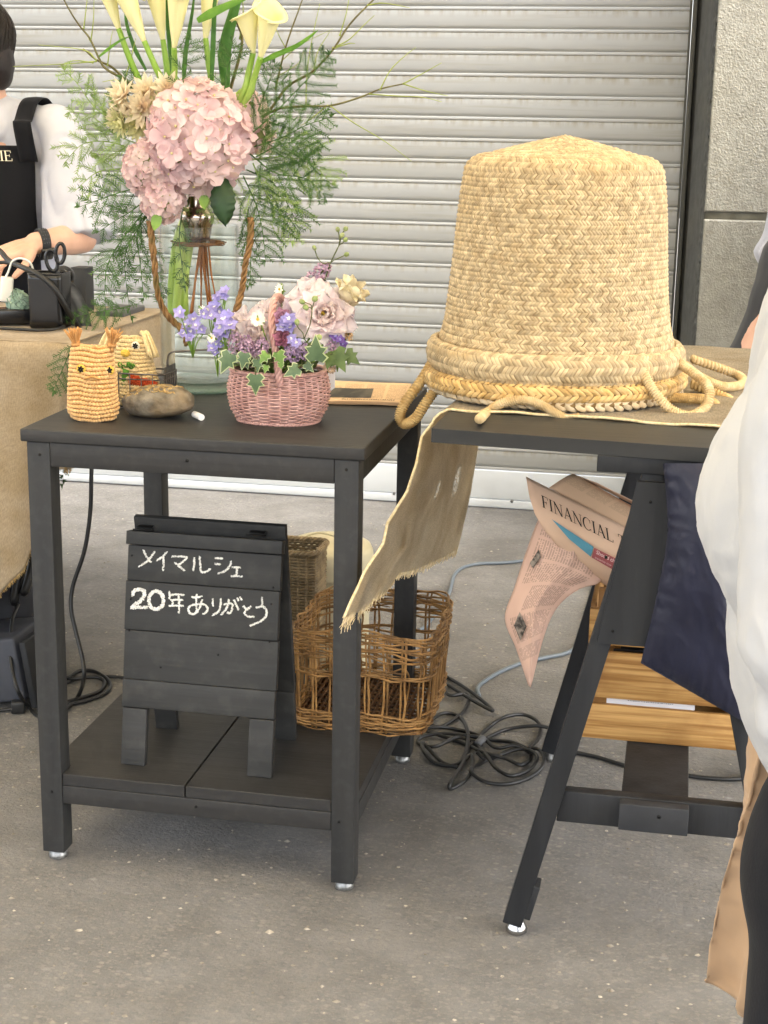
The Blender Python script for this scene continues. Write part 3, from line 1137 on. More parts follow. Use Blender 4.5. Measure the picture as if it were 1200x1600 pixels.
# ================================================================== wooden crate with newspapers
CR = Vector((.884, .150, .2447))
cw, cdp, chh = .262, .31, .232
WOOD = mat('honey stained slat', 'ba9259', '8c6433', scale=130, rough=.6, bump=.5, bscale=160, stretch=(.03, 1, 1), contrast=(.38, .62), col3='7a5228', scale3=13, amt3=.55, detail=8)
WOODP = mat('honey stained post', 'a67d4a', '8b6435', scale=46, rough=.6, bump=.35, stretch=(1, 1, .06), col3='6d4620', scale3=12, amt3=.5)
ct = empty('wooden_crate', (CR.x+cw/2, CR.y+cdp/2, CR.z), 'honey brown slatted wooden crate between the trestle legs', 'crate')
def P(x, y, z):
    return Vector((CR.x+x, CR.y+y, CR.z+z))
slats = [(-.008, .001, .060), (.006, .072, .150), (.0, .162, .222)]
for k, (dx, za, zb) in enumerate(slats):
    for yy in (0, cdp-.012):
        mb = MB()
        a, b = P(dx, yy, za), P(cw+.03, yy+.011, zb)
        mb.span(a.x, b.x, a.y, b.y, a.z, b.z, .0016)
        mb.build('slat', WOOD, ct)
for k, (za, zb) in enumerate(((.001, .06), (.075, .145), (.165, .224))):
    for xx in (0.0, cw+.012):
        mb = MB()
        a, b = P(xx, .024, za), P(xx+.009, cdp-.026, zb)
        mb.span(a.x, b.x, a.y, b.y, a.z, b.z, .0014)
        mb.build('side_slat', WOODP, ct)
for xx in (.012, cw-.012):
    for yy in (.012, cdp-.034):
        mb = MB()
        a, b = P(xx, yy, .001), P(xx+.022, yy+.021, .25)
        mb.span(a.x, b.x, a.y, b.y, a.z, b.z, .0014)
        mb.build('corner_post', WOODP, ct)
mb = MB()
a, b = P(.012, .012, .0005), P(cw+.01, cdp-.012, .009)
mb.span(a.x, b.x, a.y, b.y, a.z, b.z, .001)
mb.build('crate_floor', WOODP, ct)
PAPER = mat('white paper', 'e4e2e4', 'd4d2d6', scale=4, rough=.6)
bk = empty('booklet', P(.12, .06, .0095), 'white booklet standing behind the lower slats of the crate', 'booklet')
mb = MB()
q0, q1 = at(948, 1082, y=CR.y+.022), at(1084, 1120, y=CR.y+.022)
mb.span(q0.x, q1.x, CR.y+.0125, CR.y+.026, CR.z+.0098, CR.z+.0735, .001)
mb.build('cover', PAPER, bk)
# tiny printed line on its spine
mb = MB()
rnd = random.Random(8)
xx = q0.x+.035
INK = mat('print ink', '6a6668', rough=.8)
while xx < q1.x-.035:
    wv = rnd.uniform(.0012, .003)
    zc = CR.z+.0675
    for k in range(2):
        mb.span(xx, xx+wv, CR.y+.0120, CR.y+.0124, zc-.0016+k*.002, zc-.0006+k*.002, 0)
    xx += wv+rnd.uniform(.0006, .0016)
mb.build('print', INK, bk, smooth=False)
mb = MB()
mb.span(P(.035, 0, 0).x, q0.x-.004, CR.y+.030, CR.y+.20, CR.z+.0098, CR.z+.072, .001)
mb.build('leaflet_stack', mat('grey leaflets', 'a9a4ad', '8f8b96', scale=90, stretch=(.02, 1, 1), rough=.6), None, 'low stack of grey leaflets at the left in the crate', 'leaflets')
mb = MB()
for k in range(16):
    z = CR.z+.120+k*.0024
    mb.tube([Vector((P(.05, 0, 0).x+.012*math.sin(k*2.1), CR.y+.045+.01*(k % 4), z)), Vector((P(.16, 0, 0).x, CR.y+.03+.008*(k % 5), z+.004*math.sin(k))),
             Vector((P(.24, 0, 0).x, CR.y+.05+.01*(k % 3), z))], .0034, 7)
mb.span(P(.05, 0, 0).x, P(.235, 0, 0).x, CR.y+.05, CR.y+.25, CR.z+.076, CR.z+.118, .004)
mb.build('cable_bundle', M['rubber'], None, 'bundle of black cable lying inside the crate', 'cable')

# newsprint: columns of small type
def newsprint(name, paper='d9b596', cols=5, lines=46, ink=.62, thin=.12, mu=.06, mv=.05, swap=False):
    m = mat(name, paper, 'cba688' if paper == 'd9b596' else paper, scale=5, rough=.8, spec=.15, thin=thin)
    nt = m.node_tree
    N, L = nt.nodes, nt.links
    uv = N.new('ShaderNodeUVMap')
    if swap:
        rot_ = N.new('ShaderNodeMapping')
        rot_.inputs['Rotation'].default_value = (0, 0, PI/2)
        rot_.inputs['Location'].default_value = (1, 0, 0)
        L.new(uv.outputs[0], rot_.inputs[0])
        uv = rot_
    sep = N.new('ShaderNodeSeparateXYZ')
    L.new(uv.outputs[0], sep.inputs[0])
    def mth(op, a, b=None):
        x = N.new('ShaderNodeMath'); x.operation = op
        for i, q in enumerate((a, b)):
            if q is None: continue
            if isinstance(q, (int, float)): x.inputs[i].default_value = q
            else: L.new(q, x.inputs[i])
        return x.outputs[0]
    def box(v, lo, hi):
        return mth('MULTIPLY', mth('GREATER_THAN', v, lo), mth('LESS_THAN', v, hi))
    u, v = sep.outputs[0], sep.outputs[1]
    cu = mth('FRACT', mth('MULTIPLY', u, cols))
    cl = mth('FRACT', mth('MULTIPLY', v, lines))
    col = box(cu, .07, .93)
    ln = mth('LESS_THAN', cl, .58)
    mp = N.new('ShaderNodeMapping'); mp.inputs['Scale'].default_value = (cols*26, lines, 1)
    L.new(uv.outputs[0], mp.inputs[0])
    fl = N.new('ShaderNodeVectorMath'); fl.operation = 'FLOOR'
    L.new(mp.outputs[0], fl.inputs[0])
    wn = N.new('ShaderNodeTexWhiteNoise'); wn.noise_dimensions = '2D'
    L.new(fl.outputs[0], wn.inputs['Vector'])
    words = mth('GREATER_THAN', wn.outputs['Value'], .2)
    # blocks of type with blank breaks and heavier headings
    mp2 = N.new('ShaderNodeMapping'); mp2.inputs['Scale'].default_value = (cols, lines/9, 1)
    L.new(uv.outputs[0], mp2.inputs[0])
    fl2 = N.new('ShaderNodeVectorMath'); fl2.operation = 'FLOOR'
    L.new(mp2.outputs[0], fl2.inputs[0])
    wn2 = N.new('ShaderNodeTexWhiteNoise'); wn2.noise_dimensions = '2D'
    L.new(fl2.outputs[0], wn2.inputs['Vector'])
    blk = mth('GREATER_THAN', wn2.outputs['Value'], .12)
    inside = mth('MULTIPLY', box(u, mu, 1-mu), box(v, mv, 1-mv))
    f = mth('MULTIPLY', mth('MULTIPLY', col, ln), mth('MULTIPLY', words, mth('MULTIPLY', blk, inside)))
    f = mth('MULTIPLY', f, ink)
    b = N['Principled BSDF']
    src = b.inputs['Base Color'].links[0].from_socket
    mx = N.new('ShaderNodeMix'); mx.data_type = 'RGBA'
    L.new(f, mx.inputs['Factor']); L.new(src, mx.inputs['A']); mx.inputs['B'].default_value = (.06, .05, .05, 1)
    L.new(mx.outputs['Result'], b.inputs['Base Color'])
    for t in N:
        if t.type == 'BSDF_TRANSLUCENT':
            L.new(mx.outputs['Result'], t.inputs['Color'])
    return m


PHOTO = mat('printed photograph', '34302c', '8d8277', scale=110, rough=.7, detail=5, contrast=(.42, .62))
BLACKINK = mat('masthead ink', '221d1a', rough=.75)

# serif capitals: thick and thin strokes on a unit cell, (x0,y0,x1,y1,width) with serifs
def glyph(ch):
    T, t, s = .135, .05, .035
    R = []
    def st(a, b, w):
        R.append((a, b, w))
    def ser(x, y, w=.30):
        R.append(((x-w/2, y), (x+w/2, y), s))
    W = .7
    if ch in 'FE':
        W = .62 if ch == 'F' else .68
        st((.16, 0), (.16, 1), T); ser(.16, .018); st((.03, .98), (W-.02, .98), t); st((W-.04, 1), (W-.03, .78), t)
        st((.16, .52), (W-.18, .52), t); st((W-.18, .64), (W-.18, .40), t*.8)
        if ch == 'E':
            st((.03, .02), (W, .02), t); st((W-.02, 0), (W+.01, .24), t)
    elif ch == 'I':
        W = .36
        st((.18, 0), (.18, 1), T); ser(.18, .018, .32); ser(.18, .982, .32)
    elif ch == 'N':
        W = .86
        st((.14, 0), (.14, 1), t*1.1); st((.12, .98), (.74, .0), T); st((.74, 0), (.74, 1), t*1.1); ser(.14, .018, .26); ser(.74, .982, .26); ser(.06, .982, .16)
    elif ch == 'A':
        W = .80
        st((.10, 0), (.40, 1), t); st((.38, 1), (.70, 0), T); st((.2, .34), (.58, .34), t); ser(.10, .018, .24); ser(.70, .018, .28)
    elif ch == 'C':
        W = .80
        pts = [(.42+.33*math.cos(q)*1.05, .5+.5*math.sin(q)) for q in [rad(d) for d in range(42, 321, 12)]]
        for i, (a, b) in enumerate(zip(pts, pts[1:])):
            st(a, b, t+(T-t)*max(0, -math.cos(rad(42+12*i+6)))**1.0)
        st((.70, .66), (.70, .94), t*.9); st((.70, .08), (.72, .2), t*.8)
    elif ch == 'L':
        W = .66
        st((.16, 0), (.16, 1), T); ser(.16, .982); st((.03, .02), (.62, .02), t); st((.61, 0), (.65, .24), t)
    elif ch == 'T':
        W = .72
        st((.36, 0), (.36, 1), T); ser(.36, .018, .32); st((.02, .975), (.70, .975), t); st((.03, 1), (.02, .76), t); st((.69, 1), (.70, .76), t)
    elif ch == 'M':
        W = 1.0
        st((.14, 0), (.14, 1), t); st((.13, 1), (.48, 0), T); st((.48, 0), (.84, 1), t); st((.84, 0), (.84, 1), T); ser(.14, .018, .24); ser(.84, .018, .3)
    elif ch == 'S':
        W = .6
        pts = [(.50, .80), (.42, .95), (.26, .97), (.14, .84), (.18, .66), (.34, .52), (.48, .38), (.48, .18), (.34, .03), (.18, .05), (.10, .22)]
        for a, b in zip(pts, pts[1:]):
            st(a, b, T*.8)
    elif ch == ' ':
        W = .42
    return R, W


def lettering(text, place, h, tracking=.06):
    """place(s, t) -> (point, normal); s along the line in units of the letter height"""
    mb = MB()
    x = 0.
    for ch in text:
        R, W = glyph(ch)
        for k, (a, b, w_) in enumerate(R):
            ax, ay, bx, by = a[0], a[1], b[0], b[1]
            dx, dy = bx-ax, by-ay
            l = math.hypot(dx, dy) or 1
            nx, ny = -dy/l*w_/2, dx/l*w_/2
            n = max(1, int(l/.12))
            vs = []
            for i in range(n+1):
                t = i/n
                for sgn in (-1, 1):
                    p, nn = place(x+ax+dx*t+sgn*nx, ay+dy*t+sgn*ny)
                    vs.append(p+nn*(.00035+.00003*k))
            mb.add(vs, [(2*i, 2*i+2, 2*i+3, 2*i+1) for i in range(n)])
        x += W+tracking
    return mb, x


# --- the rolled paper with its masthead: a sheet whose open end faces left
NPY = .10
dirv = Vector((.893, .450))
Lc = [(822, 745), (827, 775), (836, 804), (852, 830), (876, 859), (906, 886), (944, 913)]
c0 = Vector(Lc[0])
def cross2(p):
    return dirv.x*(p[1]-c0.y)-dirv.y*(p[0]-c0.x)
tab_c = [(cross2(q), i/(len(Lc)-1)) for i, q in enumerate(Lc)]
def depth(v, s=0.):
    return NPY-.042*math.sin(PI*min(max(v, 0), 1))**.8+.02*v
def sheet_px(px, py, off=0.):
    v = interp(tab_c, cross2((px, py)))
    return at(px, py, y=depth(v)+off)
def Lp(v):
    k = v*(len(Lc)-1)
    i = min(int(k), len(Lc)-2)
    return Vector(Lc[i]).lerp(Vector(Lc[i+1]), k-i)
np1 = empty('newspaper', (.92, .12, .50), 'rolled pink newspaper with a large black masthead standing in the crate', 'newspaper', 'pink newspapers')
PINK = mat('salmon newsprint', 'd3b49b', 'c9a88e', scale=6, rough=.8, spec=.15, thin=.1, bump=.15, bscale=40)
mb = MB()
def fs(u, v):
    q = Lp(v)+dirv*u*(1065-Lp(v).x)/dirv.x
    return at(q.x, q.y, y=depth(v)+.03*u*(v-.2))
mb.grid(fs, 20, 28)
mb.build('front_sheet', PINK, np1, solid=.0008)
# back of the roll: the far half of the sheet, rising behind
Bc = [(822, 747), (846, 757), (858, 758), (866, 750), (878, 744), (893, 742), (905, 743)]
mb = MB()
def bs_(u, v):
    q0 = Vector((858, 762)).lerp(Vector((898, 742)), math.sin(v*PI/2))
    y0 = NPY+.005+.055*v
    # ridge: from left-bottom (858,762) over the top (898,742), then along to the right
    a = at(q0.x, q0.y-4*math.sin(PI*v), y=y0)
    q1 = q0+dirv*(150 if v > .99 else 160)
    b = at(q1.x, q1.y+6, y=y0)
    return a.lerp(b, u)
mb.grid(bs_, 16, 12)
nb = mb.build('back_sheet', newsprint('grey newsprint', 'd2b090', cols=4, lines=44, ink=.22, mu=.03, mv=.3), np1, solid=.0008)
mb = MB()
def ins(u, v):
    q = Vector((898, 742)).lerp(Vector((934, 745)), v)+dirv*u*150
    return at(q.x, q.y+10*v, y=NPY+.06-.02*v)
mb.grid(ins, 10, 4)
mb.build('inner_fold', PINK, np1, solid=.0008)
# lower inner page
mb = MB()
def lowp(u, v):
    a = Vector((893, 850)).lerp(Vector((947, 914)), v)
    b = Vector((975, 888)).lerp(Vector((958, 922)), v)
    q = a.lerp(b, u)
    return at(q.x, q.y, y=NPY+.006+.02*v)
mb.grid(lowp, 10, 10)
mb.build('inner_page', mat('inner salmon page', 'd79f86', 'cf957b', scale=6, rough=.8, thin=.1), np1, solid=.0008)
org, sx_, upv = Vector((847.5, 792.0)), dirv*1.0, Vector((-.13, -1.0))
HT = 19.0
def place(s, t):
    q = org+sx_*(s*HT*1.0)+upv*(t*HT)
    q2 = q
    p = sheet_px(q2.x, q2.y, -.0006)
    p = p+(CAM-p).normalized()*.0022
    return p, Vector((0, -1, 0))
mb, _ = lettering('FINANCIAL TIMES', place, HT, .055)
mb.build('masthead', BLACKINK, np1, smooth=False)
def patch(name, quad, m, off=-.0026, par=np1, n=8):
    a, b, c, d = (Vector(q) for q in quad)
    mb = MB()
    mb.grid(lambda u, v: sheet_px(*(a.lerp(b, u)).lerp(d.lerp(c, u), v), off), n, n)
    return mb.build(name, m, par)
patch('blue_panel', [(862, 811), (927.6, 854.6), (923, 870), (889, 842)], mat('blue print', '4e8496', rough=.8))
patch('red_panel', [(928.8, 856), (985, 884), (978, 902), (924.4, 871)], mat('red print', '8c4a4c', rough=.8))
def small_text(txt, org, size, m, name, par, up, along, off):
    cu = bpy.data.curves.new('lettering', 'FONT')
    cu.body = txt
    cu.size = 1
    o = bpy.data.objects.new('lettering', cu)
    C.objects.link(o)
    dg = bpy.context.evaluated_depsgraph_get()
    me = bpy.data.meshes.new_from_object(o.evaluated_get(dg))
    bpy.data.objects.remove(o)
    mb = MB()
    o2 = Vector(org)
    mb.add([sheet_px(*(o2+along*v.co.x*size+up*v.co.y*size), off) for v in me.vertices], [tuple(p.vertices) for p in me.polygons])
    bpy.data.meshes.remove(me)
    return mb.build(name, m, par, smooth=False)
small_text('Should chief ex', (931, 865), 8.2, mat('pale print', 'e0c4c0', rough=.8), 'print', np1, Vector((.28, -.96)), dirv, -.0048)
small_text('scenarios now', (929, 872), 5.0, mat('pale small print', 'c9a5a2', rough=.8), 'print', np1, Vector((.28, -.96)), dirv, -.0048)

# --- the page that hangs out of the crate
np2 = empty('newspaper', (.86, .10, .40), 'pink newspaper page of small print drooping over the left end of the crate', 'newspaper', 'pink newspapers')
LP = [(846, 800), (832, 835), (819, 872), (804, 918), (789, 966), (806, 1012), (826, 1071)]
RP = [(920, 850), (940, 885), (936, 910), (904, 921), (872, 947), (851, 990), (829, 1074)]
def poly_at(L_, v):
    k = v*(len(L_)-1)
    i = min(int(k), len(L_)-2)
    return bez([(*q, 0) for q in L_], 60)[round(v*60)]
_lp, _rp = bez([(*q, 0) for q in LP], 90), bez([(*q, 0) for q in RP], 90)
def page(u, v):
    i = min(int(v*90), 89)
    f = v*90-i
    a, b = _lp[i].lerp(_lp[i+1], f), _rp[i].lerp(_rp[i+1], f)
    q = a.lerp(b, u)
    q.y -= 9*math.sin(PI*u)*math.sin(PI*min(1, v*1.3))
    y = .135-.055*math.sin(PI*(.15+.75*u))*(1-.5*v)-.06*v+.006*nz((u*3, v*4, 0), 1.5, 2)-.004*math.exp(-((u-.62+.1*v)*22)**2)
    return at(q.x, q.y, y=y)
mb = MB()
mb.grid(page, 30, 45)
mb.build('page', newsprint('drooping page', 'd0af9e', cols=6, lines=30, ink=.36, mu=.10, mv=.1, swap=True), np2, solid=.0008)
PEDGE = mat('salmon margin', 'd6a68c', rough=.8, thin=.1)
for quad, nm in (((.14, .28, .35, .5), 'printed_photo'), ((.1, .55, .5, .76), 'printed_photo')):
    pass
def page_patch(name, pts, m):
    mb = MB()
    a, b, c, d = (Vector((*q, 0)) for q in pts)
    def fn(u, v):
        q = (a.lerp(b, u)).lerp(d.lerp(c, u), v)
        # find u,v on the page nearest that pixel
        best = min(((at_px(page(i/14, j/22))-Vector((q.x, q.y))).length, i, j) for i in range(15) for j in range(23))
        y = page(best[1]/14, best[2]/22).y
        return at(q.x, q.y, y=y-.004)
    mb.grid(fn, 5, 5)
    return mb.build(name, m, np2)
page_patch('printed_photo', [(842, 858), (845, 871), (833, 888), (828, 880)], PHOTO)
page_patch('printed_photo', [(812, 956), (823, 979), (813, 1001), (803, 977)], PHOTO)
mb = MB()
def rf(u, v):
    a, b = Vector((884, 838, 0)).lerp(Vector((918, 872, 0)), v), Vector((915, 862, 0)).lerp(Vector((948, 918, 0)), v)
    q = a.lerp(b, u)
    return at(q.x, q.y, y=.118-.01*u+.012*v)
mb.grid(rf, 8, 10)
mb.build('dark_page', mat('dark printed page', '4a433d', '97806e', scale=45, rough=.8, contrast=(.4, .6)), np2, solid=.0008)

# ================================================================== navy cloth in front
mb = MB()
NA = [(1036, 724), (1041, 780), (1042, 840), (1031, 905), (1017, 970), (1001, 1036)]
NB = [(1200, 724), (1205, 800), (1210, 880), (1215, 960), (1215, 1050), (1200, 1150)]
_na, _nb = bez([(*q, 0) for q in NA], 60), bez([(*q, 0) for q in NB], 60)
def navy(u, v, back=False):
    i_ = min(int(v*60), 59)
    f_ = v*60-i_
    a, b = _na[i_].lerp(_na[i_+1], f_), _nb[i_].lerp(_nb[i_+1], f_)
    # puckered seam: the outline is drawn in by little gathers
    q = a.lerp(b, u)
    puff = (math.sin(PI*min(1, u*1.15+.0))*math.sin(PI*min(1, .06+.94*v)))**.5 if 0 < u < .87 else 0
    e = math.exp(-u*16)*(.6+.8*nz((v*3, 0, 0), 1.2, 7))
    e2 = math.exp(-(1-v)*18)*(.6+.8*nz((u*3, 0, 0), 1.2, 8))
    puck = e*(.0045*math.sin(v*70+5*nz((v*7, 0, 0), 1.2, 1))+.004*nz((u*8, v*22, 0), 1.6, 2))+e2*(.004*math.sin(u*64+5*nz((u*8, 0, 0), 1.2, 4)))
    q.x += 50*puck*(1 if u < .02 else .4)
    soft = .009*nz((u*2.2+v*1.2, v*2.6-u*2, 0), 1.5, 3)+.004*abs(nz((u*6-v*4, v*6, 0), 1.5, 6))
    y = -.104+(.012*puff if back else -.050*puff+puck+soft*min(1, u*8))
    return at(q.x, q.y, y=y)
mb.grid(navy, 70, 90)
mb.grid(lambda u, v: navy(u, v, True), 70, 40, flip=True)
nv = mb.build('navy_bag', mat('navy cotton', '1e2033', '17192b', scale=12, rough=.5, sheen=.05, bump=.2, bscale=160), None,
              'puffy navy cloth bag with gathered seams under the front edge of the trestle', 'bag')
# ================================================================== brown open-weave basket on the shelf
def willow(name, c1, c2, c3='5e3d1f', isl=.35):
    return mat(name, c1, c2, scale=30, rough=.45, spec=.45, island=isl, bump=.25, bscale=160, col3=c3, scale3=30, amt3=.55)


WIL = willow('brown willow', 'aa824e', '8c663a', '5f4526')
WILD = willow('dark willow', '6e4c2c', '563a20', '3a2615')
BX0, BX1, BY0, BY1, BZ0, BZ1 = .352, .598, .292, .558, SZ+.002, .340
def rrect(t, x0, x1, y0, y1, rc):
    """point at fraction t round a rounded rectangle, starting at the front left"""
    segs = [(x1-x0-2*rc), PI/2*rc, (y1-y0-2*rc), PI/2*rc]*2
    tot = sum(segs)
    s = (t % 1)*tot
    corners = [(x0+rc, y0, 1, 0), None, (x1, y0+rc, 0, 1), None, (x1-rc, y1, -1, 0), None, (x0, y1-rc, 0, -1), None]
    cen = {1: (x1-rc, y0+rc, -90), 3: (x1-rc, y1-rc, 0), 5: (x0+rc, y1-rc, 90), 7: (x0+rc, y0+rc, 180)}
    for i, L in enumerate(segs):
        if s <= L or i == 7:
            if i % 2 == 0:
                a = corners[i]
                return Vector((a[0]+a[2]*s, a[1]+a[3]*s, 0)), Vector((a[3], -a[2], 0))
            cx_, cy_, a0 = cen[i]
            an = rad(a0)+s/rc
            return Vector((cx_+rc*math.cos(an), cy_+rc*math.sin(an), 0)), Vector((math.cos(an), math.sin(an), 0))
        s -= L
def bpt(t, z, off=0.):
    k = (z-BZ0)/(BZ1-BZ0)
    g_ = -.002+.008*k
    p, n = rrect(t, BX0-g_*.6, BX1+g_, BY0-g_*.3, BY1+g_, .036)
    return p+n*off+Vector((0, 0, z+.007*math.sin(t*2*PI*2+.6)*k))
bb = empty('wicker_basket', ((BX0+BX1)/2, (BY0+BY1)/2, BZ0), 'brown open-weave willow basket overhanging the right end of the black shelf', 'basket')
rn = random.Random(4)
def strands(zc, dz, n, parent, name, r=.0020, amp=.003, m=WIL):
    """a woven band: strands that run round and in and out of the stakes"""
    mb = MB()
    for k in range(n):
        z = zc+dz*(k/(n-1)-.5) if n > 1 else zc
        pieces = 5
        st = rn.random()
        for p in range(pieces):
            ta = st+p/pieces
            tb = ta+1.12/pieces
            ph = rn.random()*6
            pts = []
            m_ = 26
            for i in range(m_+1):
                t = ta+(tb-ta)*i/m_
                w = math.sin(2*PI*t*15+PI*(k % 2))
                q = bpt(t, z+rn.uniform(-.0006, .0006)+.0028*math.sin(t*40+ph), amp*w+.0005)
                pts.append(q)
            rr = r*rn.uniform(.8, 1.15)
            mb.tube(pts, lambda s: rr*(.55+.45*min(1, min(s, 1-s)*7)), 6)
    return mb.build(name, m, parent)
strands(BZ1-.022, .046, 13, bb, 'rim_band', amp=.0042)
strands(BZ1-.076, .008, 3, bb, 'middle_band')
strands(BZ0+.016, .032, 10, bb, 'base_band', amp=.0038)
mb = MB()
ns = 30
for i in range(ns):
    t = (i+.3)/ns
    for d in (-.0035, .0035):
        tt = t+d
        pts = [bpt(tt+rn.uniform(-.002, .002), BZ0+(BZ1-BZ0)*k/6, rn.uniform(-.0012, .0012)) for k in range(7)]
        mb.tube(pts, .0022*rn.uniform(.85, 1.15), 6)
mb.build('stakes', WIL, bb)
mb = MB()
pf = [bpt(.155, BZ0+.112, -.008), bpt(.175, BZ0+.118, -.012), bpt(.185, BZ0+.09, -.03), bpt(.2, BZ0+.03, -.05)]
mb.tube(bez(pf, 14), .0017, 6)
mb.tube([bpt(.08, BZ0+.118, .004), bpt(.18, BZ0+.114, .003)], .0017, 6)
mb.build('loose_cane', WIL, bb)
mb = MB()
nxs, nys = 22, 26
for i in range(nxs):
    x = BX0+.006+(BX1-BX0-.012)*i/(nxs-1)
    mb.tube([(x, BY0+.004+(BY1-BY0-.008)*k/40, BZ0+.0045+.0022*(1 if (k+i) % 2 else -1)) for k in range(41)], .0030, 6)
for j in range(14):
    y = BY0+.01+(BY1-BY0-.02)*j/13
    mb.tube([(BX0+.004, y, BZ0+.0045), (BX1-.004, y, BZ0+.0045)], .0026, 6)
mb.build('woven_floor', WILD, bb)

# ================================================================== grey-brown tall basket behind the table
sb_c = Vector((at(470, 900, y=.66).x-.018, .665, 0))
tb = empty('wicker_hamper', sb_c, 'narrow grey-brown close-woven wicker basket behind the chalk sign', 'basket')
hz_ = at(470, 858, y=.63).z
def hpt(t, z, off=0.):
    k = z/hz_
    p, n = rrect(t, sb_c.x-.052-.006*k, sb_c.x+.052+.006*k, sb_c.y-.045-.006*k, sb_c.y+.045+.006*k, .014)
    return p+n*off+Vector((0, 0, z))
mb = MB()
nr = 62
for k in range(nr):
    z = .006+(hz_-.016)*k/(nr-1)
    mb.tube([hpt(i/72, z, .0022*(1 if (i+k) % 2 else -1)) for i in range(73)], .0031, 5, cap=False)
HGREY = willow('grey willow', '94805f', '7b6849', '54442e', .25)
mb.build('woven_body', HGREY, tb)
mb = MB()
for k in range(3):
    mb.tube([hpt(i/100, hz_-.004+.003*math.sin(i*.9+k*2.1), .003+.0035*math.cos(i*.9+k*2.1)) for i in range(101)], .0034, 6, cap=False)
mb.build('plaited_rim', HGREY, tb)
mb = MB()
for i in range(24):
    mb.tube([hpt(i/24, .003, 0), hpt(i/24, hz_, 0)], .0034, 5)
mb.build('stakes', HGREY, tb)

# ================================================================== cream lidded bin
cb_c = at(513, 845, y=.83)
cb_c.z = 0
zt_ = at(513, 852, y=.83).z
CREAM = mat('cream enamel', 'd9cfae', 'cfc4a0', scale=6, rough=.4, coat=.2, col3='b9ab84', scale3=9, amt3=.25)
cb = empty('lidded_bin', cb_c, 'cream metal bin with a domed lid and wire handle on the ground behind the baskets', 'bin')
rl = .096
mb = MB()
mb.lathe([(0, .002), (rl*.86, .002), (rl*.88, .008), (rl*.95, zt_-.05), (rl*.96, zt_-.046)], cb_c, 48)
mb.build('bin_body', CREAM, cb)
mb = MB()
mb.lathe([(rl*.97, zt_-.058), (rl*1.0, zt_-.056), (rl*1.01, zt_-.052), (rl*1.0, zt_-.022), (rl*.99, zt_-.008), (rl*.93, zt_+.004), (rl*.7, zt_+.013), (rl*.4, zt_+.017), (.0005, zt_+.018)], cb_c, 48)
ld = mb.build('lid', CREAM, cb)
mb = MB()
zz = zt_+.018
mb.tube(bez([cb_c+Vector((-.05, -.03, zz-.006)), cb_c+Vector((-.042, -.03, zz+.006)), cb_c+Vector((-.01, -.03, zz+.016)), cb_c+Vector((.028, -.03, zz+.008)), cb_c+Vector((.034, -.03, zz-.006))], 24), .0022, 7)
mb.build('wire_handle', mat('cream wire', 'cfc6a4', rough=.4), ld)

# ================================================================== cables on the ground
def cable(name, pts, r, m, label, cat='cable', n=160, group=None):
    mb = MB()
    mb.tube(bez(pts, n), r, 8)
    return tag(mb.build(name, m), label, cat, group)
RB = M['rubber']
def gpt(px, py, h=.0045):
    return at(px, py, z=h)
# the heap: many loops of one cable
mb = MB()
loops = [
    [(700, 1070), (740, 1095), (770, 1110), (735, 1080), (690, 1055), (700, 1085), (730, 1085), (725, 1110), (690, 1135), (668, 1130)],
    [(668, 1130), (690, 1115), (715, 1118), (730, 1140), (728, 1175), (712, 1195), (680, 1192), (663, 1175), (662, 1162), (690, 1190), (718, 1200)],
    [(718, 1200), (735, 1180), (738, 1200), (728, 1218), (705, 1232), (704, 1222), (722, 1195), (735, 1165), (765, 1135), (790, 1120), (820, 1117), (842, 1130), (842, 1152), (825, 1170)],
    [(825, 1170), (800, 1160), (770, 1156), (735, 1150), (690, 1146), (658, 1152), (655, 1162), (680, 1166), (715, 1152), (745, 1158), (790, 1140), (835, 1134), (862, 1138)],
    [(740, 1158), (760, 1180), (775, 1200), (800, 1212), (830, 1200), (838, 1180), (815, 1170), (780, 1180), (752, 1192), (735, 1204), (760, 1222), (800, 1224), (835, 1210), (850, 1190), (840, 1170), (800, 1172), (762, 1186), (745, 1175)],
    [(660, 1140), (690, 1150), (720, 1160), (755, 1175), (790, 1185), (815, 1195), (830, 1180), (806, 1165), (775, 1168), (750, 1150), (715, 1140), (680, 1136), (650, 1142)],
]
zl = 0
for k, lp in enumerate(loops):
    m_ = len(lp)
    P = [gpt(x, y, .0046+.0035*((i*3+k*2) % 4)) for i, (x, y) in enumerate(lp)]
    mb.tube(bez(P, 26*m_), .0041, 8)
hp = tag(mb.build('power_cable', RB), 'heap of looped black cable on the asphalt between the tables', 'cable')
mb = MB()
q = gpt(751, 1158, .012)
mb.tube([q+Vector((-.006, -.012, -.004)), q+Vector((.004, .008, .004))], .0085, 10)
mb.build('cable_tie', mat('grey tie', '5f6062', rough=.5), hp)
cable('power_cable', [gpt(855, 1165), gpt(880, 1172), gpt(930, 1182), gpt(985, 1198), gpt(1050, 1208), gpt(1110, 1216), gpt(1170, 1216), gpt(1300, 1200)], .0043, RB,
      'black cable running under the trestle towards the right')
cable('extension_cable', [gpt(655, 985, .005), gpt(668, 975, .005), gpt(700, 930, .005), (gpt(712, 895, .005)), gpt(740, 882, .005), gpt(790, 879, .005), gpt(840, 874, .005), gpt(930, 866, .005)], .0048, M['greycable'],
      'thin grey cable curving away behind the drooping newspaper')
cable('extension_cable', [gpt(748, 1088, .005), gpt(748, 1072, .005), gpt(775, 1053, .005), gpt(812, 1037, .005), gpt(850, 1028, .005), gpt(890, 1018, .005), gpt(910, 995, .005), gpt(918, 960, .005), gpt(930, 900, .005)], .0050, M['greycable'],
      'grey cable looping on the ground beneath the newspaper tip')
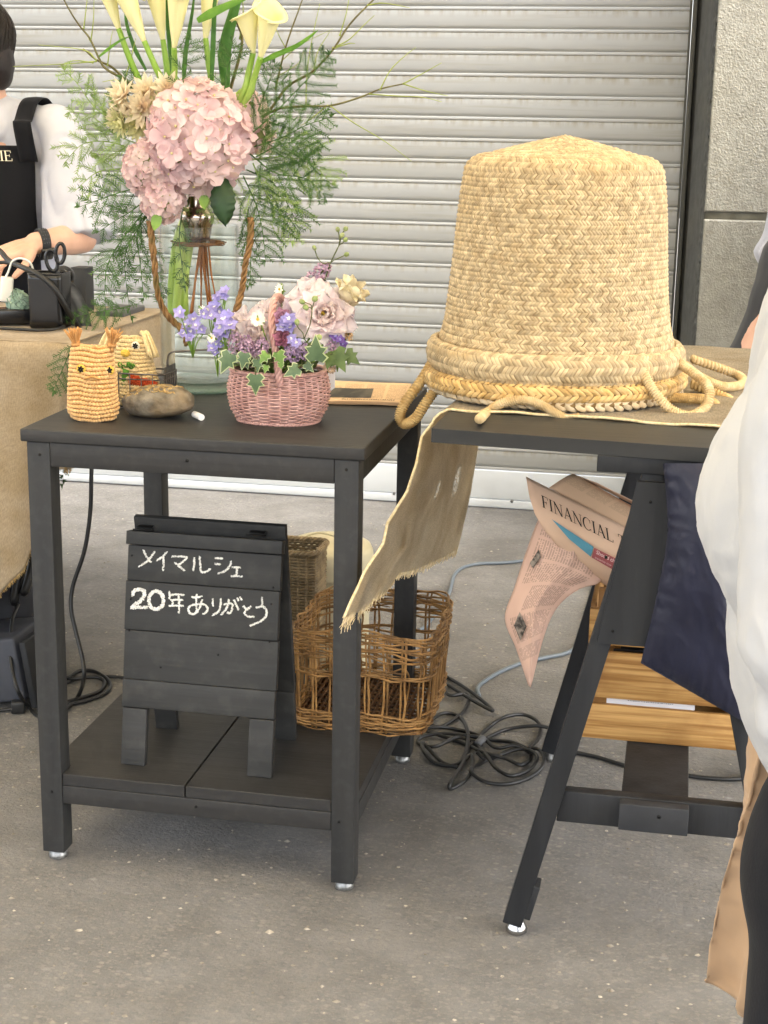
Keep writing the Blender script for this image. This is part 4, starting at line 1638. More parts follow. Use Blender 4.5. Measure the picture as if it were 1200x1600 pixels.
cable('extension_cable', [gpt(898, 1100, .005), gpt(905, 1120, .005), gpt(906, 1145, .005), gpt(895, 1172, .005), gpt(884, 1170, .005)], .0042, M['greycable'],
      'short grey cable loop beside the rear trestle foot')
# ================================================================== things on the black side table
ZT1 = H1+.0004
# --- crocheted toys
def knit_toy(root, cx, cy, hw, hd, h, m, mdark, rows, n, seed, taper=.86, z0=ZT1, lean=0.):
    rn = random.Random(seed)
    def prof(v):
        return interp([(0, .80), (.06, .97), (.16, 1.04), (.35, 1.0), (.7, taper+.06), (.93, taper), (1.0, taper-.05)], v)
    e = .62
    M_ = 720
    ring_ = [(hw*math.copysign(abs(math.cos(2*PI*i/M_))**e, math.cos(2*PI*i/M_)), hd*math.copysign(abs(math.sin(2*PI*i/M_))**.85, math.sin(2*PI*i/M_))) for i in range(M_+1)]
    acc_ = [0.]
    for a_, b_ in zip(ring_, ring_[1:]):
        acc_.append(acc_[-1]+math.hypot(b_[0]-a_[0], b_[1]-a_[1]))
    tabth = [(acc_[i]/acc_[-1], 2*PI*i/M_) for i in range(M_+1)]
    import bisect
    keys_ = [q[0] for q in tabth]
    def fn(u, v):
        u = u % 1.0
        i_ = min(max(bisect.bisect(keys_, u)-1, 0), M_-1)
        th = tabth[i_][1]+(u-keys_[i_])/max(1e-9, keys_[i_+1]-keys_[i_])*(2*PI/M_)
        k = prof(v)
        ct_, st_ = math.cos(th), math.sin(th)
        x = hw*k*math.copysign(abs(ct_)**e, ct_)
        y = hd*k*math.copysign(abs(st_)**.85, st_)*(1-.35*max(0, v-.6)/.4)
        z = h*v
        wob = 1+.02*nz((ct_, st_, v*3), 1.5, seed)
        return Vector((cx+x*wob+lean*v, cy+y, z0+z+.004*nz((x*40, y*40, v*3), 1., seed)))
    mb = MB()
    mb.grid(fn, 40, 20, cu=True)
    mb.grid(lambda u, v: fn(u, .995).lerp(Vector((cx+lean, cy, z0+h*.99)), v), 40, 2, cu=True)
    mb.build('stuffing', mdark, root)
    mb = MB()
    g_ = with_normal(fn)
    for r in range(rows):
        v = (r+.5)/rows
        for i in range(n):
            u = (i+.5*(r % 2)+rn.uniform(-.1, .1))/n
            p, nn = g_(u, v)
            p2 = fn((u+.004) % 1, v)
            tx = (p2-p).normalized()
            up_ = nn.cross(tx)
            a = (rn.uniform(.45, .75) if r % 2 else -rn.uniform(.45, .75))
            ax = (tx*math.cos(a)+up_*math.sin(a)).normalized()
            rt = Matrix((ax, nn.cross(ax), nn)).transposed()
            L = .80*acc_[-1]/n
            mb.ball(p+nn*.0006, (L*rn.uniform(.85, 1.05), h/rows*.50, .0026), 6, 5, rt)
    # closed top: a row of stitches along the seam
    for i in range(int(n*.7)):
        t = (i+.5)/(n*.7)*2-1
        p = Vector((cx+lean+t*hw*prof(.98)*.97, cy, z0+h*1.0+rn.uniform(-.0015, .0015)))
        mb.ball(p, (.0035, hd*.28, .0034), 6, 5, Matrix.Rotation(rn.uniform(-.5, .5), 3, 'Z'))
    mb.build('knitted_body', m, root)
    return fn
def tuft(root, name, base, tip, m, n=26, r0=.004, spread=.016, rr=.0016, seed=1, curl=.0, neck=True):
    rn = random.Random(seed)
    mb = MB()
    base, tip = Vector(base), Vector(tip)
    d = (tip-base)
    L = d.length
    d.normalize()
    a = d.orthogonal().normalized()
    b = d.cross(a)
    for i in range(n):
        th, q = rn.random()*2*PI, math.sqrt(rn.random())
        o = a*math.cos(th)*q+b*math.sin(th)*q
        l = L*rn.uniform(.88, 1.08)
        pts = [base+o*r0, base+d*l*.35+o*r0*.9, base+d*l*.65+o*spread*.55+Vector((0, 0, -curl*.3)), base+d*l+o*spread+Vector((0, 0, -curl))]
        mb.tube(bez(pts, 6), lambda s: rr*(1-.35*s), 5)
    if neck:
        mb.tube([base+d*L*.30-d*.002, base+d*L*.30+d*.003], r0*1.25, 10)
    return mb.build(name, m, root)
YARN = mat('apricot yarn', 'd9b078', 'cb9e63', scale=200, rough=.8, island=.16, bump=.6, bscale=500, sheen=.2, bdist=.001)
YARND = mat('apricot core', 'b17c3b', rough=.9)
YARNT = mat('tassel yarn', 'cc9a62', 'bd8a50', scale=300, rough=.85, island=.2)
BLK = mat('black thread', '14130f', rough=.8)
t_ = empty('crochet_toy', (at(145, 655, y=.1).x, .1, ZT1), 'apricot crocheted owl pouch with tasselled ears at the front table corner', 'toy')
tx, ty = at(146, 655, y=.1).x, .100
sc = ppm(.075)
TH = 118/sc
tf = knit_toy(t_, tx, ty, 38.5/sc, 24/sc, TH, YARN, YARND, 17, 40, 3)
def toyface(px, py, off=.0):
    """point on the toy's front under a pixel"""
    p = at(px, py, y=.075)
    best = None
    for j in range(30, 100):
        for i in range(50, 100):
            q = tf(i/100, j/100)
            d = (q.x-p.x)**2+(q.z-p.z)**2
            if best is None or d < best[0]:
                best = (d, q)
    return best[1]+Vector((0, -.003-off, 0))
for (bx, by), (ux, uy) in (((121, 548), (113, 515)), ((172, 548), (180, 517))):
    tuft(t_, 'ear_tassel', at(bx, by, y=.1), at(ux, uy, y=.095), YARNT, 34, .0062, .0165, .0017, seed=bx)
def star_eye(root, p, r, m, ring=None, seed=1):
    rn = random.Random(seed)
    mb = MB()
    for k in range(6):
        a = k*PI/3+.3
        q = p+Vector((math.cos(a)*r*.55, -.0008, math.sin(a)*r*.55))
        mb.ball(q, (r*.52, r*.3, r*.30), 8, 5, Matrix.Rotation(-a, 3, 'Y'))
    e = mb.build('eye', m, root)
    if ring:
        mb = MB()
        mb.ball(p+Vector((0, .0015, 0)), (r*1.45, r*.35, r*1.4), 16, 6)
        mb.build('eye_patch', ring, e)
    return e
YEL = mat('yellow yarn', 'e0bd55', 'd0a640', scale=300, rough=.85, bump=.6)
for q in ((125, 577), (166, 580)):
    star_eye(t_, toyface(*q, .001), .0056, BLK, YEL, q[0])
mb = MB()
p = toyface(146, 590)
rn = random.Random(2)
for i in range(16):
    a = (i/15-.5)*2.2
    mb.tube(bez([p+Vector((0, -.0015, .001)), p+Vector((math.sin(a)*.008, -.004, .0035*math.cos(a)-.001)), p+Vector((math.sin(a)*.0145, -.0015, -.004*abs(math.sin(a))+.002))], 5), .0014, 5)
mb.build('beak', mat('tan yarn', 'cf9a5c', 'be8a4c', scale=300, rough=.9, island=.2), t_)

CREAMY = mat('cream yarn', 'ddc493', 'cdb27e', scale=200, rough=.8, island=.14, bump=.6, bscale=500, sheen=.2, bdist=.001)
bx0, by0 = at(205, 610, y=.235).x, .235
sc2 = ppm(.215)
k2 = empty('crochet_toy', (bx0, by0, ZT1+.002), 'cream crocheted owl with drooping tassel ears standing in the wire basket', 'toy')
tf = knit_toy(k2, bx0, by0, 44/sc2, 24/sc2, 108/sc2, CREAMY, mat('cream core', 'a98f5f', rough=.9), 17, 40, 6, taper=.70, z0=ZT1+.002)
top2 = tf(.75, .98)
for px_, ux_, uy_ in ((176, 158, 552), (222, 240, 556)):
    b = at(px_, 522, y=by0-.004)
    u_ = at(ux_, uy_, y=by0-.012)
    rn = random.Random(px_)
    mb = MB()
    for i in range(22):
        o = Vector((rn.uniform(-1, 1), rn.uniform(-1, 1), rn.uniform(-.4, .4)))*.007
        mb.tube(bez([b+o*.4, b.lerp(u_, .25)+Vector((0, 0, .012))+o*.7, b.lerp(u_, .65)+Vector((0, 0, .008))+o, u_+o*1.2], 8), .0017, 5)
    mb.build('ear_tassel', mat('pale tassel', 'e3d0a2', 'd2bb86', scale=300, rough=.85, island=.2), k2)
def toyface2(px, py, off=0.):
    p = at(px, py, y=by0-.02)
    best = None
    for j in range(30, 100):
        for i in range(50, 100):
            q = tf(i/100, j/100)
            d = (q.x-p.x)**2+(q.z-p.z)**2
            if best is None or d < best[0]:
                best = (d, q)
    return best[1]+Vector((0, -.003-off, 0))
WHT = mat('white yarn', 'e6ddc6', rough=.9)
star_eye(k2, toyface2(211, 541, .001), .0052, BLK, WHT, 5)
star_eye(k2, toyface2(176, 541, .001), .0052, BLK, WHT, 6)
mb = MB()
p = toyface2(195, 552, .001)
mb.ball(p, (.0085, .006, .0065), 12, 8)
mb.build('beak', YEL, k2)

# --- wire basket in front of it, with a crocheted carrot
WIRE = mat('grey wire', '6f6a66', '57524e', scale=60, rough=.4, metal=.7)
wb_c = Vector((at(222, 600, y=.235).x, .232, ZT1))
wb = empty('wire_basket', wb_c, 'small grey wire basket with a bail handle in front of the glass vase', 'basket')
x0_, x1_ = at(186, 600, y=.205).x, at(260, 600, y=.215).x
zt2 = at(225, 584, y=.21).z
mb = MB()
ya, yb = .203, .268
for z in (ZT1+.002, ZT1+.018, zt2-.009, zt2):
    r = .0011 if z < zt2 else .0015
    mb.tube([Vector((x0_, ya, z)), Vector((x1_, ya, z)), Vector((x1_, yb, z)), Vector((x0_, yb, z)), Vector((x0_, ya, z))], r, 6)
for i in range(5):
    x = x0_+(x1_-x0_)*i/4
    mb.tube([(x, ya, ZT1+.001), (x, ya, zt2)], .0010, 5)
    mb.tube([(x, yb, ZT1+.001), (x, yb, zt2)], .0010, 5)
    mb.tube([(x, ya, ZT1+.002), (x, yb, ZT1+.002)], .0010, 5)
for j in range(7):
    y = ya+(yb-ya)*j/6
    mb.tube([(x1_, y, ZT1+.001), (x1_, y, zt2)], .0010, 5)
    mb.tube([(x0_, y, ZT1+.001), (x0_, y, zt2)], .0010, 5)
mb.build('wire_mesh', WIRE, wb)
mb = MB()
mb.grid(lambda u, v: Vector((x1_-.0008, ya+.003+(yb-ya-.006)*u, ZT1+.010+(zt2+.012-ZT1-.010)*v)), 4, 4)
mb.build('side_plate', mat('dark tin plate', '4b4947', rough=.5, metal=.5), wb, solid=.001)
mb = MB()
h0 = at(260, 580, y=.235)
for dy in (0, .013):
    mb.tube(bez([h0+Vector((0, dy, -.004)), at(262, 560, y=.235+dy), at(267, 551, y=.235+dy), at(280, 549, y=.24+dy), at(330, 546, y=.255+dy), at(362, 544, y=.265+dy)], 30), .0016, 7)
mb.build('bail_handle', WIRE, wb)
cr = empty('crochet_carrot', at(222, 595, y=.215), 'orange-red crocheted carrot with a curly green top in the wire basket', 'toy')
mb = MB()
ca, cb2 = at(206, 592, y=.216), at(243, 603, y=.216)
dd = (cb2-ca).normalized()
rn = random.Random(7)
for k in range(13):
    t = k/12
    r = .0125*(1-.5*t)
    for i in range(14):
        th = 2*PI*(i+.5*(k % 2))/14
        o = Vector((0, 1, 0))*math.cos(th)+dd.cross(Vector((0, 1, 0)))*math.sin(th)
        p = ca.lerp(cb2, t)+o*r*.75
        mb.ball(p, (.0026, .0034, .0026), 6, 4)
mb.tube([ca, cb2], lambda s: .0105*(1-.5*s), 12)
mb.build('carrot_root', mat('carrot yarn', 'bf4d22', 'a83c18', scale=300, rough=.85, island=.2), cr)
mb = MB()
gc = at(198, 577, y=.212)
for i in range(26):
    a = rn.random()*6.28
    R_ = rn.uniform(.004, .014)
    base = gc+Vector((math.cos(a)*R_, rn.uniform(-.006, .006), math.sin(a)*R_+.002))
    mb.tube([base+Vector((math.cos(q)*.0035, .001*q, math.sin(q)*.0035)) for q in [x*.7 for x in range(10)]], .0013, 5)
mb.tube(bez([gc, at(194, 596, y=.214), at(196, 612, y=.216)], 8), .006, 8)
mb.build('carrot_top', mat('green yarn', '5c8a34', '4b7a2a', scale=300, rough=.85, island=.25), cr)

# --- the stone and the chalk
stc = at(247, 640, y=.150)
ss = ppm(.135)
st_ = empty('stone', (stc.x, .152, ZT1), 'smooth grey-brown oval stone on the table beside the apricot toy', 'stone')
mb = MB()
SR = Vector((60.5/ss, .040, 25/ss))
def stn(u, v):
    th, ph = 2*PI*u, PI*v
    x, y, z = math.cos(th)*math.sin(ph), math.sin(th)*math.sin(ph), -math.cos(ph)
    z = math.copysign(abs(z)**.85, z)
    x = math.copysign(abs(x)**.88, x)
    k = 1+.07*nz((x, y, z), 1.4, 2)+.015*nz((x, y, z), 6, 5)-.05*math.exp(-((x+.1)**2+(z+.35)**2)*14)*(y < 0)
    return Vector((stc.x+x*SR.x*k, .152+y*SR.y*k, ZT1+SR.z*.97+z*SR.z*k+.004*x))
mb.grid(stn, 64, 40, cu=True)
mb.build('stone_body', mat('river stone', '857c6d', '5d5548', scale=60, rough=.85, bump=.8, bscale=260, col3='a5885c', scale3=18, amt3=.5, bdist=.002, spec=.2, detail=8), st_)
mb = MB()
rn = random.Random(9)
for i in range(70):
    u0, v0 = rn.uniform(-.72, .62), rn.uniform(-.7, .55)
    L = rn.uniform(.06, .2)
    pts = []
    for k in range(5):
        x = u0+L*(k/4-.5)
        y = v0+.05*math.sin(k+i)
        rr = min(.97, math.hypot(x, y))
        z = math.sqrt(1-rr*rr)**.85
        pts.append(Vector((stc.x+x*SR.x, .152+y*SR.y, ZT1+SR.z*.97+z*SR.z*1.02+.0012+.004*x)))
    w_ = rn.uniform(.0012, .003)
    mb.tube(pts, w_*.6, 4)
mb.build('straw_scraps', mat('dry straw scraps', 'bfa26c', '94774a', scale=60, rough=.8, island=.3), st_)
mb = MB()
a, b = at(304, 655, y=.158), at(315, 662, y=.135)
a.z, b.z = ZT1+.0058, ZT1+.0058
mb.tube([a, b], .0054, 14)
tag(mb.build('chalk', mat('stick of chalk', 'efedea', rough=.9, bump=.2, bscale=300), smooth=True, angle=40), 'short white stick of chalk lying beside the stone', 'chalk')

# --- newspaper lying on the table
na = empty('newspaper', (.45, .5, ZT1), 'folded pink newspaper lying flat at the back of the black table', 'newspaper')
NQ = [Vector((.392, .334)), Vector((.538, .357)), Vector((.515, .562)), Vector((.350, .545))]
def nap(u, v, z):
    q = (NQ[0].lerp(NQ[1], u)).lerp(NQ[3].lerp(NQ[2], u), v)
    return Vector((q.x, q.y, z+.0015*math.sin(u*5)*(1-v)*0+.0012*nz((u*3, v*3, z*50), 1.3)))
FLAT = newsprint('flat newsprint', 'd6b692', cols=4, lines=60, ink=.45, thin=0, mu=.03, mv=.12)
for k in range(3):
    mb = MB()
    mb.grid(lambda u, v: nap(u, v, ZT1+.0022+.0022*k), 10, 10)
    mb.build('folded_sheet', FLAT if k == 2 else mat('sheet edge', 'cfb08e', rough=.8), na, solid=.0013)
def flat(q4, z, name, m, n=6):
    mb = MB()
    (u0, v0), (u1, v1) = q4
    mb.grid(lambda u, v: nap(u0+(u1-u0)*u, v0+(v1-v0)*v, z), n, n)
    return mb.build(name, m, na)
flat(((.08, .16), (.60, .62)), ZT1+.0078, 'printed_photo', mat('dim photograph', '38352f', '6a6358', scale=42, rough=.7, contrast=(.45, .75), stretch=(1, .3, 1)))
mb = MB()
rn = random.Random(12)
x = .12
for k in range(24):
    w_ = rn.uniform(.012, .028)
    for a, b, c, d in ((x, .055, x+.006, .105), (x, .055, x+w_, .068), (x+w_*.6, .06, x+w_*.6+.006, .10)):
        if rn.random() < .85:
            mb.grid(lambda u, v: nap(1-(a+(c-a)*u), b+(d-b)*v, ZT1+.0080), 1, 1)
    x += w_+.008
mb.build('headline', BLACKINK, na, smooth=False)
# --- price tag tucked behind the pink basket
mb = MB()
a, b, c, d = at(511, 574, y=.215), at(524, 574, y=.215), at(523, 606, y=.212), at(511, 616, y=.212)
mb.prism([a, b, c, d], (0, .0012, 0))
tag(mb.build('paper_tag', mat('white card', 'e6e6e6', rough=.6), smooth=False), 'small white card standing at the right of the pink basket', 'card')
# ================================================================== flowers: helpers
def petal(mb, o, d, n, L, W, curl=.2, cup=.2, ruf=0., seed=0., nu=4, nv=5, shape='round'):
    """one petal from o along d; n is its upper side; curl bends it up (+) or back (-)"""
    d = Vector(d).normalized()
    n = Vector(n)
    n = (n-d*n.dot(d)).normalized()
    s_ = d.cross(n)
    o = Vector(o)
    def fn(u, v):
        t = u*2-1
        if shape == 'round':
            w_ = math.sin(PI*min(1, .10+.86*v**.75))**.7
        elif shape == 'point':
            w_ = math.sin(PI*min(1, .08+.92*v))**.9
        else:                      # wide, squared
            w_ = min(1, .18+1.5*v)*(1-max(0, v-.8)*1.6)
        edge = (abs(t)+v)*.5
        k = ruf*W*nz((t*2.2, v*2.2, seed), 2.2, seed)*edge*edge
        tip = 1-.10*t*t*v
        return o+d*(L*v*tip)+s_*(t*W*w_*.5)+n*(curl*L*v*v+cup*W*t*t*.5*w_+k)
    mb.grid(fn, nu, nv)


def sph(i, n, rn=None, jit=0.):
    z = 1-2*(i+.5)/n
    th = i*2.399963
    if rn:
        z = max(-1, min(1, z+rn.uniform(-jit, jit)))
        th += rn.uniform(-jit, jit)*2
    r = math.sqrt(max(0, 1-z*z))
    return Vector((r*math.cos(th), r*math.sin(th), z))


def leaf_mat(name, c1, c2, thin=.2, rough=.45, **k):
    return mat(name, c1, c2, scale=40, rough=rough, thin=thin, island=.22, spec=.4, **k)


GSTEM = mat('green stem', '77963a', '5f7f2c', scale=30, rough=.45, stretch=(1, 1, .2))
DSTEM = mat('dark stem', '5c6238', '4a4f2c', scale=40, rough=.6)
LISP = mat('pale pink petal', 'fdf6f5', 'f8e8ea', scale=18, rough=.6, thin=.55, island=.07, col3='f3ead6', scale3=20, amt3=.5)
LISL = mat('pale lilac petal', 'f7ecf4', 'ead8e6', scale=18, rough=.6, thin=.55, island=.10)
CRM = mat('cream petal', 'efe6c9', 'e6d7ae', scale=18, rough=.55, thin=.3, island=.1, col3='ead0b8', scale3=25, amt3=.4)
BLU = mat('violet-blue petal', 'b1a8dc', '9a91cf', scale=50, rough=.55, thin=.25, island=.28, col3='b7aada', scale3=60, amt3=.6)
STAT = mat('mauve statice', 'c0a2b6', 'a8889f', scale=70, rough=.7, thin=.15, island=.3)
STATD = mat('dusty lilac statice', 'b9a0ba', '9c82a3', scale=70, rough=.7, thin=.15, island=.3)
ROSEP = mat('dusky rose petal', 'b9788a', '9f5f74', scale=50, rough=.7, thin=.15, island=.25)
WHP = mat('white petal', 'f2f0e6', 'e8e4d2', scale=40, rough=.55, thin=.25, island=.06)
YCEN = mat('yellow floret centre', 'd9c04a', 'c2a433', scale=200, rough=.8)
BUDG = mat('green bud', '9aa86a', '7f8e55', scale=60, rough=.6, island=.25, col3='8b6f86', scale3=80, amt3=.5)
IVY = leaf_mat('ivy green', '657a57', '4d6244', .1, .4)
IVYE = leaf_mat('ivy pale margin', 'c9cfa0', 'b4bf86', .12, .45)
IVYG = leaf_mat('fresh ivy', '7fa04a', '64843a', .2, .4)


def ruffled(name, c, R, face, label, m, cat, group, cm, layers=4, seed=1, stem_to=None, ruf=.42, smat=None):
    """a full double flower (lisianthus) looking along face"""
    rn = random.Random(seed)
    c, face = Vector(c), Vector(face).normalized()
    t = empty(name, c-face*R*.5, label, cat, group)
    F = frame(face)
    mb = MB()
    for l in range(layers):
        k = l/(layers-1)
        npet = 6 if l < 2 else 5
        for i in range(npet):
            a = 2*PI*(i+.5*l)/npet+rn.uniform(-.2, .2)
            open_ = 1.25-1.05*k
            rd = F @ Vector((math.cos(a), math.sin(a), 0))
            d = (rd*math.sin(open_)+face*math.cos(open_)).normalized()
            n = (face*math.sin(open_)-rd*math.cos(open_))
            L = R*(1.08-.42*k)*rn.uniform(.9, 1.08)
            petal(mb, c-face*R*.38+rd*R*.06, d, n, L, R*(1.08-.35*k), curl=-.22+.3*k, cup=.45, ruf=ruf, seed=seed+l*11+i*3.7, nu=7, nv=7)
    mb.build('petals', m, t)
    mb = MB()
    for i in range(7):
        mb.ball(c-face*R*.12+F @ Vector((rn.uniform(-1, 1)*R*.09, rn.uniform(-1, 1)*R*.09, 0)), R*.055, 6, 5)
    mb.build('centre', cm, t)
    mb = MB()
    end = Vector(stem_to) if stem_to else c-face*R*2
    mb.tube(bez([c-face*R*.36, c-face*R*.75+(end-c)*.15, end], 12), .0016, 6)
    for i in range(5):
        a = 2*PI*i/5
        rd = F @ Vector((math.cos(a), math.sin(a), 0))
        petal(mb, c-face*R*.42, rd+face*.25, face, R*.55, R*.14, shape='point')
    mb.build('stem', smat or GSTEM, t)
    return t


def floret_spray(name, pts, r, m, label, cat, group, stem, cm, npet=5, seed=1, per=None, root=None, leafm=None):
    """a spike of small open florets at pts (points, facing viewer with some scatter)"""
    rn = random.Random(seed)
    ctr = sum((Vector(p) for p in pts), Vector())/len(pts)
    root = Vector(root) if root else ctr+Vector((0, .01, -.05))
    t = empty(name, root, label, cat, group)
    mb, mc, ms = MB(), MB(), MB()
    for q, p in enumerate(pts):
        p = Vector(p)
        f = ((p-root).normalized()*.5+Vector((rn.uniform(-.5, .5), -1, rn.uniform(-.2, .6))).normalized()).normalized()
        F = frame(f)
        rr = r*rn.uniform(.8, 1.15)
        for i in range(npet):
            a = 2*PI*i/npet+rn.uniform(-.15, .15)
            rd = F @ Vector((math.cos(a), math.sin(a), 0))
            petal(mb, p, rd+f*rn.uniform(.1, .4), f, rr, rr*.82, curl=.1, cup=.25, ruf=.3, seed=seed+q*5+i, nu=3, nv=4)
        for i in range(3):
            a = rn.random()*6.28
            rd = F @ Vector((math.cos(a), math.sin(a), 0))
            petal(mc, p+f*.001, rd+f*.6, f, rr*.42, rr*.3, nu=2, nv=2)
        ms.tube(bez([p-f*.001, p-f*.008+(root-p)*.1, root+(p-root)*.45+Vector((0, 0, .004)), root], 8), .0009, 5)
    mb.build('florets', m, t)
    mc.build('floret_centres', cm, t)
    ms.build('stem', stem, t)
    return t


def statice(name, a, b, R, m, label, group, seed, n=60, stem=None):
    """a dense plume of small crumpled florets from a to b"""
    rn = random.Random(seed)
    a, b = Vector(a), Vector(b)
    t = empty(name, a, label, 'flower', group)
    mb = MB()
    d = (b-a)
    F = frame(d)
    for i in range(n):
        s = (i+.5)/n
        rad_ = R*(math.sin(PI*min(1, .25+.72*s)))**.7
        th = i*2.4
        o = F @ Vector((math.cos(th), math.sin(th), 0))
        p = a+d*s+o*rad_*rn.uniform(.55, 1.0)
        for k in range(4):
            q = Vector((rn.uniform(-1, 1), rn.uniform(-1, 1), rn.uniform(-1, 1))).normalized()
            petal(mb, p, (o+q*.9+Vector((0, 0, .3))), q, R*.36, R*.30, cup=.6, curl=.3, ruf=.5, seed=i+k, nu=2, nv=3)
    mb.build('florets', m, t)
    mb = MB()
    mb.tube([a-d*.4, b], .0015, 5)
    mb.build('stem', DSTEM, t)
    return t


def ivy_leaf(mb, me_, o, d, n, L, W=None, variegated=True):
    """five-lobed leaf; me_ collects the pale margin lying just under the green"""
    d, n = Vector(d).normalized(), Vector(n)
    n = (n-d*n.dot(d)).normalized()
    s_ = d.cross(n)
    W = W or L*.95
    out = [(0, 0), (.30, -.10), (.52, .12), (.32, .30), (.50, .52), (.24, .56), (.13, .8), (0, 1.05)]
    def shape(k, lift):
        right_ = [(x*k, .12+(y-.12)*(.5+.5*k)) for x, y in out]
        ring_ = right_+[(-x, y) for x, y in right_[-2:0:-1]]
        P = [o+d*(y*L)+s_*(x*W)+n*(lift-.18*L*(x*x)-.10*L*y*y) for x, y in ring_]
        c = o+d*(.34*L)+n*(lift+.01*L)
        return P+[c], [(i, (i+1) % len(P), len(P)) for i in range(len(P))]
    mb.add(*shape(.84 if variegated else 1, .0006))
    if variegated:
        me_.add(*shape(1.0, 0))


def ivy(name, base, leaves, label, seed=1, green=None, group='ivy trails round the pink basket', varieg=True):
    t = empty(name, base, label, 'ivy', group)
    mb, me_, ms = MB(), MB(), MB()
    prev = Vector(base)
    for (p, d, n, L) in leaves:
        p = Vector(p)
        ivy_leaf(mb, me_, p, d, n, L, variegated=varieg)
        ms.tube(bez([Vector(base), Vector(base).lerp(p, .6)+Vector((0, -.004, .004)), p], 8), .0011, 5)
    mb.build('leaves', green or IVY, t)
    if varieg:
        me_.build('leaf_margins', IVYE, t)
    ms.build('stem', DSTEM, t)
    return t


# ================================================================== pink wicker basket
PB = Vector((at(435, 630, y=.175).x, .178, ZT1))
ps = ppm(.165)
PINKW = mat('pink painted wicker', 'c9a097', 'b48a81', scale=60, rough=.45, spec=.5, island=.14, col3='8e5d56', scale3=30, amt3=.4)
PINKD = mat('pink wicker stakes', 'd0a79c', 'c0948a', scale=60, rough=.5, spec=.5, island=.1)
pb = empty('wicker_basket', PB, 'small rounded pink wicker basket filled with flowers on the black table', 'basket')
zR = at(435, 588, y=.11).z
HB = zR-ZT1
pprof = [(0, 62/ps), (.06, 65/ps), (.25, 74/ps), (.5, 78.5/ps), (.7, 78.5/ps), (.88, 75/ps), (1, 72/ps)]
def pbpt(t, v, off=0.):
    r = interp(pprof, v)
    th = 2*PI*t
    e = .86
    c_, s_ = math.copysign(abs(math.cos(th))**e, math.cos(th)), math.copysign(abs(math.sin(th))**e, math.sin(th))
    return Vector((PB.x+(r+off)*c_, PB.y+(r*.80+off)*s_, ZT1+HB*v))
mb = MB()
NR, NS = 27, 34
for k in range(NR):
    v = .05+.93*k/(NR-1)
    mb.tube([pbpt(i/136, v+.0035*math.sin(i*.7+k), .0021*math.sin(2*PI*(i/136)*NS/2*1+PI*(k % 2)+PI/2)) for i in range(137)], HB/NR*.50, 6, cap=False)
mb.build('woven_body', PINKW, pb)
mb = MB()
for i in range(NS):
    mb.tube([pbpt((i+.5)/NS, k/9, 0) for k in range(10)], .0017, 6)
mb.build('stakes', PINKD, pb)
mb = MB()
for k in range(3):
    mb.tube([pbpt(i/180, 1.0+.014*math.sin(i*1.1+k*2.09), .001+.0028*math.cos(i*1.1+k*2.09)) for i in range(181)], .0026, 6, cap=False)
mb.build('rim', PINKW, pb)
mb = MB()
for k in range(2):
    mb.tube([pbpt(i/160, .02+.012*math.sin(i*1.2+k*PI), .0022*math.cos(i*1.2+k*PI)) for i in range(161)], .0024, 6, cap=False)
mb.build('base_rim', PINKW, pb)
mb = MB()
mb.grid(lambda u, v: pbpt(u, .03+.9*v, -.0035), 60, 8, cu=True)
mb.grid(lambda u, v: Vector((PB.x, PB.y, ZT1+HB*.9)).lerp(pbpt(u, .9, -.003), v), 60, 2, cu=True)
mb.build('lining', mat('dark moss', '3c4026', '2a2c1a', scale=60, rough=.95, bump=.6), pb)
za = at(432, 466, y=.165).z
A_, B_ = at(437, 585, y=.112), at(455, 570, y=.245)
mid = Vector((at(432, 466, y=.165).x, .170, za))
hp_ = bez([A_+Vector((0, 0, -.02)), A_+Vector((-.004, 0, .02)), A_.lerp(mid, .52)+Vector((-.006, -.016, .016)), mid+Vector((-.002, -.012, -.004)), mid+Vector((.003, .012, -.002)), mid.lerp(B_, .5)+Vector((.004, .02, .012)), B_], 90)
mb = MB()
T = [(hp_[min(i+1, 90)]-hp_[max(i-1, 0)]).normalized() for i in range(91)]
for k in range(4):
    pts = []
    for i in range(91):
        F_a = Vector((1, 0, 0))
        F_a = (F_a-T[i]*F_a.dot(T[i])).normalized()
        F_b = T[i].cross(F_a)
        a = i*.42+k*PI/2
        pts.append(hp_[i]+(F_a*math.cos(a)+F_b*math.sin(a))*.0034)
    mb.tube(pts, .0030, 6)
mb.build('bail_handle', PINKW, pb)

# ---------------- what is arranged in it
GRP = 'flowers arranged in the pink basket'
ctr = Vector((PB.x, PB.y, zR-.01))
ruffled('lisianthus', at(397, 520, y=.135), .042, (-.25, -1, .25), 'large pale pink ruffled bloom left of the basket handle, behind the small daisy', LISP, 'flower', GRP, YCEN, 5, 3, ctr)
ruffled('lisianthus', at(415, 492, y=.175), .034, (-.1, -.8, .7), 'pale pink ruffled bloom at the top left behind the basket handle', LISP, 'flower', GRP, YCEN, 4, 8, ctr)
ruffled('lisianthus', at(506, 490, y=.125), .050, (.15, -1, .30), 'largest pale pink ruffled bloom with an open yellowish throat, right of the handle', LISP, 'flower', GRP, YCEN, 5, 14, ctr)
ruffled('lisianthus', at(464, 484, y=.15), .034, (-.3, -.9, .4), 'lilac-tinted ruffled bloom just right of the basket handle', LISL, 'flower', GRP, YCEN, 4, 21, ctr)
ruffled('lisianthus', at(441, 478, y=.19), .026, (-.1, -.7, .8), 'small pink ruffled bloom directly behind the handle arch', LISP, 'flower', GRP, YCEN, 4, 23, ctr)
ruffled('lisianthus', at(484, 462, y=.155), .036, (.05, -.9, .6), 'pale pink ruffled bloom at the top below the tall mauve plume', LISP, 'flower', GRP, YCEN, 4, 41, ctr)
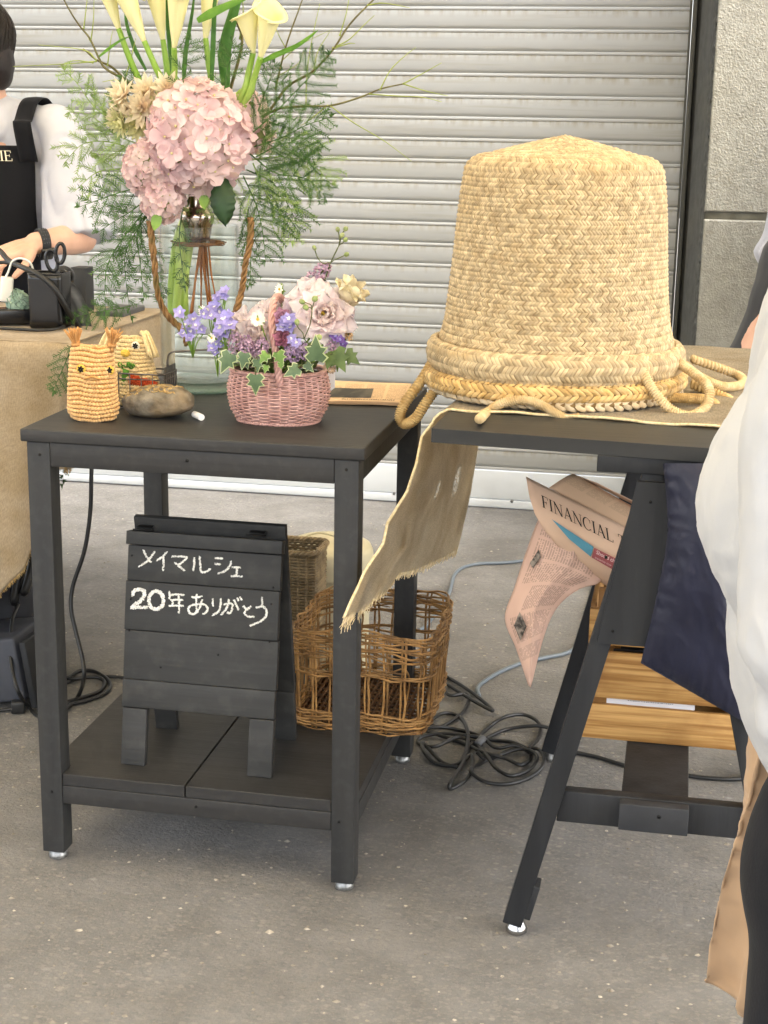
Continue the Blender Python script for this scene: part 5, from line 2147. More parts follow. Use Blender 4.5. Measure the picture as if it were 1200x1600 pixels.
ruffled('lisianthus', at(374, 508, y=.15), .030, (-.5, -1, .3), 'small pale pink ruffled bloom tucked behind the violet florets', LISP, 'flower', GRP, YCEN, 4, 44, ctr)
ruffled('lisianthus', at(528, 500, y=.145), .032, (.5, -1, .15), 'pale pink ruffled bloom on the right side below the cream bloom', LISL, 'flower', GRP, YCEN, 4, 47, ctr)
# cream tulip-shaped bloom on the right
ct_ = at(545, 462, y=.16)
tl = empty('lisianthus', ct_-Vector((0, 0, .03)), 'cream half-open bloom tilted out at the right of the basket', 'flower', GRP)
mb = MB()
rn = random.Random(31)
ax = Vector((.45, -.25, .75)).normalized()
F = frame(ax)
for l in range(3):
    for i in range(5):
        a = 2*PI*(i+.5*l)/5+rn.uniform(-.2, .2)
        rd = F @ Vector((math.cos(a), math.sin(a), 0))
        petal(mb, ct_-ax*.020+rd*.004, rd*(.62-.16*l)+ax, -rd+ax*.35, .048*rn.uniform(.9, 1.1), .036, curl=-.10+.05*l, cup=.75, ruf=.5, seed=60+l*7+i, nu=6, nv=7)
mb.build('petals', CRM, tl)
mb = MB()
mb.tube(bez([ct_-ax*.018, ct_-ax*.035+Vector((-.005, 0, -.01)), ctr+Vector((.05, 0, .01))], 12), .0018, 6)
for i in range(5):
    a = 2*PI*i/5
    rd = F @ Vector((math.cos(a), math.sin(a), 0))
    petal(mb, ct_-ax*.021, rd*.8+ax*.6, ax, .02, .005, shape='point')
mb.build('stem', GSTEM, tl)
# blue florets
def many(lst, y, dy=.0, seed=0):
    rn = random.Random(seed)
    return [at(a, b, y=y+rn.uniform(-dy, dy)) for a, b in lst]
floret_spray('delphinium', many([(281, 490), (292, 507), (299, 520), (308, 509), (316, 516), (296, 528), (287, 522), (303, 499)], .13, .015, 1), .0125, BLU,
             'violet-blue floret spray reaching out furthest left of the pink basket', 'flower', GRP, GSTEM, WHP, 5, 5, ctr+Vector((-.05, 0, .0)))
floret_spray('delphinium', many([(326, 485), (336, 478), (331, 494), (320, 490), (344, 490)], .14, .012, 2), .013, BLU,
             'violet-blue floret spray above the left one, below the twisted vine', 'flower', GRP, GSTEM, WHP, 5, 9, ctr+Vector((-.04, 0, .0)))
floret_spray('delphinium', many([(350, 499), (357, 494), (346, 512), (349, 520), (341, 527), (360, 508)], .12, .012, 3), .0155, BLU,
             'violet-blue open florets with white centres left of the pale pink bloom', 'flower', GRP, GSTEM, WHP, 5, 12, ctr+Vector((-.03, 0, .0)))
floret_spray('delphinium', many([(345, 459), (352, 454), (339, 465), (351, 463)], .15, .01, 4), .0095, BLU,
             'two small violet florets topping the left side of the arrangement', 'flower', GRP, GSTEM, BLU, 5, 14, ctr+Vector((-.03, 0, .0)))
floret_spray('delphinium', many([(332, 545), (337, 552), (345, 540), (340, 531), (331, 537)], .12, .01, 5), .0095, BLU,
             'small violet florets hanging low at the left basket rim', 'flower', GRP, GSTEM, WHP, 5, 17, ctr+Vector((-.05, 0, .0)))
floret_spray('delphinium', many([(446, 504), (455, 512), (441, 512), (457, 530), (463, 536), (452, 500)], .108, .008, 6), .0130, BLU,
             'blue-lilac open florets right beside the basket handle', 'flower', GRP, GSTEM, WHP, 6, 19, ctr)
floret_spray('delphinium', many([(524, 527), (532, 532), (520, 536), (537, 538), (515, 531)], .13, .01, 7), .010, mat('deep violet petal', '7a5fa0', '684d8c', scale=50, rough=.6, island=.25, thin=.2),
             'deep violet florets under the largest pink bloom', 'flower', GRP, GSTEM, BLU, 5, 23, ctr+Vector((.04, 0, 0)))
# statice
statice('statice', at(372, 555, y=.125), at(366, 520, y=.115), .013, STAT, 'mauve crumpled statice plume left of the handle above the rim', GRP, 2, 46)
statice('statice', at(388, 552, y=.115), at(385, 527, y=.108), .013, STAT, 'mauve statice cluster below the small daisy', GRP, 3, 44)
statice('statice', at(407, 556, y=.11), at(410, 530, y=.105), .013, STAT, 'mauve statice cluster touching the left side of the handle', GRP, 4, 44)
statice('statice', at(455, 562, y=.108), at(459, 540, y=.100), .0135, STATD, 'dusty lilac statice cluster right of the handle on the rim', GRP, 5, 46)
statice('statice', at(472, 560, y=.11), at(472, 536, y=.105), .012, STATD, 'dusty lilac statice cluster left of the large ivy leaf', GRP, 6, 40)
statice('statice', at(478, 450, y=.2), at(514, 414, y=.195), .0155, STAT, 'tall mauve statice plume rising above the largest pink bloom', GRP, 7, 70)
statice('statice', at(520, 556, y=.13), at(516, 534, y=.125), .013, STAT, 'mauve statice cluster at the right rim above the white card', GRP, 8, 40)
statice('statice', at(541, 528, y=.15), at(546, 518, y=.15), .010, mat('tan dried floret', 'c4a57c', 'ae8c60', scale=60, rough=.8, island=.2), 'tan dried flower cluster at the far right below the cream bloom', GRP, 9, 34)
statice('statice', at(514, 578, y=.118), at(519, 568, y=.116), .011, mat('dry beige floret', 'bda58a', 'a58b70', scale=60, rough=.8, island=.2), 'dry beige flower cluster in front of the white card', GRP, 10, 36)
ruffled('carnation', at(441, 528, y=.105), .0145, (0, -1, .2), 'dusky rose pompon bloom right of the handle', ROSEP, 'flower', GRP, ROSEP, 4, 33, ctr, ruf=.9)
ruffled('carnation', at(440, 494, y=.125), .013, (.1, -1, .3), 'mauve-pink pompon bloom under the handle arch', mat('mauve pink petal', 'cf9db4', 'bb86a0', scale=50, rough=.6, thin=.2, island=.2), 'flower', GRP, ROSEP, 4, 35, ctr, ruf=.8)
# daisies
def daisy(c, R, face, label, seed, npet=11):
    c, face = Vector(c), Vector(face).normalized()
    rn = random.Random(seed)
    F = frame(face)
    t = empty('daisy', c+Vector((0, .01, -.02)), label, 'flower', GRP)
    mb = MB()
    for l in range(2):
        for i in range(npet):
            a = 2*PI*(i+.5*l)/npet+rn.uniform(-.1, .1)
            rd = F @ Vector((math.cos(a), math.sin(a), 0))
            petal(mb, c+rd*R*.12, rd+face*(.12+.2*l), face, R*rn.uniform(.82, 1), R*.30, curl=.05, cup=.15, nu=2, nv=4, shape='point')
    mb.build('petals', WHP, t)
    mb = MB()
    mb.ball(c+face*R*.10, R*.17, 10, 6)
    mb.build('centre', YCEN, t)
    mb = MB()
    mb.tube(bez([c, c-face*R*.6, ctr], 10), .0012, 5)
    for i in range(5):
        a = -PI/2+(i-2)*.55
        rd = Vector((math.cos(a), 0, math.sin(a)))
        petal(mb, c-face*R*.2, rd-face*.1, -face, R*.95, R*.3, nu=2, nv=3, shape='point')
    mb.build('stem', GSTEM, t)
daisy(at(403, 499, y=.092), .0140, (0, -1, .2), 'small white daisy with a yellow centre on the left pink bloom', 3)
daisy(at(437, 452, y=.18), .011, (-.5, -.8, .2), 'white daisy seen from behind with green sepals above the handle', 5, 8)
daisy(at(331, 528, y=.112), .0095, (-.3, -1, 0), 'small round white bloom at the far left among the violet florets', 7, 9)
daisy(at(317, 485, y=.14), .009, (-.3, -1, .3), 'tiny cream-white bloom at the upper left among violet florets', 8, 9)
# bud sprays
def buds(base, tips, r, label, seed, sr=.0012):
    rn = random.Random(seed)
    base = Vector(base)
    t = empty('bud_spray', base, label, 'flower', GRP)
    ms = MB()
    for (p, via) in tips:
        p = Vector(p)
        via = [Vector(q) for q in via]
        ms.tube(bez([base]+via+[p], 16), sr, 5)
        d = (p-via[-1]).normalized()
        mb = MB()
        for k in range(3):
            mb.ball(p+Vector((rn.uniform(-1, 1), rn.uniform(-1, 1), rn.uniform(-1, 1)))*r*.25, (r*.8, r*.8, r), 8, 6, frame(d))
        mb.build('bud', BUDG, t)
    ms.build('stem', DSTEM, t)
Yb = .19
b0, j1, j2 = at(506, 442, y=Yb), at(516, 412, y=Yb), at(529, 385, y=Yb)
buds(b0, [(at(540, 374, y=Yb), [j1, j2, at(535, 380, y=Yb)]), (at(540, 358, y=Yb), [j1, j2, at(533, 368, y=Yb)]), (at(528, 359, y=Yb), [j1, j2, at(530, 370, y=Yb)]),
          (at(541, 398, y=Yb), [j1, at(528, 404, y=Yb)]), (at(491, 387, y=Yb), [j1, at(505, 412, y=Yb), at(496, 402, y=Yb)]), (at(534, 368, y=Yb), [j1, j2])], .0042,
     'tall thin spray of green buds rising highest from the pink basket', 3, .0009)
b1 = at(475, 530, y=.07)
buds(b1, [(at(492, 468, y=.075), [at(485, 505, y=.07), at(488, 482, y=.072)]), (at(472, 471, y=.075), [at(485, 505, y=.07), at(487, 479, y=.073), at(480, 474, y=.074)]),
          (at(478, 480, y=.075), [at(485, 505, y=.07), at(487, 483, y=.073)]), (at(463, 503, y=.075), [at(473, 520, y=.07), at(466, 512, y=.073)]), (at(498, 527, y=.085), [at(488, 540, y=.08)])], .0048,
     'small bud spray on a thin dark stem crossing the largest pink bloom', 5, .0008)
# ivy
def L_(px, py, y, d, L, n=(0, -1, .25)):
    return (at(px, py, y=y), d, n, L*.87)
ivy('ivy_sprig', at(366, 566, y=.11), [L_(360, 553, .098, (-.45, -.15, -.9), .040)], 'grey-green ivy leaf hanging over the left end of the basket rim', 1)
ivy('ivy_sprig', at(380, 566, y=.108), [L_(382, 552, .094, (-.15, -.2, -1), .030), L_(384, 560, .096, (.2, -.1, -1), .020)], 'narrow pale-edged ivy leaf left of the hanging trail', 2)
ivy('ivy_sprig', at(402, 562, y=.105), [L_(402, 562, .088, (.02, -.1, -1), .024), L_(399, 586, .082, (.0, -.05, -1), .037)], 'ivy trail hanging down the front of the pink basket', 3)
ivy('ivy_sprig', at(425, 565, y=.10), [L_(417, 552, .09, (-.5, -.2, -.7), .024), L_(434, 550, .088, (.35, -.2, -.8), .027), L_(438, 566, .086, (.2, -.2, -1), .014), L_(416, 571, .09, (-.2, -.2, -1), .015)],
    'bright green ivy leaves at the foot of the handle', 4, green=IVYG)
ivy('ivy_sprig', at(478, 572, y=.1), [L_(466, 575, .09, (-.6, -.2, -.35), .030), L_(478, 568, .09, (.5, -.2, -.45), .021)], 'pale-edged ivy leaf lying along the front rim right of the handle', 5)
ivy('ivy_sprig', at(498, 560, y=.1), [L_(494, 563, .082, (.0, -.2, 1), .046, (0, -1, -.2))], 'largest ivy leaf standing up right of centre', 6)
ivy('ivy_sprig', at(525, 558, y=.12), [L_(523, 548, .11, (.5, -.2, -.85), .042), L_(540, 552, .12, (.8, -.1, -.55), .032), L_(516, 555, .105, (-.2, -.2, -1), .026)], 'dark ivy leaves drooping at the right end of the basket', 7,
    green=leaf_mat('dark ivy', '66793f', '4b5d2c', .15), varieg=False)
# leafy filler low in the middle so no gap shows bare lining
mb = MB()
rn = random.Random(77)
for i in range(90):
    a = rn.random()*6.28
    rr_ = math.sqrt(rn.random())
    o = Vector((PB.x+.072*rr_*math.cos(a), PB.y+.055*rr_*math.sin(a), zR-.002+rn.uniform(0, .05)*(1-rr_*.6)))
    d = Vector((math.cos(a)*.8+rn.uniform(-.4, .4), math.sin(a)*.8-.3, rn.uniform(-.1, .8)))
    petal(mb, o, d, (0, -.4, 1), rn.uniform(.015, .028), rn.uniform(.008, .014), shape='point', nu=2, nv=4)
tag(mb.build('foliage', leaf_mat('filler leaf', '61793f', '4a602c', .2)), 'small green filler leaves packed low among the basket flowers', 'foliage', kind='stuff')
# ================================================================== glass vase with its tall arrangement
VC = Vector((at(312, 480, y=.435).x, .435, 0))
vs_ = ppm(.435)
vr = 62/vs_
vz0, vz1 = ZT1, at(312, 352, y=.435).z
def thin_glass(name, tint, ior):
    m = bpy.data.materials.new(name)
    m.use_nodes = True
    nt = m.node_tree
    nt.nodes.remove(nt.nodes['Principled BSDF'])
    t = nt.nodes.new('ShaderNodeBsdfTransparent')
    t.inputs[0].default_value = (*tint, 1)
    g_ = nt.nodes.new('ShaderNodeBsdfGlossy')
    g_.inputs['Roughness'].default_value = .02
    lw = nt.nodes.new('ShaderNodeLayerWeight')
    pw = nt.nodes.new('ShaderNodeMath')
    pw.operation = 'POWER'
    nt.links.new(lw.outputs['Facing'], pw.inputs[0])
    pw.inputs[1].default_value = 3.5
    f = nt.nodes.new('ShaderNodeMapRange')
    f.inputs['To Min'].default_value = .035
    f.inputs['To Max'].default_value = ior
    nt.links.new(pw.outputs[0], f.inputs['Value'])
    x = nt.nodes.new('ShaderNodeMixShader')
    nt.links.new(f.outputs[0], x.inputs[0])
    nt.links.new(t.outputs[0], x.inputs[1])
    nt.links.new(g_.outputs[0], x.inputs[2])
    nt.links.new(x.outputs[0], nt.nodes['Material Output'].inputs['Surface'])
    return m
GL = thin_glass('clear glass', (.95, .972, .96), .75)
GLG = thin_glass('greenish glass foot', (.62, .74, .66), .75)
vg = empty('glass_vase', (VC.x, VC.y, vz0), 'tall clear glass cylinder vase behind the pink basket', 'vase')
mb = MB()
t_ = .0022
mb.lathe([(vr-.004, vz0+.0195), (vr-.001, vz0+.021), (vr, vz0+.026), (vr, vz1-.003), (vr+.0008, vz1), (vr-.0012, vz1+.0012), (vr-t_-.0004, vz1), (vr-t_, vz1-.003), (vr-t_, vz0+.030), (vr-t_-.004, vz0+.026), (.0003, vz0+.0255)], (VC.x, VC.y, 0), 64)
mb.lathe([(.0003, vz0+.0195), (vr-.004, vz0+.0195)], (VC.x, VC.y, 0), 64)
mb.build('glass_body', GL, vg)
mb = MB()
mb.lathe([(.0003, vz0+.0008), (vr+.001, vz0+.0008), (vr+.0030, vz0+.003), (vr+.0032, vz0+.006), (vr+.0012, vz0+.0085), (vr-.004, vz0+.0150), (vr-.005, vz0+.0187), (.0003, vz0+.0187)], (VC.x, VC.y, 0), 64)
mb.build('glass_foot', GLG, vg)
# metal cup set in the mouth of the vase
MC = Vector((at(308, 340, y=.43).x, .43, 0))
def mz(py):
    return at(308, py, y=.43).z
mu = vs_
mp_ = empty('metal_flower_cup', (MC.x, MC.y, mz(400)), 'polished metal cup hanging in the mouth of the glass vase', 'cup')
mb = MB()
mb.lathe([(.0225, mz(292)), (.0225, mz(294)), (.0205, mz(299)), (.0205, mz(322)), (.0225, mz(326)), (.0300, mz(333)), (.0310, mz(341)), (.0270, mz(352)), (.0240, mz(366)), (.0215, mz(378)), (.0190, mz(383)), (.0004, mz(384))], (MC.x, MC.y, 0), 48)
mb.build('cup_body', mat('warm chrome', 'b9ada0', '8f857a', scale=5, rough=.12, metal=1), mp_)
mb = MB()
zr_ = mz(381)
for k in range(7):
    ph = k*1.1
    R_ = .036+.014*((k*37) % 10)/10
    mb.tube([Vector((VC.x+math.cos(2*PI*i/48)*R_*(1+.06*math.sin(3*i/8+ph)), VC.y+math.sin(2*PI*i/48)*R_, zr_+.0025*math.sin(2*PI*i/48+ph)+.0004*k)) for i in range(49)], .0010, 5, cap=False)
tag(mb.build('rattan_ring', mat('brown rattan', '8a5a30', '6d4423', scale=60, rough=.6, island=.3)), 'brown rattan ring wound in the mouth of the glass vase', 'rattan ring')

GA = 'tall flower arrangement in the glass vase'
hub = Vector((MC.x, MC.y, mz(300)))
CALG = mat('calla stem', '86ad3c', '6d9430', scale=12, rough=.35, stretch=(1, 1, .15), island=.1, col3='b9cf7c', scale3=9, amt3=.4)
PALE = mat('pale stem base', 'bcd06e', '9dbb52', scale=12, rough=.35, stretch=(1, 1, .2), col3='dfe6b8', scale3=12, amt3=.5)
CALP = mat('calla spathe', 'f8f6ce', 'f3efba', scale=10, rough=.4, thin=.35, spec=.4, col3='d3dc84', scale3=14, amt3=.35)
def calla(base, tip, R, label, stem_px, seed, ytilt=0., bend=.0):
    """spathe: funnel from base to tip, wrapped round and flaring into a pointed lip"""
    rn = random.Random(seed)
    base, tip = Vector(base), Vector(tip)
    ax = (tip-base)
    H = ax.length
    ax.normalize()
    F = frame(ax, (math.cos(seed*2.1), math.sin(seed*2.1), 0))
    t = empty('calla_lily', base, label, 'calla lily', GA)
    def fn(u, v):
        a = (u-.5)*2*PI*1.10                       # overlaps itself a little
        r = interp([(0, .0034), (.08, .0046), (.3, R*.52), (.6, R*.80), (.82, R*1.0), (.93, R*1.28), (1, R*1.62)], v)*(1-.10*(u-.5))
        lip = 1.0-.18*abs(u-.5)*2+.20*math.exp(-((u-.5)*5)**2)
        h = H*(v*lip)
        back = max(0, (v-.86)/.14)
        h -= back*back*.010*(1+rn.uniform(0, .0))*(1-math.exp(-((u-.5)*5)**2)*.3)
        p = Vector((r*math.cos(a), r*math.sin(a), h))
        p.x += .10*H*max(0, v-.8)*math.cos(0)*math.exp(-((u-.5)*4)**2)
        return base+F @ p
    mb = MB()
    mb.grid(fn, 30, 22)
    mb.build('spathe', CALP, t, solid=.0007)
    mb = MB()
    mb.tube([base+ax*H*.25, base+ax*H*.72], lambda s: .0032*(1-.3*s), 8)
    mb.build('spadix', mat('spadix', 'd9b83c', 'c7a02c', scale=200, rough=.7), t)
    mb = MB()
    pts = [base+ax*.002]+[at(x, y, y=yy) for x, y, yy in stem_px]
    mb.tube(bez(pts, 24), lambda s: .0048+.0018*s, 10)
    mb.build('stem', CALG, t)
calla(at(186, 47, y=.40), at(162, -28, y=.40), .0145, 'slim pale yellow calla lily leaning furthest left', [(200, 85, .40), (222, 135, .41), (290, 270, .43)], 1)
calla(at(226, 66, y=.385), at(186, -30, y=.37), .0185, 'broad pale yellow calla lily, second from the left', [(243, 105, .39), (258, 140, .40), (298, 270, .43)], 2)
calla(at(255, 64, y=.42), at(243, -28, y=.42), .0165, 'upright pale yellow calla lily, third from the left', [(260, 100, .42), (266, 135, .42), (302, 270, .43)], 3)
calla(at(272, 76, y=.38), at(280, -32, y=.37), .0190, 'upright pale yellow calla lily left of centre with a green-tinged throat', [(273, 105, .39), (275, 140, .40), (305, 270, .43)], 4)
calla(at(321, 62, y=.41), at(330, -40, y=.41), .0175, 'upright pale yellow calla lily right of centre beside the broad green blade', [(326, 100, .41), (329, 140, .41), (312, 270, .43)], 5)
calla(at(396, 84, y=.375), at(386, 8, y=.36), .0190, 'open pale yellow calla lily at the right with its pointed lip curling left', [(388, 115, .385), (378, 150, .39), (320, 270, .43)], 6)
calla(at(407, 90, y=.365), at(424, 8, y=.355), .0190, 'open pale yellow calla lily furthest right', [(396, 125, .38), (384, 158, .39), (322, 270, .43)], 7)
# the stems gathered below, inside the vase
mb = MB()
rn = random.Random(4)
mb.tube([at(378, 142, y=.40), at(362, 158, y=.405)], .005, 8)
for i, (x, d) in enumerate(((270, .004), (281, .0), (291, .006), (276, -.012))):
    mb.tube(bez([at(300+(x-285)*.5, 330, y=.43+d), at(x+6, 378, y=.43+d), at(x+rn.uniform(-3, 3), 440, y=.43+d), at(x-2, 496-rn.uniform(0, 8), y=.43+d)], 12), .0072, 10)
tag(mb.build('stem_bundle', PALE), 'bundle of thick pale green stems standing inside the glass vase', 'stems', GA)
mb = MB()
for x, r in ((306, .0036), (311, .0026), (318, .0040), (325, .0030), (330, .0020)):
    mb.tube(bez([at(312+(x-312)*.3, 318, y=.43), at(x-(x-316)*.6+rn.uniform(-4, 4), 378, y=.425+rn.uniform(-.01, .01)), at(x+rn.uniform(-5, 5), 430, y=.425), at(x+(x-312)*.7+rn.uniform(-6, 6), 492-rn.uniform(0, 14), y=.425+rn.uniform(-.02, .02))], 16), lambda s: r*(.8+.2*math.sin(s*9+x)), 8)
tag(mb.build('branch_bundle', mat('orange bark', 'a2622a', '7d4619', scale=30, rough=.6, stretch=(1, 1, .2), island=.2)), 'bundle of orange-brown woody stems inside the glass vase', 'stems', GA)
# twisted vines at both sides
VINE = mat('twisted brown vine', '8d6b42', '6a4c2a', scale=50, rough=.7, bump=.5, col3='55632e', scale3=20, amt3=.8)
def vine(px, label, r=.0058, seed=1):
    P = bez([at(x, y, y=yy) for x, y, yy in px], 80)
    mb = MB()
    T = [(P[min(i+1, 80)]-P[max(i-1, 0)]).normalized() for i in range(81)]
    for k in range(3):
        pts = []
        for i in range(81):
            a0 = Vector((0, 1, 0))
            a0 = (a0-T[i]*a0.dot(T[i])).normalized()
            b0_ = T[i].cross(a0)
            a = i*.36+k*2.09
            pts.append(P[i]+(a0*math.cos(a)+b0_*math.sin(a))*r*.55)
        mb.tube(pts, lambda s: r*.62*(.8+.2*math.sin(s*9+k)), 7)
    tag(mb.build('twisted_vine', VINE), label, 'vine', GA)
vine([(234, 345, .37), (238, 380, .36), (242, 420, .352), (247, 460, .35), (258, 488, .355), (272, 503, .36), (288, 520, .36), (292, 540, .36)], 'twisted brown vine curving down the left side of the glass vase')
vine([(392, 340, .37), (391, 375, .365), (384, 410, .36), (380, 440, .355), (374, 470, .34), (366, 495, .33), (360, 515, .33)], 'twisted brown vine down the right side of the glass vase')

# ---------------- hydrangeas
HP1 = mat('pale pink hydrangea', 'f3dddd', 'e9c8cc', scale=26, rough=.6, thin=.4, island=.10, col3='f4ecdf', scale3=14, amt3=.55)
HP2 = mat('small pink hydrangea', 'f2dedc', 'e6c2c3', scale=40, rough=.6, thin=.4, island=.14, col3='efe0d4', scale3=30, amt3=.7)
HCEN = mat('hydrangea eye', 'd9cf9a', 'c9bb84', scale=100, rough=.7)
def hydrangea(c, R, n, ps_, m, label, seed, sy=.85, stem=True, npet=4, bowl=.35):
    rn = random.Random(seed)
    c = Vector(c)
    t = empty('hydrangea', c-Vector((0, 0, R[1])), label, 'hydrangea', GA)
    mb, mc = MB(), MB()
    for i in range(n):
        q = sph(i, n, rn, .06)
        if q.y > .55:
            continue
        k = 1+rn.uniform(-.07, .05)
        p = c+Vector((q.x*R[0], q.y*R[0]*sy, q.z*R[1]))*k
        f = (q+Vector((rn.uniform(-.4, .4), rn.uniform(-.4, .2), rn.uniform(-.3, .4)))).normalized()
        F = frame(f)
        a0 = rn.random()*6.28
        s = ps_*rn.uniform(.8, 1.15)
        for j in range(npet):
            a = a0+2*PI*j/npet
            rd = F @ Vector((math.cos(a), math.sin(a), 0))
            petal(mb, p+rd*s*.04, rd+f*rn.uniform(.05, .35), f, s, s*.98, curl=rn.uniform(-.1, .25), cup=rn.uniform(.0, bowl), ruf=.35, seed=i*4.7+j, nu=4, nv=4, shape='wide')
        mc.ball(p+f*s*.10, s*.10, 6, 4)
    mb.build('florets', m, t)
    if n >= 16:
        mc.build('floret_centres', HCEN, t)
    mb = MB()
    mb.ball(c, (R[0]*.80, R[0]*sy*.80, R[1]*.80), 16, 10)
    mb.tube(bez([c, hub+Vector((0, 0, -.04))], 8), .004, 7)
    mb.build('stem', mat('hydrangea stem', '8f9a5e', '74804a', scale=40, rough=.7), t)
hydrangea(at(312, 213, y=.36), (.080, .083), 130, .0235, HP1, 'largest pale pink hydrangea head with broad petals in the middle of the vase', 3)
hydrangea(at(237, 262, y=.36), (.045, .046), 120, .0118, HP2, 'smaller hydrangea head of tiny pink florets at the lower left', 5, npet=5)
hydrangea(at(254, 310, y=.355), (.034, .038), 80, .0112, HP2, 'lowest hydrangea head of tiny pink florets hanging over the vase mouth', 7, npet=5)
hydrangea(at(384, 190, y=.42), (.036, .046), 26, .022, HP1, 'pale pink hydrangea head half behind the fern at the right', 9)
hydrangea(at(408, 213, y=.41), (.018, .022), 14, .0145, HP1, 'small pink hydrangea tuft deep in the right fern', 11)
# ---------------- serruria heads
SER = mat('blush protea bract', 'faf3e0', 'f2e4c8', scale=40, rough=.6, thin=.5, island=.10, col3='e8c8b8', scale3=26, amt3=.55)
SERG = mat('green protea bract', 'ecebc0', 'd9da9f', scale=40, rough=.6, thin=.5, island=.15)
def serruria(c, R, face, label, seed, green=False):
    rn = random.Random(seed)
    c, face = Vector(c), Vector(face).normalized()
    F = frame(face)
    t = empty('protea_bloom', c-face*R, label, 'protea', GA)
    mb = MB()
    for l in range(4):
        n_ = (11, 10, 8, 5)[l]
        op = (1.25, .92, .6, .3)[l]
        for i in range(n_):
            a = 2*PI*(i+.5*(l % 2))/n_+rn.uniform(-.15, .15)
            rd = F @ Vector((math.cos(a), math.sin(a), 0))
            o_ = op+rn.uniform(-.12, .12)
            d = rd*math.sin(o_)+face*math.cos(o_)
            petal(mb, c-face*R*.55, d, face*math.sin(o_)-rd*math.cos(o_), R*(1.25-.1*l)*rn.uniform(.85, 1.15), R*.36, curl=.16, cup=.4, nu=2, nv=5, shape='point')
    mb.build('bracts', SERG if green else SER, t)
    mb = MB()
    mb.tube(bez([c-face*R*.5, c-face*R*1.2+Vector((0, .01, 0)), hub], 10), .0022, 6)
    mb.build('stem', DSTEM, t)
for k, (px, py, r, f, lb, gr) in enumerate((
        (184, 142, .026, (-.4, -.8, .5), 'cream protea bloom at the top left of the cluster', False),
        (186, 170, .027, (-.6, -.8, .0), 'blush protea bloom at the far left edge of the cluster', False),
        (226, 136, .027, (.0, -.8, .6), 'cream protea bloom at the top middle of the cluster', False),
        (216, 168, .029, (.0, -1, .1), 'cream protea bloom facing forward in the middle of the cluster', False),
        (262, 133, .026, (.3, -.8, .6), 'cream protea bloom at the top right of the cluster beside the hydrangea', False),
        (254, 158, .024, (.3, -1, .1), 'greenish half-open protea bloom right of the cluster middle', True),
        (182, 195, .024, (-.5, -.8, -.3), 'greenish protea bloom at the lower left of the cluster', True),
        (212, 200, .025, (.0, -.9, -.4), 'pale protea bloom at the bottom of the cluster', True),
        (172, 183, .022, (-.9, -.5, .0), 'small pinkish protea bloom peeking out furthest left', False))):
    serruria(at(px, py, y=.345+.01*(k % 3)), r*1.12, f, lb, k+2, gr)

# ---------------- blades and leaves
BLADE = leaf_mat('blade green', '6b9a36', '4d7d28', .3, .4)
BLADED = leaf_mat('deep blade green', '4f7f35', '3b6728', .25, .4)
def blade(px, wd, label, m, twist=0., y=.4, end=1.0):
    P = bez([at(x, yy, y=y+(q[2] if len(q) > 2 else 0)) for q in px for x, yy in [q[:2]]], 40)
    def fn(u, v):
        i = round(v*40)
        T = (P[min(i+1, 40)]-P[max(i-1, 0)]).normalized()
        s = Vector((math.cos(twist*v), math.sin(twist*v)*1.0, 0))
        vd = Vector((0, -1, .1))
        s = T.cross(vd).normalized()*math.cos(twist*v)+vd*math.sin(twist*v)
        w_ = wd*min(1, .55+v*2)*math.sin(PI*min(1, .5+.5*(v/end)))**.7 if v < .999 else .0003
        t = u*2-1
        return P[i]+s*t*w_*.5+T.cross(s).normalized()*.12*wd*(t*t)
    mb = MB()
    mb.grid(fn, 4, 40)
    tag(mb.build('strap_leaf', m), label, 'leaf', GA)
blade([(330, 130), (333, 60), (336, -20), (338, -60)], .010, 'upright narrow green blade beside the right-of-centre calla', BLADED)
blade([(352, 140), (350, 80), (362, 25), (372, -10), (372, -40)], .026, 'broad green blade standing between the callas', BLADED, .4, y=.43)
blade([(272, 140), (268, 95), (262, 40), (258, -10), (258, -40)], .012, 'green blade behind the middle callas', BLADED, .3, y=.44)
blade([(286, 140), (290, 80), (300, 20), (304, -20)], .009, 'thin green blade between the middle callas', BLADED, .0, y=.43)
blade([(405, 98), (430, 86), (462, 72), (485, 56), (497, 46)], .010, 'green ribbon blade curving out to the right of the callas', BLADE, .2, y=.37)
blade([(308, 32), (330, 20), (355, 8), (385, -6), (400, -20)], .017, 'green blade bending over the top between two callas', BLADE, .5, y=.36)
blade([(155, 88), (172, 74), (190, 62), (205, 56)], .006, 'short green blade crossing the left callas', BLADE, .2, y=.37)
blade([(228, 110), (208, 70), (196, 20), (212, -30)], .008, 'green blade behind the left callas', BLADED, .0, y=.44)
# dark toothed leaf under the big hydrangea
mb = MB()
o_, tp_ = at(343, 282, y=.335), at(353, 352, y=.325)
d_ = (tp_-o_)
def dl(u, v):
    t = u*2-1
    w_ = .044*math.sin(PI*min(1, .12+.88*v))**.8*(1+.06*math.sin(v*40))
    return o_+d_*v*1.02+Vector((t*w_*.5, -.008*math.sin(PI*v)+.010*t*t, .004*t))
mb.grid(dl, 8, 30)
tag(mb.build('leaf', leaf_mat('dark hydrangea leaf', '2f4a2a', '243a20', .1)), 'dark green toothed leaf hanging under the largest hydrangea', 'leaf', GA)
mb = MB()
o2_, t2_ = at(318, 305, y=.34), at(322, 330, y=.335)
petal(mb, o2_, t2_-o2_, (0, -1, .2), .026, .018, nu=4, nv=6)
petal(mb, at(247, 335, y=.33), Vector((-.2, 0, -1)), (0, -1, .2), .028, .02, nu=4, nv=6)
tag(mb.build('leaf', IVYG), 'two small fresh green leaves by the metal cup', 'leaf', GA)

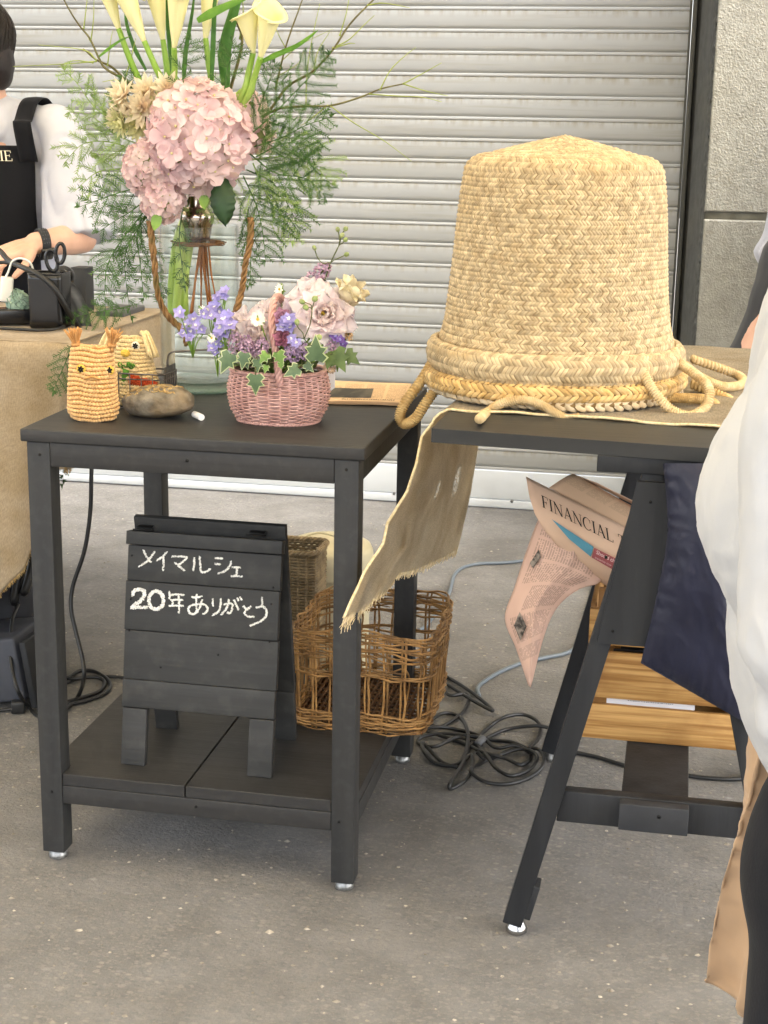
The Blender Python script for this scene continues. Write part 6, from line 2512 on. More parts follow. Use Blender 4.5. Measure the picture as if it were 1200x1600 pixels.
# ---------------- twigs
TWIG = mat('brown twig', '6d6a45', '58512f', scale=40, rough=.7, stretch=(1, 1, .3))
TWIGG = mat('green twig', '9aa65a', '7e8c44', scale=40, rough=.6)
def twig(main, sides, label, r=.0024, y=.4):
    a = at(main[0][0], main[0][1], y=y)
    t = empty('bare_branch', a, label, 'branch', GA)
    mb = MB()
    P = bez([at(q[0], q[1], y=y+(q[2] if len(q) > 2 else 0)) for q in main], 40)
    mb.tube(P, lambda s: r*(1-.55*s), 7)
    mb.build('main_stem', TWIG, t)
    mb = MB()
    for sd in sides:
        S_ = bez([at(q[0], q[1], y=y+(q[2] if len(q) > 2 else 0)) for q in sd], 20)
        mb.tube(S_, lambda s: r*.5*(1-.6*s), 5)
        mb.ball(S_[0], r*.75, 6, 5)
    mb.build('side_twigs', TWIGG, t)
twig([(395, 190), (430, 172), (447, 168), (480, 166), (517, 165), (560, 153), (595, 139), (630, 131)],
     [[(594, 140), (610, 110), (632, 88), (650, 74)], [(630, 131), (660, 115), (690, 98)], [(630, 131), (665, 142), (700, 150)], [(578, 147), (620, 150), (660, 152), (690, 159)],
      [(517, 166), (550, 190), (600, 220), (643, 252)], [(478, 166), (480, 110), (488, 60), (500, 5)], [(512, 165), (480, 190), (470, 196)]],
     'bare branch reaching out horizontally to the right over the shutter', .0026)
twig([(420, 175), (450, 135), (488, 112), (520, 78), (545, 40), (575, 8), (600, -15)],
     [[(531, 55), (540, 25), (548, -15)], [(520, 75), (545, 62), (570, 38), (585, 24)], [(523, 75), (545, 68), (555, 68)], [(575, 8), (600, 5), (640, 12)], [(490, 110), (497, 80), (515, 50)]],
     'branch slanting up to the top right', .0026, .42)
twig([(430, 140), (446, 75), (465, 20), (478, -15)], [[(446, 75), (430, 40), (425, -10)], [(440, 95), (470, 70), (520, 45)], [(436, 118), (465, 100), (475, 80)]], 'thin upright branch right of the callas', .0019, .44)
twig([(240, 160), (200, 128), (166, 108), (155, 92), (140, 60), (124, 40), (108, 15), (95, -10)],
     [[(142, 65), (146, 30), (147, -10)], [(131, 44), (135, 10), (137, -10)], [(150, 93), (130, 78), (60, 70)], [(150, 96), (100, 100), (20, 104)], [(168, 102), (172, 70), (176, 48)], [(145, 98), (115, 95), (90, 105)],
      [(155, 92), (148, 75), (138, 60)]], 'bare branch slanting to the top left past the callas', .0026, .41)
twig([(230, 165), (195, 125), (175, 105), (150, 93), (130, 76)], [[(195, 125), (205, 90), (212, 60)], [(200, 130), (180, 125), (160, 128)]], 'short dark branch stub at the left under the callas', .0030, .42)
twig([(360, 140), (378, 70), (372, 40), (360, 20)], [[(375, 60), (380, 20), (378, -10)]], 'dark branch between the broad blade and the right callas', .0032, .45)

# ---------------- asparagus fern
FERN = leaf_mat('asparagus fern', '587a40', '3f612b', .3, .55)
FERN2 = leaf_mat('pale asparagus fern', '9ab366', '7b974e', .3, .55)
def fern(pts, label, seed, m=FERN, width=.075, dens=1., y=.36, plane=(0, -1, 0), curl=.35, fine=.011):
    """a plume: arching stem, flat side branches, each feathered with needles"""
    rn = random.Random(seed)
    P = bez([at(q[0], q[1], y=y+(q[2] if len(q) > 2 else 0)) for q in pts], 60)
    t = empty('fern_spray', P[0], label, 'fern', GA)
    L = sum((b-a).length for a, b in zip(P, P[1:]))
    ms, mb = MB(), MB()
    ms.tube(P, lambda s: .0013*(1-.6*s), 5)
    nb = max(6, int(L/.0105*dens))
    nrm = Vector(plane).normalized()
    for i in range(nb):
        s = .08+.92*(i+.5)/nb
        k = s*60
        j = min(int(k), 59)
        o = P[j].lerp(P[j+1], k-j)
        T = (P[j+1]-P[j]).normalized()
        side = (1 if i % 2 else -1)
        n_ = (nrm+Vector((rn.uniform(-.5, .5), rn.uniform(-.3, .3), rn.uniform(-.5, .5)))).normalized()
        sd = T.cross(n_).normalized()*side
        bl = width*math.sin(PI*min(1, .18+.8*s))**.8*rn.uniform(.55, 1.1)*(1-.25*s)
        d = (sd+T*rn.uniform(.35, .8)).normalized()
        q = [o+d*bl*c+T*bl*curl*c*c*rn.uniform(.4, 1)+n_*bl*rn.uniform(-.2, .2)*c*c-Vector((0, 0, .12*bl*c*c)) for c in (0, .2, .4, .6, .8, 1)]
        ms.tube(q, .0008, 3, cap=False)
        nn = max(5, int(bl/.0030))
        for c in range(nn):
            f = (c+.5)/nn*5
            jj = min(int(f), 4)
            p = q[jj].lerp(q[jj+1], f-jj)
            tb = (q[jj+1]-q[jj]).normalized()
            for s2 in (-1, 1):
                e = (tb.cross(n_)*s2+tb*.75+n_*rn.uniform(-.35, .35)).normalized()
                ln = fine*rn.uniform(.6, 1.15)*(1-.45*f/5)
                w_ = n_.cross(e).normalized()*.00062
                m1 = p+e*ln*.55+tb*ln*.05
                mb.add([p-w_, p+w_, m1+w_, m1-w_, p+e*ln+tb*ln*.22], [(0, 1, 2, 3), (3, 2, 4)])
    ms.build('stem', m, t)
    mb.build('needles', m, t)
R_side = [
    ([(385, 215), (420, 185), (455, 150), (495, 108), (515, 85)], 'dark fern spray slanting up to the right', FERN, .07),
    ([(395, 230), (440, 215), (480, 195), (520, 182)], 'fern spray lying level at the right of the hydrangea', FERN, .075),
    ([(390, 250), (440, 245), (485, 255), (520, 290)], 'fern spray drooping to the far right', FERN2, .08),
    ([(385, 265), (425, 285), (450, 320), (470, 365)], 'fern spray hanging down at the lower right', FERN, .08),
    ([(380, 275), (400, 320), (410, 360), (415, 410)], 'fern spray hanging straight down right of the vase', FERN, .075),
    ([(390, 240), (430, 270), (480, 280), (510, 310)], 'feathery fern spray in the middle right', FERN, .08),
    ([(380, 225), (400, 180), (420, 130), (430, 95)], 'upright fern spray right behind the callas', FERN, .06),
    ([(375, 265), (360, 300), (340, 325), (330, 340)], 'pale fern threads lying over the lower hydrangea edge', FERN2, .05),
    ([(400, 245), (440, 225), (470, 225), (500, 240)], 'dense dark fern spray right of the hydrangea', FERN, .07),
    ([(395, 255), (415, 300), (445, 345), (455, 380)], 'loose fern spray over the right vine', FERN2, .07),
    ([(385, 340), (390, 380), (392, 420), (388, 450)], 'fern wisps running down the right vine', FERN, .03),
]
for k, (p, lb, m_, wd) in enumerate(R_side):
    fern(p, lb, 20+k, m_, wd, 1.25, .375+.012*(k % 4), plane=(.15*((k % 3)-1), -1, .2*((k % 2)-.5)))
L_side = [
    ([(215, 205), (185, 190), (150, 170), (120, 130), (98, 108)], 'lacy fern spray arching to the upper left', FERN2, .06),
    ([(215, 225), (180, 210), (140, 180), (105, 175)], 'lacy fern spray pointing left over the white shirt', FERN2, .06),
    ([(210, 235), (170, 222), (130, 225), (100, 255)], 'fern spray curving down at the far left', FERN2, .065),
    ([(215, 260), (180, 265), (150, 270), (115, 300)], 'fern spray sweeping left below the others', FERN2, .065),
    ([(225, 290), (190, 300), (160, 310), (120, 325)], 'dark fern spray at the lower left', FERN, .065),
    ([(230, 310), (205, 330), (180, 345), (150, 365)], 'low fern spray above the wrist watch', FERN, .06),
    ([(235, 325), (215, 360), (220, 420), (225, 470)], 'fern strand hanging down left of the vase', FERN, .045),
    ([(230, 335), (200, 385), (195, 420), (205, 500)], 'long fern strand trailing past the vase to the table', FERN, .04),
    ([(225, 330), (180, 390), (165, 430), (165, 500)], 'fern strand trailing beside the black pot', FERN, .045),
    ([(240, 350), (242, 400), (248, 440), (250, 475)], 'fern wisps running down the left vine', FERN, .03),
    ([(285, 330), (280, 370), (285, 420), (290, 450)], 'fern sprig inside the glass vase', FERN, .028),
    ([(250, 180), (230, 150), (205, 128), (190, 118)], 'dark fern spray behind the proteas', FERN, .05),
    ([(290, 150), (285, 110), (292, 80), (300, 60)], 'fern spray behind the middle callas', FERN, .05),
    ([(350, 150), (355, 110), (362, 85), (370, 70)], 'fern spray behind the broad blade', FERN, .05),
]
for k, (p, lb, m_, wd) in enumerate(L_side):
    fern(p, lb, 50+k, m_, wd, 1.0, .36+.012*(k % 4), plane=(.2*((k % 3)-1), -1, .2*((k % 2)-.5)), fine=.013)
# a cut sprig lying against the burlap at the left of the table
def fern_low(pts, label, seed, y, wd):
    global GA
    g0, GA = GA, 'loose fern sprigs by the burlap table'
    fern(pts, label, seed, FERN, wd, 1.2, y, fine=.012)
    GA = g0
fern_low([(120, 520), (105, 560), (92, 590), (82, 612)], 'loose fern sprig hanging beside the apricot toy against the burlap', 80, .42, .04)
fern_low([(205, 478), (170, 485), (140, 490), (100, 500)], 'fern sprig lying over the edge of the burlap table', 81, .8, .05)
fern_low([(110, 600), (104, 660), (100, 700), (98, 760)], 'fern sprig tip hanging behind the front left table leg', 82, .7, .035)
# ================================================================== people
def fuse(mb, name, m, parent, voxel=.006, smooth=2, disp=None, sub=0, **k):
    """melt overlapping volumes into one continuous surface"""
    o = mb.build('tmp', m, parent)
    md = o.modifiers.new('r', 'REMESH')
    md.mode = 'VOXEL'
    md.voxel_size = voxel
    md.use_smooth_shade = True
    if smooth:
        ms = o.modifiers.new('s', 'SMOOTH')
        ms.factor = .5
        ms.iterations = smooth
    dg = bpy.context.evaluated_depsgraph_get()
    me = bpy.data.meshes.new_from_object(o.evaluated_get(dg))
    og = o['origin']
    bpy.data.meshes.remove(o.data)
    me.name = name
    me.materials.clear()
    me.materials.append(m)
    me.shade_smooth()
    if disp:
        base = Vector(parent['origin']) if parent is not None else Vector()
        ns = [v.normal.copy() for v in me.vertices]
        for v, n in zip(me.vertices, ns):
            v.co += n*disp(v.co+base, n)
        me.update()
    r = bpy.data.objects.new(name, me)
    C.objects.link(r)
    r['origin'] = tuple(parent['origin']) if parent is not None else (0, 0, 0)
    r.parent = parent
    return r


def limb(mb, pts, rs, n=14, k=14):
    P = bez(pts, k)
    mb.tube(P, lambda s: interp([(i/(len(rs)-1), r) for i, r in enumerate(rs)], s), n)
    mb.ball(P[0], rs[0], n, 8)
    mb.ball(P[-1], rs[-1], n, 8)


def head(mb, c, face, up=(0, 0, 1), s=1.0):
    """a head with brow, nose, lips, chin and ears; c is its middle"""
    F = frame(up, Vector(face).cross(Vector(up)))       # x: to the side, y: away/front, z: up
    f = Vector(face).normalized()
    u = Vector(up).normalized()
    sd = f.cross(u)
    c = Vector(c)
    R = Matrix((sd, f, u)).transposed()
    def b(x, y, z, rx, ry, rz):
        mb.ball(c+(sd*x+f*y+u*z)*s, (rx*s, ry*s, rz*s), 18, 12, R)
    b(0, -.008, .025, .074, .090, .082)      # skull
    b(0, .020, -.020, .062, .066, .080)      # face
    b(0, .040, -.078, .034, .036, .026)      # chin
    b(0, .072, .020, .050, .014, .012)       # brow
    b(0, .091, -.018, .0095, .012, .020)     # nose bridge
    b(0, .098, -.030, .013, .011, .010)      # nose tip
    b(0, .079, -.055, .021, .008, .0055)     # upper lip
    b(0, .077, -.064, .018, .008, .0055)     # lower lip
    for q in (-1, 1):
        b(q*.034, .066, -.022, .022, .018, .020)  # cheek
        b(q*.073, -.006, -.008, .008, .018, .030) # ear
    return R


def eyes(c, face, par, s=1.0, up=(0, 0, 1)):
    f = Vector(face).normalized()
    sd = f.cross(Vector(up))
    for q in (-1, 1):
        mb = MB()
        mb.ball(Vector(c)+(sd*.031*q+f*.078+Vector(up)*.004)*s, (.0125*s, .009*s, .0065*s), 12, 8, Matrix((sd, f, Vector(up))).transposed())
        mb.build('eye', mat('eye', '2a1d16', rough=.15), par)


def hand(mb, wrist, d, palm_n, s=1.0, curl=.6, spread=.1, flip=1):
    """palm and five separate bent fingers; d: wrist to knuckles, palm_n: out of the palm"""
    w_ = Vector(wrist)
    d = Vector(d).normalized()
    pn = Vector(palm_n)
    pn = (pn-d*pn.dot(d)).normalized()
    sd = d.cross(pn)*flip                     # towards the thumb
    for k, q in enumerate((-.030, -.010, .010, .030)):
        limb(mb, [w_+sd*q*.45*s, w_+d*.045*s+sd*q*.85*s, w_+d*.085*s+sd*q*s], (.0155*s, .0145*s, .0115*s), 10, 6)
    for k, (q, L) in enumerate(((-.032, .066), (-.0115, .080), (.010, .086), (.031, .078))):
        b = w_+d*.085*s+sd*q*s
        a0 = curl*(.55+.08*k)
        p = [b]
        dd = (d+sd*q*spread*10*.3).normalized()
        ang = 0
        for j, fr in enumerate((.44, .31, .25)):
            ang += a0*(1.0 if j else .75)
            v = dd*math.cos(ang)+pn*math.sin(ang)
            p.append(p[-1]+v*L*fr*s)
        limb(mb, p, (.0098*s, .0088*s, .0078*s, .0066*s), 10, 9)
    t0 = w_+d*.022*s+sd*.022*s
    td = (sd*.75+d*.65+pn*.35).normalized()
    limb(mb, [t0, t0+td*.032*s, t0+td*.05*s+d*.018*s+pn*.008*s, t0+td*.058*s+d*.042*s+pn*.018*s], (.0145*s, .0125*s, .0105*s, .0085*s), 10, 9)


SKIN = mat('skin', 'd6ad97', 'cb9f88', scale=18, rough=.5, spec=.35, bump=.1, bscale=300, bdist=.0004)
HAIR = mat('dark hair', '2b2322', '1b1615', scale=60, rough=.4, stretch=(6, 6, .4), bump=.5, bscale=160)
WSHIRT = mat('white cotton', 'babcc6', 'b2b4c0', scale=6, rough=.75, sheen=.2, bump=.15, bscale=400, bdist=.0005, spec=.2)
BCLOTH = mat('black cotton', '131419', '0d0e12', scale=8, rough=.8, sheen=.04, bump=.15, bscale=300, spec=.2)
GTROU = mat('charcoal trousers', '3e3f42', '343538', scale=8, rough=.75, sheen=.2, spec=.2)
def legs(mb, hips, feet, r=(.095, .075, .052, .042), toe=(0, -1, 0)):
    for h, f in zip(hips, feet):
        h, f = Vector(h), Vector(f)
        kn = h.lerp(f, .52)+Vector(toe)*.03
        limb(mb, [h, h.lerp(kn, .5), kn, kn.lerp(f, .45)-Vector(toe)*.012, f+Vector((0, 0, .07))], (r[0], r[0]*.9, r[1]*.86, r[1]*.85, r[3]), 16, 16)
def shoes(name, feet, toe, m, par):
    for f in feet:
        f = Vector(f)
        t = Vector(toe).normalized()
        mb = MB()
        limb(mb, [f+Vector((0, 0, .045))-t*.055, f+Vector((0, 0, .042)), f+Vector((0, 0, .030))+t*.13], (.042, .045, .033), 14, 10)
        mb.span(f.x-.03, f.x+.03, f.y-.03, f.y+.03, 0.001, .03)
        sh_ = fuse(mb, name, m, par, .006, 4)

def strand_hair(c, R, s, par):
    rn = random.Random(19)
    mb = MB()
    for i in range(620):
        az = rn.uniform(-PI*.88, PI*.88)          # 0 = back of the head
        L = rn.uniform(1.5, 2.15)
        a0 = rn.uniform(.02, .5)
        pts = []
        tw = rn.uniform(-.16, .16)
        k = rn.uniform(.98, 1.07)
        for j in range(9):
            t = a0+(L-a0)*j/8
            az2 = az+tw*(j/8)**2
            r = Vector((.089*math.sin(t)*math.sin(az2), .020+.095*math.sin(t)*math.cos(az2), .034+.093*math.cos(t)))*k
            if t > PI/2:
                r.z -= .055*(t-PI/2)
                r.x *= .97
            pts.append(c+R @ (r*s))
        mb.tube(pts, lambda q: .0017*(1-.55*q), 4, cap=False)
    return mb.build('hair_strands', mat('hair strand', '2a2220', '1a1513', scale=50, rough=.35, island=.4, spec=.5), par)

# ------------------------------------------------ 1. florist behind the burlap table
y1 = 1.46
n1 = at(-24, 165, y=y1)
f1 = Vector((.10, -1, -.08)).normalized()
pr1 = empty('person', (n1.x, y1+.03, 0), 'person in white T-shirt, black bib apron and black watch working behind the burlap table', 'person')
sh_l = at(92, 200, y=y1+.02)                  # shoulder towards the picture's middle
sh_r = Vector((2*n1.x-sh_l.x, y1+.05, sh_l.z))
el_l = at(128, 372, y=y1-.05)
wr_l = at(66, 379, y=y1-.21)
ha_l = at(30, 383, y=y1-.25)
hc = Vector((n1.x-.012, y1-.035, n1.z+.135))
mb = MB()
head(mb, hc, Vector((.05, -1, -.35)).normalized(), Vector((0.02, -.30, 1)).normalized(), .93)
limb(mb, [hc+Vector((0, .03, -.06)), n1+Vector((0, .02, .005)), n1+Vector((0, .03, -.05))], (.052, .050, .065), 16, 8)
limb(mb, [n1+Vector((0, .03, -.10)), Vector((n1.x, y1+.03, n1.z-.30)), Vector((n1.x, y1+.05, .80))], (.115, .125, .13), 18, 10)
limb(mb, [sh_r, n1+Vector((0, .03, -.055)), sh_l], (.040, .045, .040), 14, 8)
limb(mb, [sh_l, sh_l.lerp(el_l, .5), el_l], (.048, .044, .037), 14, 8)
limb(mb, [el_l, el_l.lerp(wr_l, .35), wr_l, wr_l.lerp(ha_l, .3)], (.0375, .0385, .0275, .026), 14, 10)
hand(mb, wr_l.lerp(ha_l, .25), ha_l-wr_l+Vector((0, 0, -.012)), Vector((-.1, .25, -1)), .92, .75, .1, flip=1)
el_r = sh_r+Vector((-.07, -.06, -.27))
wr_r = Vector((n1.x-.03, y1-.24, el_l.z-.015))
limb(mb, [sh_r, sh_r.lerp(el_r, .5), el_r], (.048, .044, .037), 14, 8)
limb(mb, [el_r, el_r.lerp(wr_r, .35), wr_r], (.0375, .0385, .026), 14, 10)
hand(mb, wr_r, Vector((.8, -.3, -.12)), Vector((.1, .2, -1)), .92, .7, .1, flip=-1)
hips1 = [(n1.x-.03+q*.08, y1+.05, .80) for q in (-1, 1)]
feet1 = [(n1.x-.10+q*.09, y1+.10, .0) for q in (-1, 1)]
legs(mb, hips1, feet1)
fuse(mb, 'body', SKIN, pr1, .0045, 2)
eyes(hc, Vector((.05, -1, -.35)), pr1, .98, Vector((0.02, -.30, 1)).normalized())
mb = MB()
mb.ball(hc+Vector((0, .020, .036)), (.090, .098, .090), 24, 16)
mb.ball(hc+Vector((.0, .052, -.035)), (.082, .056, .080), 20, 12)
for q in (-1, 1):
    mb.ball(hc+Vector((.064*q, .025, -.030)), (.030, .058, .072), 16, 10)
    mb.ball(hc+Vector((.045*q, -.050, .064)), (.042, .024, .036), 16, 10)
hair = fuse(mb, 'hair', HAIR, pr1, .006, 3, disp=lambda p, n: .003*nz(p, 30, 4)-.002)
strand_hair(hc, Matrix.Rotation(rad(-17), 3, 'X'), 1.0, hair)
# T-shirt
mb = MB()
def torso(mb, secs, n=36, m=24):
    P = bez([Vector((s[0], s[1], s[2])) for s in secs], m)
    A = [interp([(i/(len(secs)-1), s[3]) for i, s in enumerate(secs)], k/m) for k in range(m+1)]
    B = [interp([(i/(len(secs)-1), s[4]) for i, s in enumerate(secs)], k/m) for k in range(m+1)]
    mb.grid(lambda u, v: P[round(v*m)]+Vector((A[round(v*m)]*math.cos(2*PI*u), B[round(v*m)]*math.sin(2*PI*u), 0)), n, m, cu=True)
    for k in (0, m):
        mb.grid(lambda u, v: P[k]+Vector((A[k]*v*math.cos(2*PI*u), B[k]*v*math.sin(2*PI*u), 0)), n, 2, cu=True)
xs = n1.x
zn = n1.z
torso(mb, [(xs, y1+.05, .74, .175, .135), (xs, y1+.045, .90, .165, .125), (xs, y1+.03, zn-.24, .165, .125), (xs, y1+.03, zn-.12, .165, .112), (xs, y1+.03, zn-.045, .115, .085), (xs, y1+.02, zn-.012, .070, .066)])
for s_, e_ in ((sh_l, el_l), (sh_r, el_r)):
    d = e_-s_
    P_ = bez([s_.lerp(Vector((xs, y1+.03, zn-.10)), .35), s_+Vector((0, 0, -.012)), s_+d*.5+Vector((0, .0, .006)), s_+d*1.02], 14)
    mb.tube(P_, lambda s: interp([(0, .06), (.3, .066), (.65, .074), (1, .086)], s), 20)
limb(mb, [sh_r+Vector((0, 0, -.012)), n1+Vector((0, .03, -.048)), sh_l+Vector((0, 0, -.012))], (.056, .078, .056), 16, 8)
def folds(p, n):
    return .006*nz((p.x*1.0+p.z*.5, p.y, p.z*.4), 17, 2)+.008*nz((p.x, p.y, p.z), 7, 5)-.006*max(0, 1-abs(nz((p.x+p.z*.3, p.y, p.z*.5), 12, 9))*7)
mb.ball(n1+Vector((0, -.012, -.075)), (.105, .082, .055), 20, 12)
tee = fuse(mb, 'tee_shirt', WSHIRT, pr1, .006, 4, disp=folds)
# apron: bib, straps and skirt over the shirt
def apron_pt(u, z, off=.012):
    a = -PI/2+(u-.5)*1.9
    A = interp([(.60, .185), (.80, .180), (.95, .172), (zn-.24, .170), (zn-.13, .168), (zn-.05, .13)], z)
    B = interp([(.60, .150), (.80, .145), (.95, .132), (zn-.24, .132), (zn-.13, .118), (zn-.05, .095)], z)
    yc = interp([(.7, y1+.05), (zn-.24, y1+.03), (zn, y1+.03)], z)
    return Vector((xs+(A+off)*math.cos(a), yc+(B+off)*math.sin(a), z+.0))
zb = at(20, 228, y=y1-.1).z
mb = MB()
mb.grid(lambda u, v: apron_pt(u, .45+(zb-.45)*v)+Vector((0, .003*nz((u*6, v*8, 0), 1.3), 0)), 28, 40)
mb.build('apron', BCLOTH, pr1, solid=.003)
mb = MB()
for q in (-1, 1):
    xa = at(38, 225, y=y1-.10).x-xs
    xb_ = at(52, 158, y=y1+.0).x-xs
    path = bez([Vector((xs+q*xa, apron_pt(.5, zb).y+.013, zb-.035)), Vector((xs+q*(xa*.6+xb_*.4), y1-.094, zb+.05)), Vector((xs+q*xb_, y1-.062, zn-.030)),
                Vector((xs+q*xb_, y1-.025, zn+.010)), Vector((xs+q*xb_, y1+.025, zn+.022)), Vector((xs+q*xb_, y1+.07, zn+.004)), Vector((xs+q*xb_, y1+.105, zn-.040)), Vector((xs+q*xb_*.9, y1+.145, zn-.16))], 60)
    mb = MB()
    mb.grid(lambda u, v: path[round(v*60)]+Vector(((u-.5)*.046, 0, -.004*abs(u-.5))), 4, 60)
    mb.build('apron_strap', BCLOTH, pr1, solid=.003)
ylet = apron_pt(.5, zb-.03).y-.004
hl = (at(0, 236, y=ylet)-at(0, 252, y=ylet)).length
o_l = at(-3, 251.5, y=ylet)
def lp_(s, t):
    x = o_l.x+s*hl
    z = o_l.z+t*hl
    u = .5+math.asin(max(-.99, min(.99, (x-xs)/.182)))/1.9
    p = apron_pt(u, z, .0152)
    return p, Vector((0, -1, 0))
mb, _ = lettering('IE', lp_, hl, .05)
mb.build('apron_lettering', mat('cream lettering', 'ded7c0', rough=.8), pr1, smooth=False)
mb = MB()
legs(mb, hips1, feet1, (.105, .09, .06, .058))
limb(mb, [hips1[0], hips1[1]], (.115, .115), 16, 4)
fuse(mb, 'trousers', BCLOTH, pr1, .008, 3)
shoes('shoe', feet1, (0, -1, 0), BCLOTH, pr1)
# wrist watch
wt = empty('wrist_watch', wr_l, None)
wt.parent = pr1
wt.location = wr_l-Vector(pr1['origin'])
wt['origin'] = tuple(wr_l)
ax_ = (ha_l-wr_l).normalized()
Fw = frame(ax_, (0, -.4, 1))
mb = MB()
def band_(u, v):
    a = 2*PI*u
    r = .0312
    return wr_l+Fw @ Vector((r*math.cos(a), r*.92*math.sin(a), (v-.5)*.022))
mb.grid(band_, 40, 3, cu=True)
mb.build('watch_strap', mat('black rubber strap', '2a2b2e', rough=.6), wt, solid=.003)
mb = MB()
pdir = Vector((.10, -.75, -.68)).normalized()
pdir = (pdir-ax_*pdir.dot(ax_)).normalized()
mb.box(wr_l+pdir*.0345, (.034, .036, .010), frame(pdir, ax_), .004)
wc_ = mb.build('watch_case', mat('watch glass', '121315', rough=.1, spec=.7), wt)
mb = MB()
for i in range(-2, 5):
    for k in (-1, 0, 1):
        a = i*.30
        nd = (Vector((.2, -.3, 1)).normalized())
        nd = (nd-ax_*nd.dot(ax_)).normalized()
        sd_ = ax_.cross(nd)
        q = wr_l+(nd*math.cos(a)+sd_*math.sin(a)*(-1 if sd_.y > 0 else 1))*.0330+ax_*(k*.006)
        mb.ball(q, .0016, 6, 4)
mb.build('strap_holes', mat('strap hole', '55575a', rough=.7), wt)

# ------------------------------------------------ 2. white blouse in the right foreground
yR = -1.05
cxR = at(1200, 800, y=yR).x+.10
p2 = empty('person', (cxR+.02, yR, 0), 'person in loose white blouse, black trousers and tan apron close at the right edge', 'person')
TL_ = [(1236, 380), (1200, 462), (1170, 530), (1140, 608), (1108, 688), (1086, 745), (1078, 786), (1084, 835), (1100, 880), (1126, 930), (1135, 1000), (1150, 1090), (1185, 1180), (1204, 1236)]
tab = []
for q in TL_:
    p = at(*q, y=yR)
    tab.append((p.z, p.x))
tab = tab[::-1]
zt0, zt1 = tab[0][0], 1.36
mb = MB()
def blouse(u, v):
    z = zt0+(zt1-zt0)*v
    xl = interp(tab+[(1.24, cxR+.06), (1.36, cxR+.14)], z)
    xr = interp([(zt0, cxR+.22), (.95, cxR+.24), (1.15, cxR+.24), (1.36, cxR+.20)], z)
    a = 2*PI*u
    cx_, ax_ = (xl+xr)/2, (xr-xl)/2
    by_ = interp([(zt0, .15), (.95, .17), (1.2, .165), (1.30, .14), (1.36, .09)], z)
    return Vector((cx_+ax_*math.cos(a), yR+by_*math.sin(a), z))
mb.grid(blouse, 44, 44, cu=True)
for k in (0, 1):
    mb.grid(lambda u, v: blouse(u, k).lerp(Vector(((blouse(0, k).x+blouse(.5, k).x)/2, yR, blouse(0, k).z)), v), 44, 3, cu=True)
# near sleeve
SLV = [(1240, 400), (1190, 560), (1152, 690), (1138, 830), (1130, 960), (1137, 1040), (1160, 1100)]
pts = [at(q[0], q[1], y=yR-.16) for q in SLV]
rs = (.07, .078, .080, .078, .072, .066, .05)
limb(mb, [p+Vector((r, 0, 0)) for p, r in zip(pts, rs)], rs, 20, 26)
limb(mb, [Vector((cxR+.12, yR-.14, 1.30)), pts[0]+Vector((.07, 0, 0))], (.080, .072), 18, 6)
limb(mb, [Vector((cxR+.12, yR+.13, 1.30)), Vector((cxR+.07, yR+.19, 1.04)), Vector((cxR+.02, yR+.17, .84))], (.080, .082, .066), 18, 12)
limb(mb, [Vector((cxR+.12, yR-.14, 1.31)), Vector((cxR+.12, yR+.14, 1.31))], (.070, .070), 18, 6)
def folds2(p, n):
    return .003*nz((p.x*.9+p.z*.12, p.y*.9, p.z*.12), 20, 2)+.004*nz((p.x, p.y, p.z*.35), 8, 5)-.009*max(0, 1-abs(nz((p.x+p.z*.30, p.y*.8, p.z*.10), 7, 9))*5)-.004*max(0, 1-abs(nz((p.x-p.z*.18, p.y*.8, p.z*.08), 13, 12))*5)+.0018*nz(p, 70, 3)+.003*math.sin((p.x+p.y)*70+p.z*20+7*nz(p, 6, 1))*max(0, nz(p, 4, 8)+.15)
BLS = mat('white blouse linen', 'bdbdbd', 'b6b7b8', scale=5, rough=.8, sheen=.15, thin=.12, bump=.2, bscale=500, bdist=.0005, spec=.15)
mb2 = mb
bl = fuse(mb2, 'blouse', BLS, p2, .006, 3, disp=folds2)
# body under it
mb = MB()
hR = Vector((cxR+.10, yR-.02, 1.56))
head(mb, hR, (-1, .15, -.1), (0, 0, 1))
limb(mb, [hR+Vector((.03, 0, -.06)), (cxR+.12, yR, 1.38)], (.054, .06), 16, 6)
limb(mb, [(cxR+.12, yR, 1.28), (cxR+.11, yR, 1.05), (cxR+.10, yR, .80)], (.10, .10, .10), 18, 10)
for sg2 in (-1, 1):
    s0 = Vector((cxR+.12, yR+sg2*.16, 1.31))
    e0 = Vector((cxR+.07, yR+sg2*.19, 1.02))
    w0 = Vector((cxR+.02, yR+sg2*.16, .86))
    limb(mb, [(cxR+.12, yR, 1.31), s0], (.06, .05), 12, 4)
    if sg2 < 0:
        s0, e0, w0 = Vector((cxR+.12, yR-.14, 1.30)), pts[2]+Vector((.082, 0, 0)), pts[6]+Vector((.052, .01, -.015))
    limb(mb, [s0, s0.lerp(e0, .5)+Vector((.01 if sg2 < 0 else 0, 0, 0)), e0, w0], (.042, .04, .034, .026), 14, 12)
    hand(mb, w0, Vector((.45 if sg2 < 0 else -.3, -sg2*.1, -1)), Vector((.4, -sg2, 0)), .92, .4, .1, flip=sg2)
hips2 = [(cxR-.015, yR-.09, .74), (cxR+.12, yR+.085, .74)]
feet2 = [(cxR-.035, yR-.09, 0), (cxR+.14, yR+.11, 0)]
legs(mb, hips2, feet2, r=(.060, .05, .04, .036), toe=(-1, 0, 0))
fuse(mb, 'body', SKIN, p2, .006, 2)
eyes(hR, (-1, .15, -.1), p2)
mb = MB()
mb.ball(hR+Vector((.018, 0, .036)), (.100, .088, .090), 24, 16)
mb.ball(hR+Vector((.055, 0, -.045)), (.058, .080, .080), 20, 12)
fuse(mb, 'hair', HAIR, p2, .007, 3, disp=lambda p, n: .005*nz(p, 40, 4))
mb = MB()
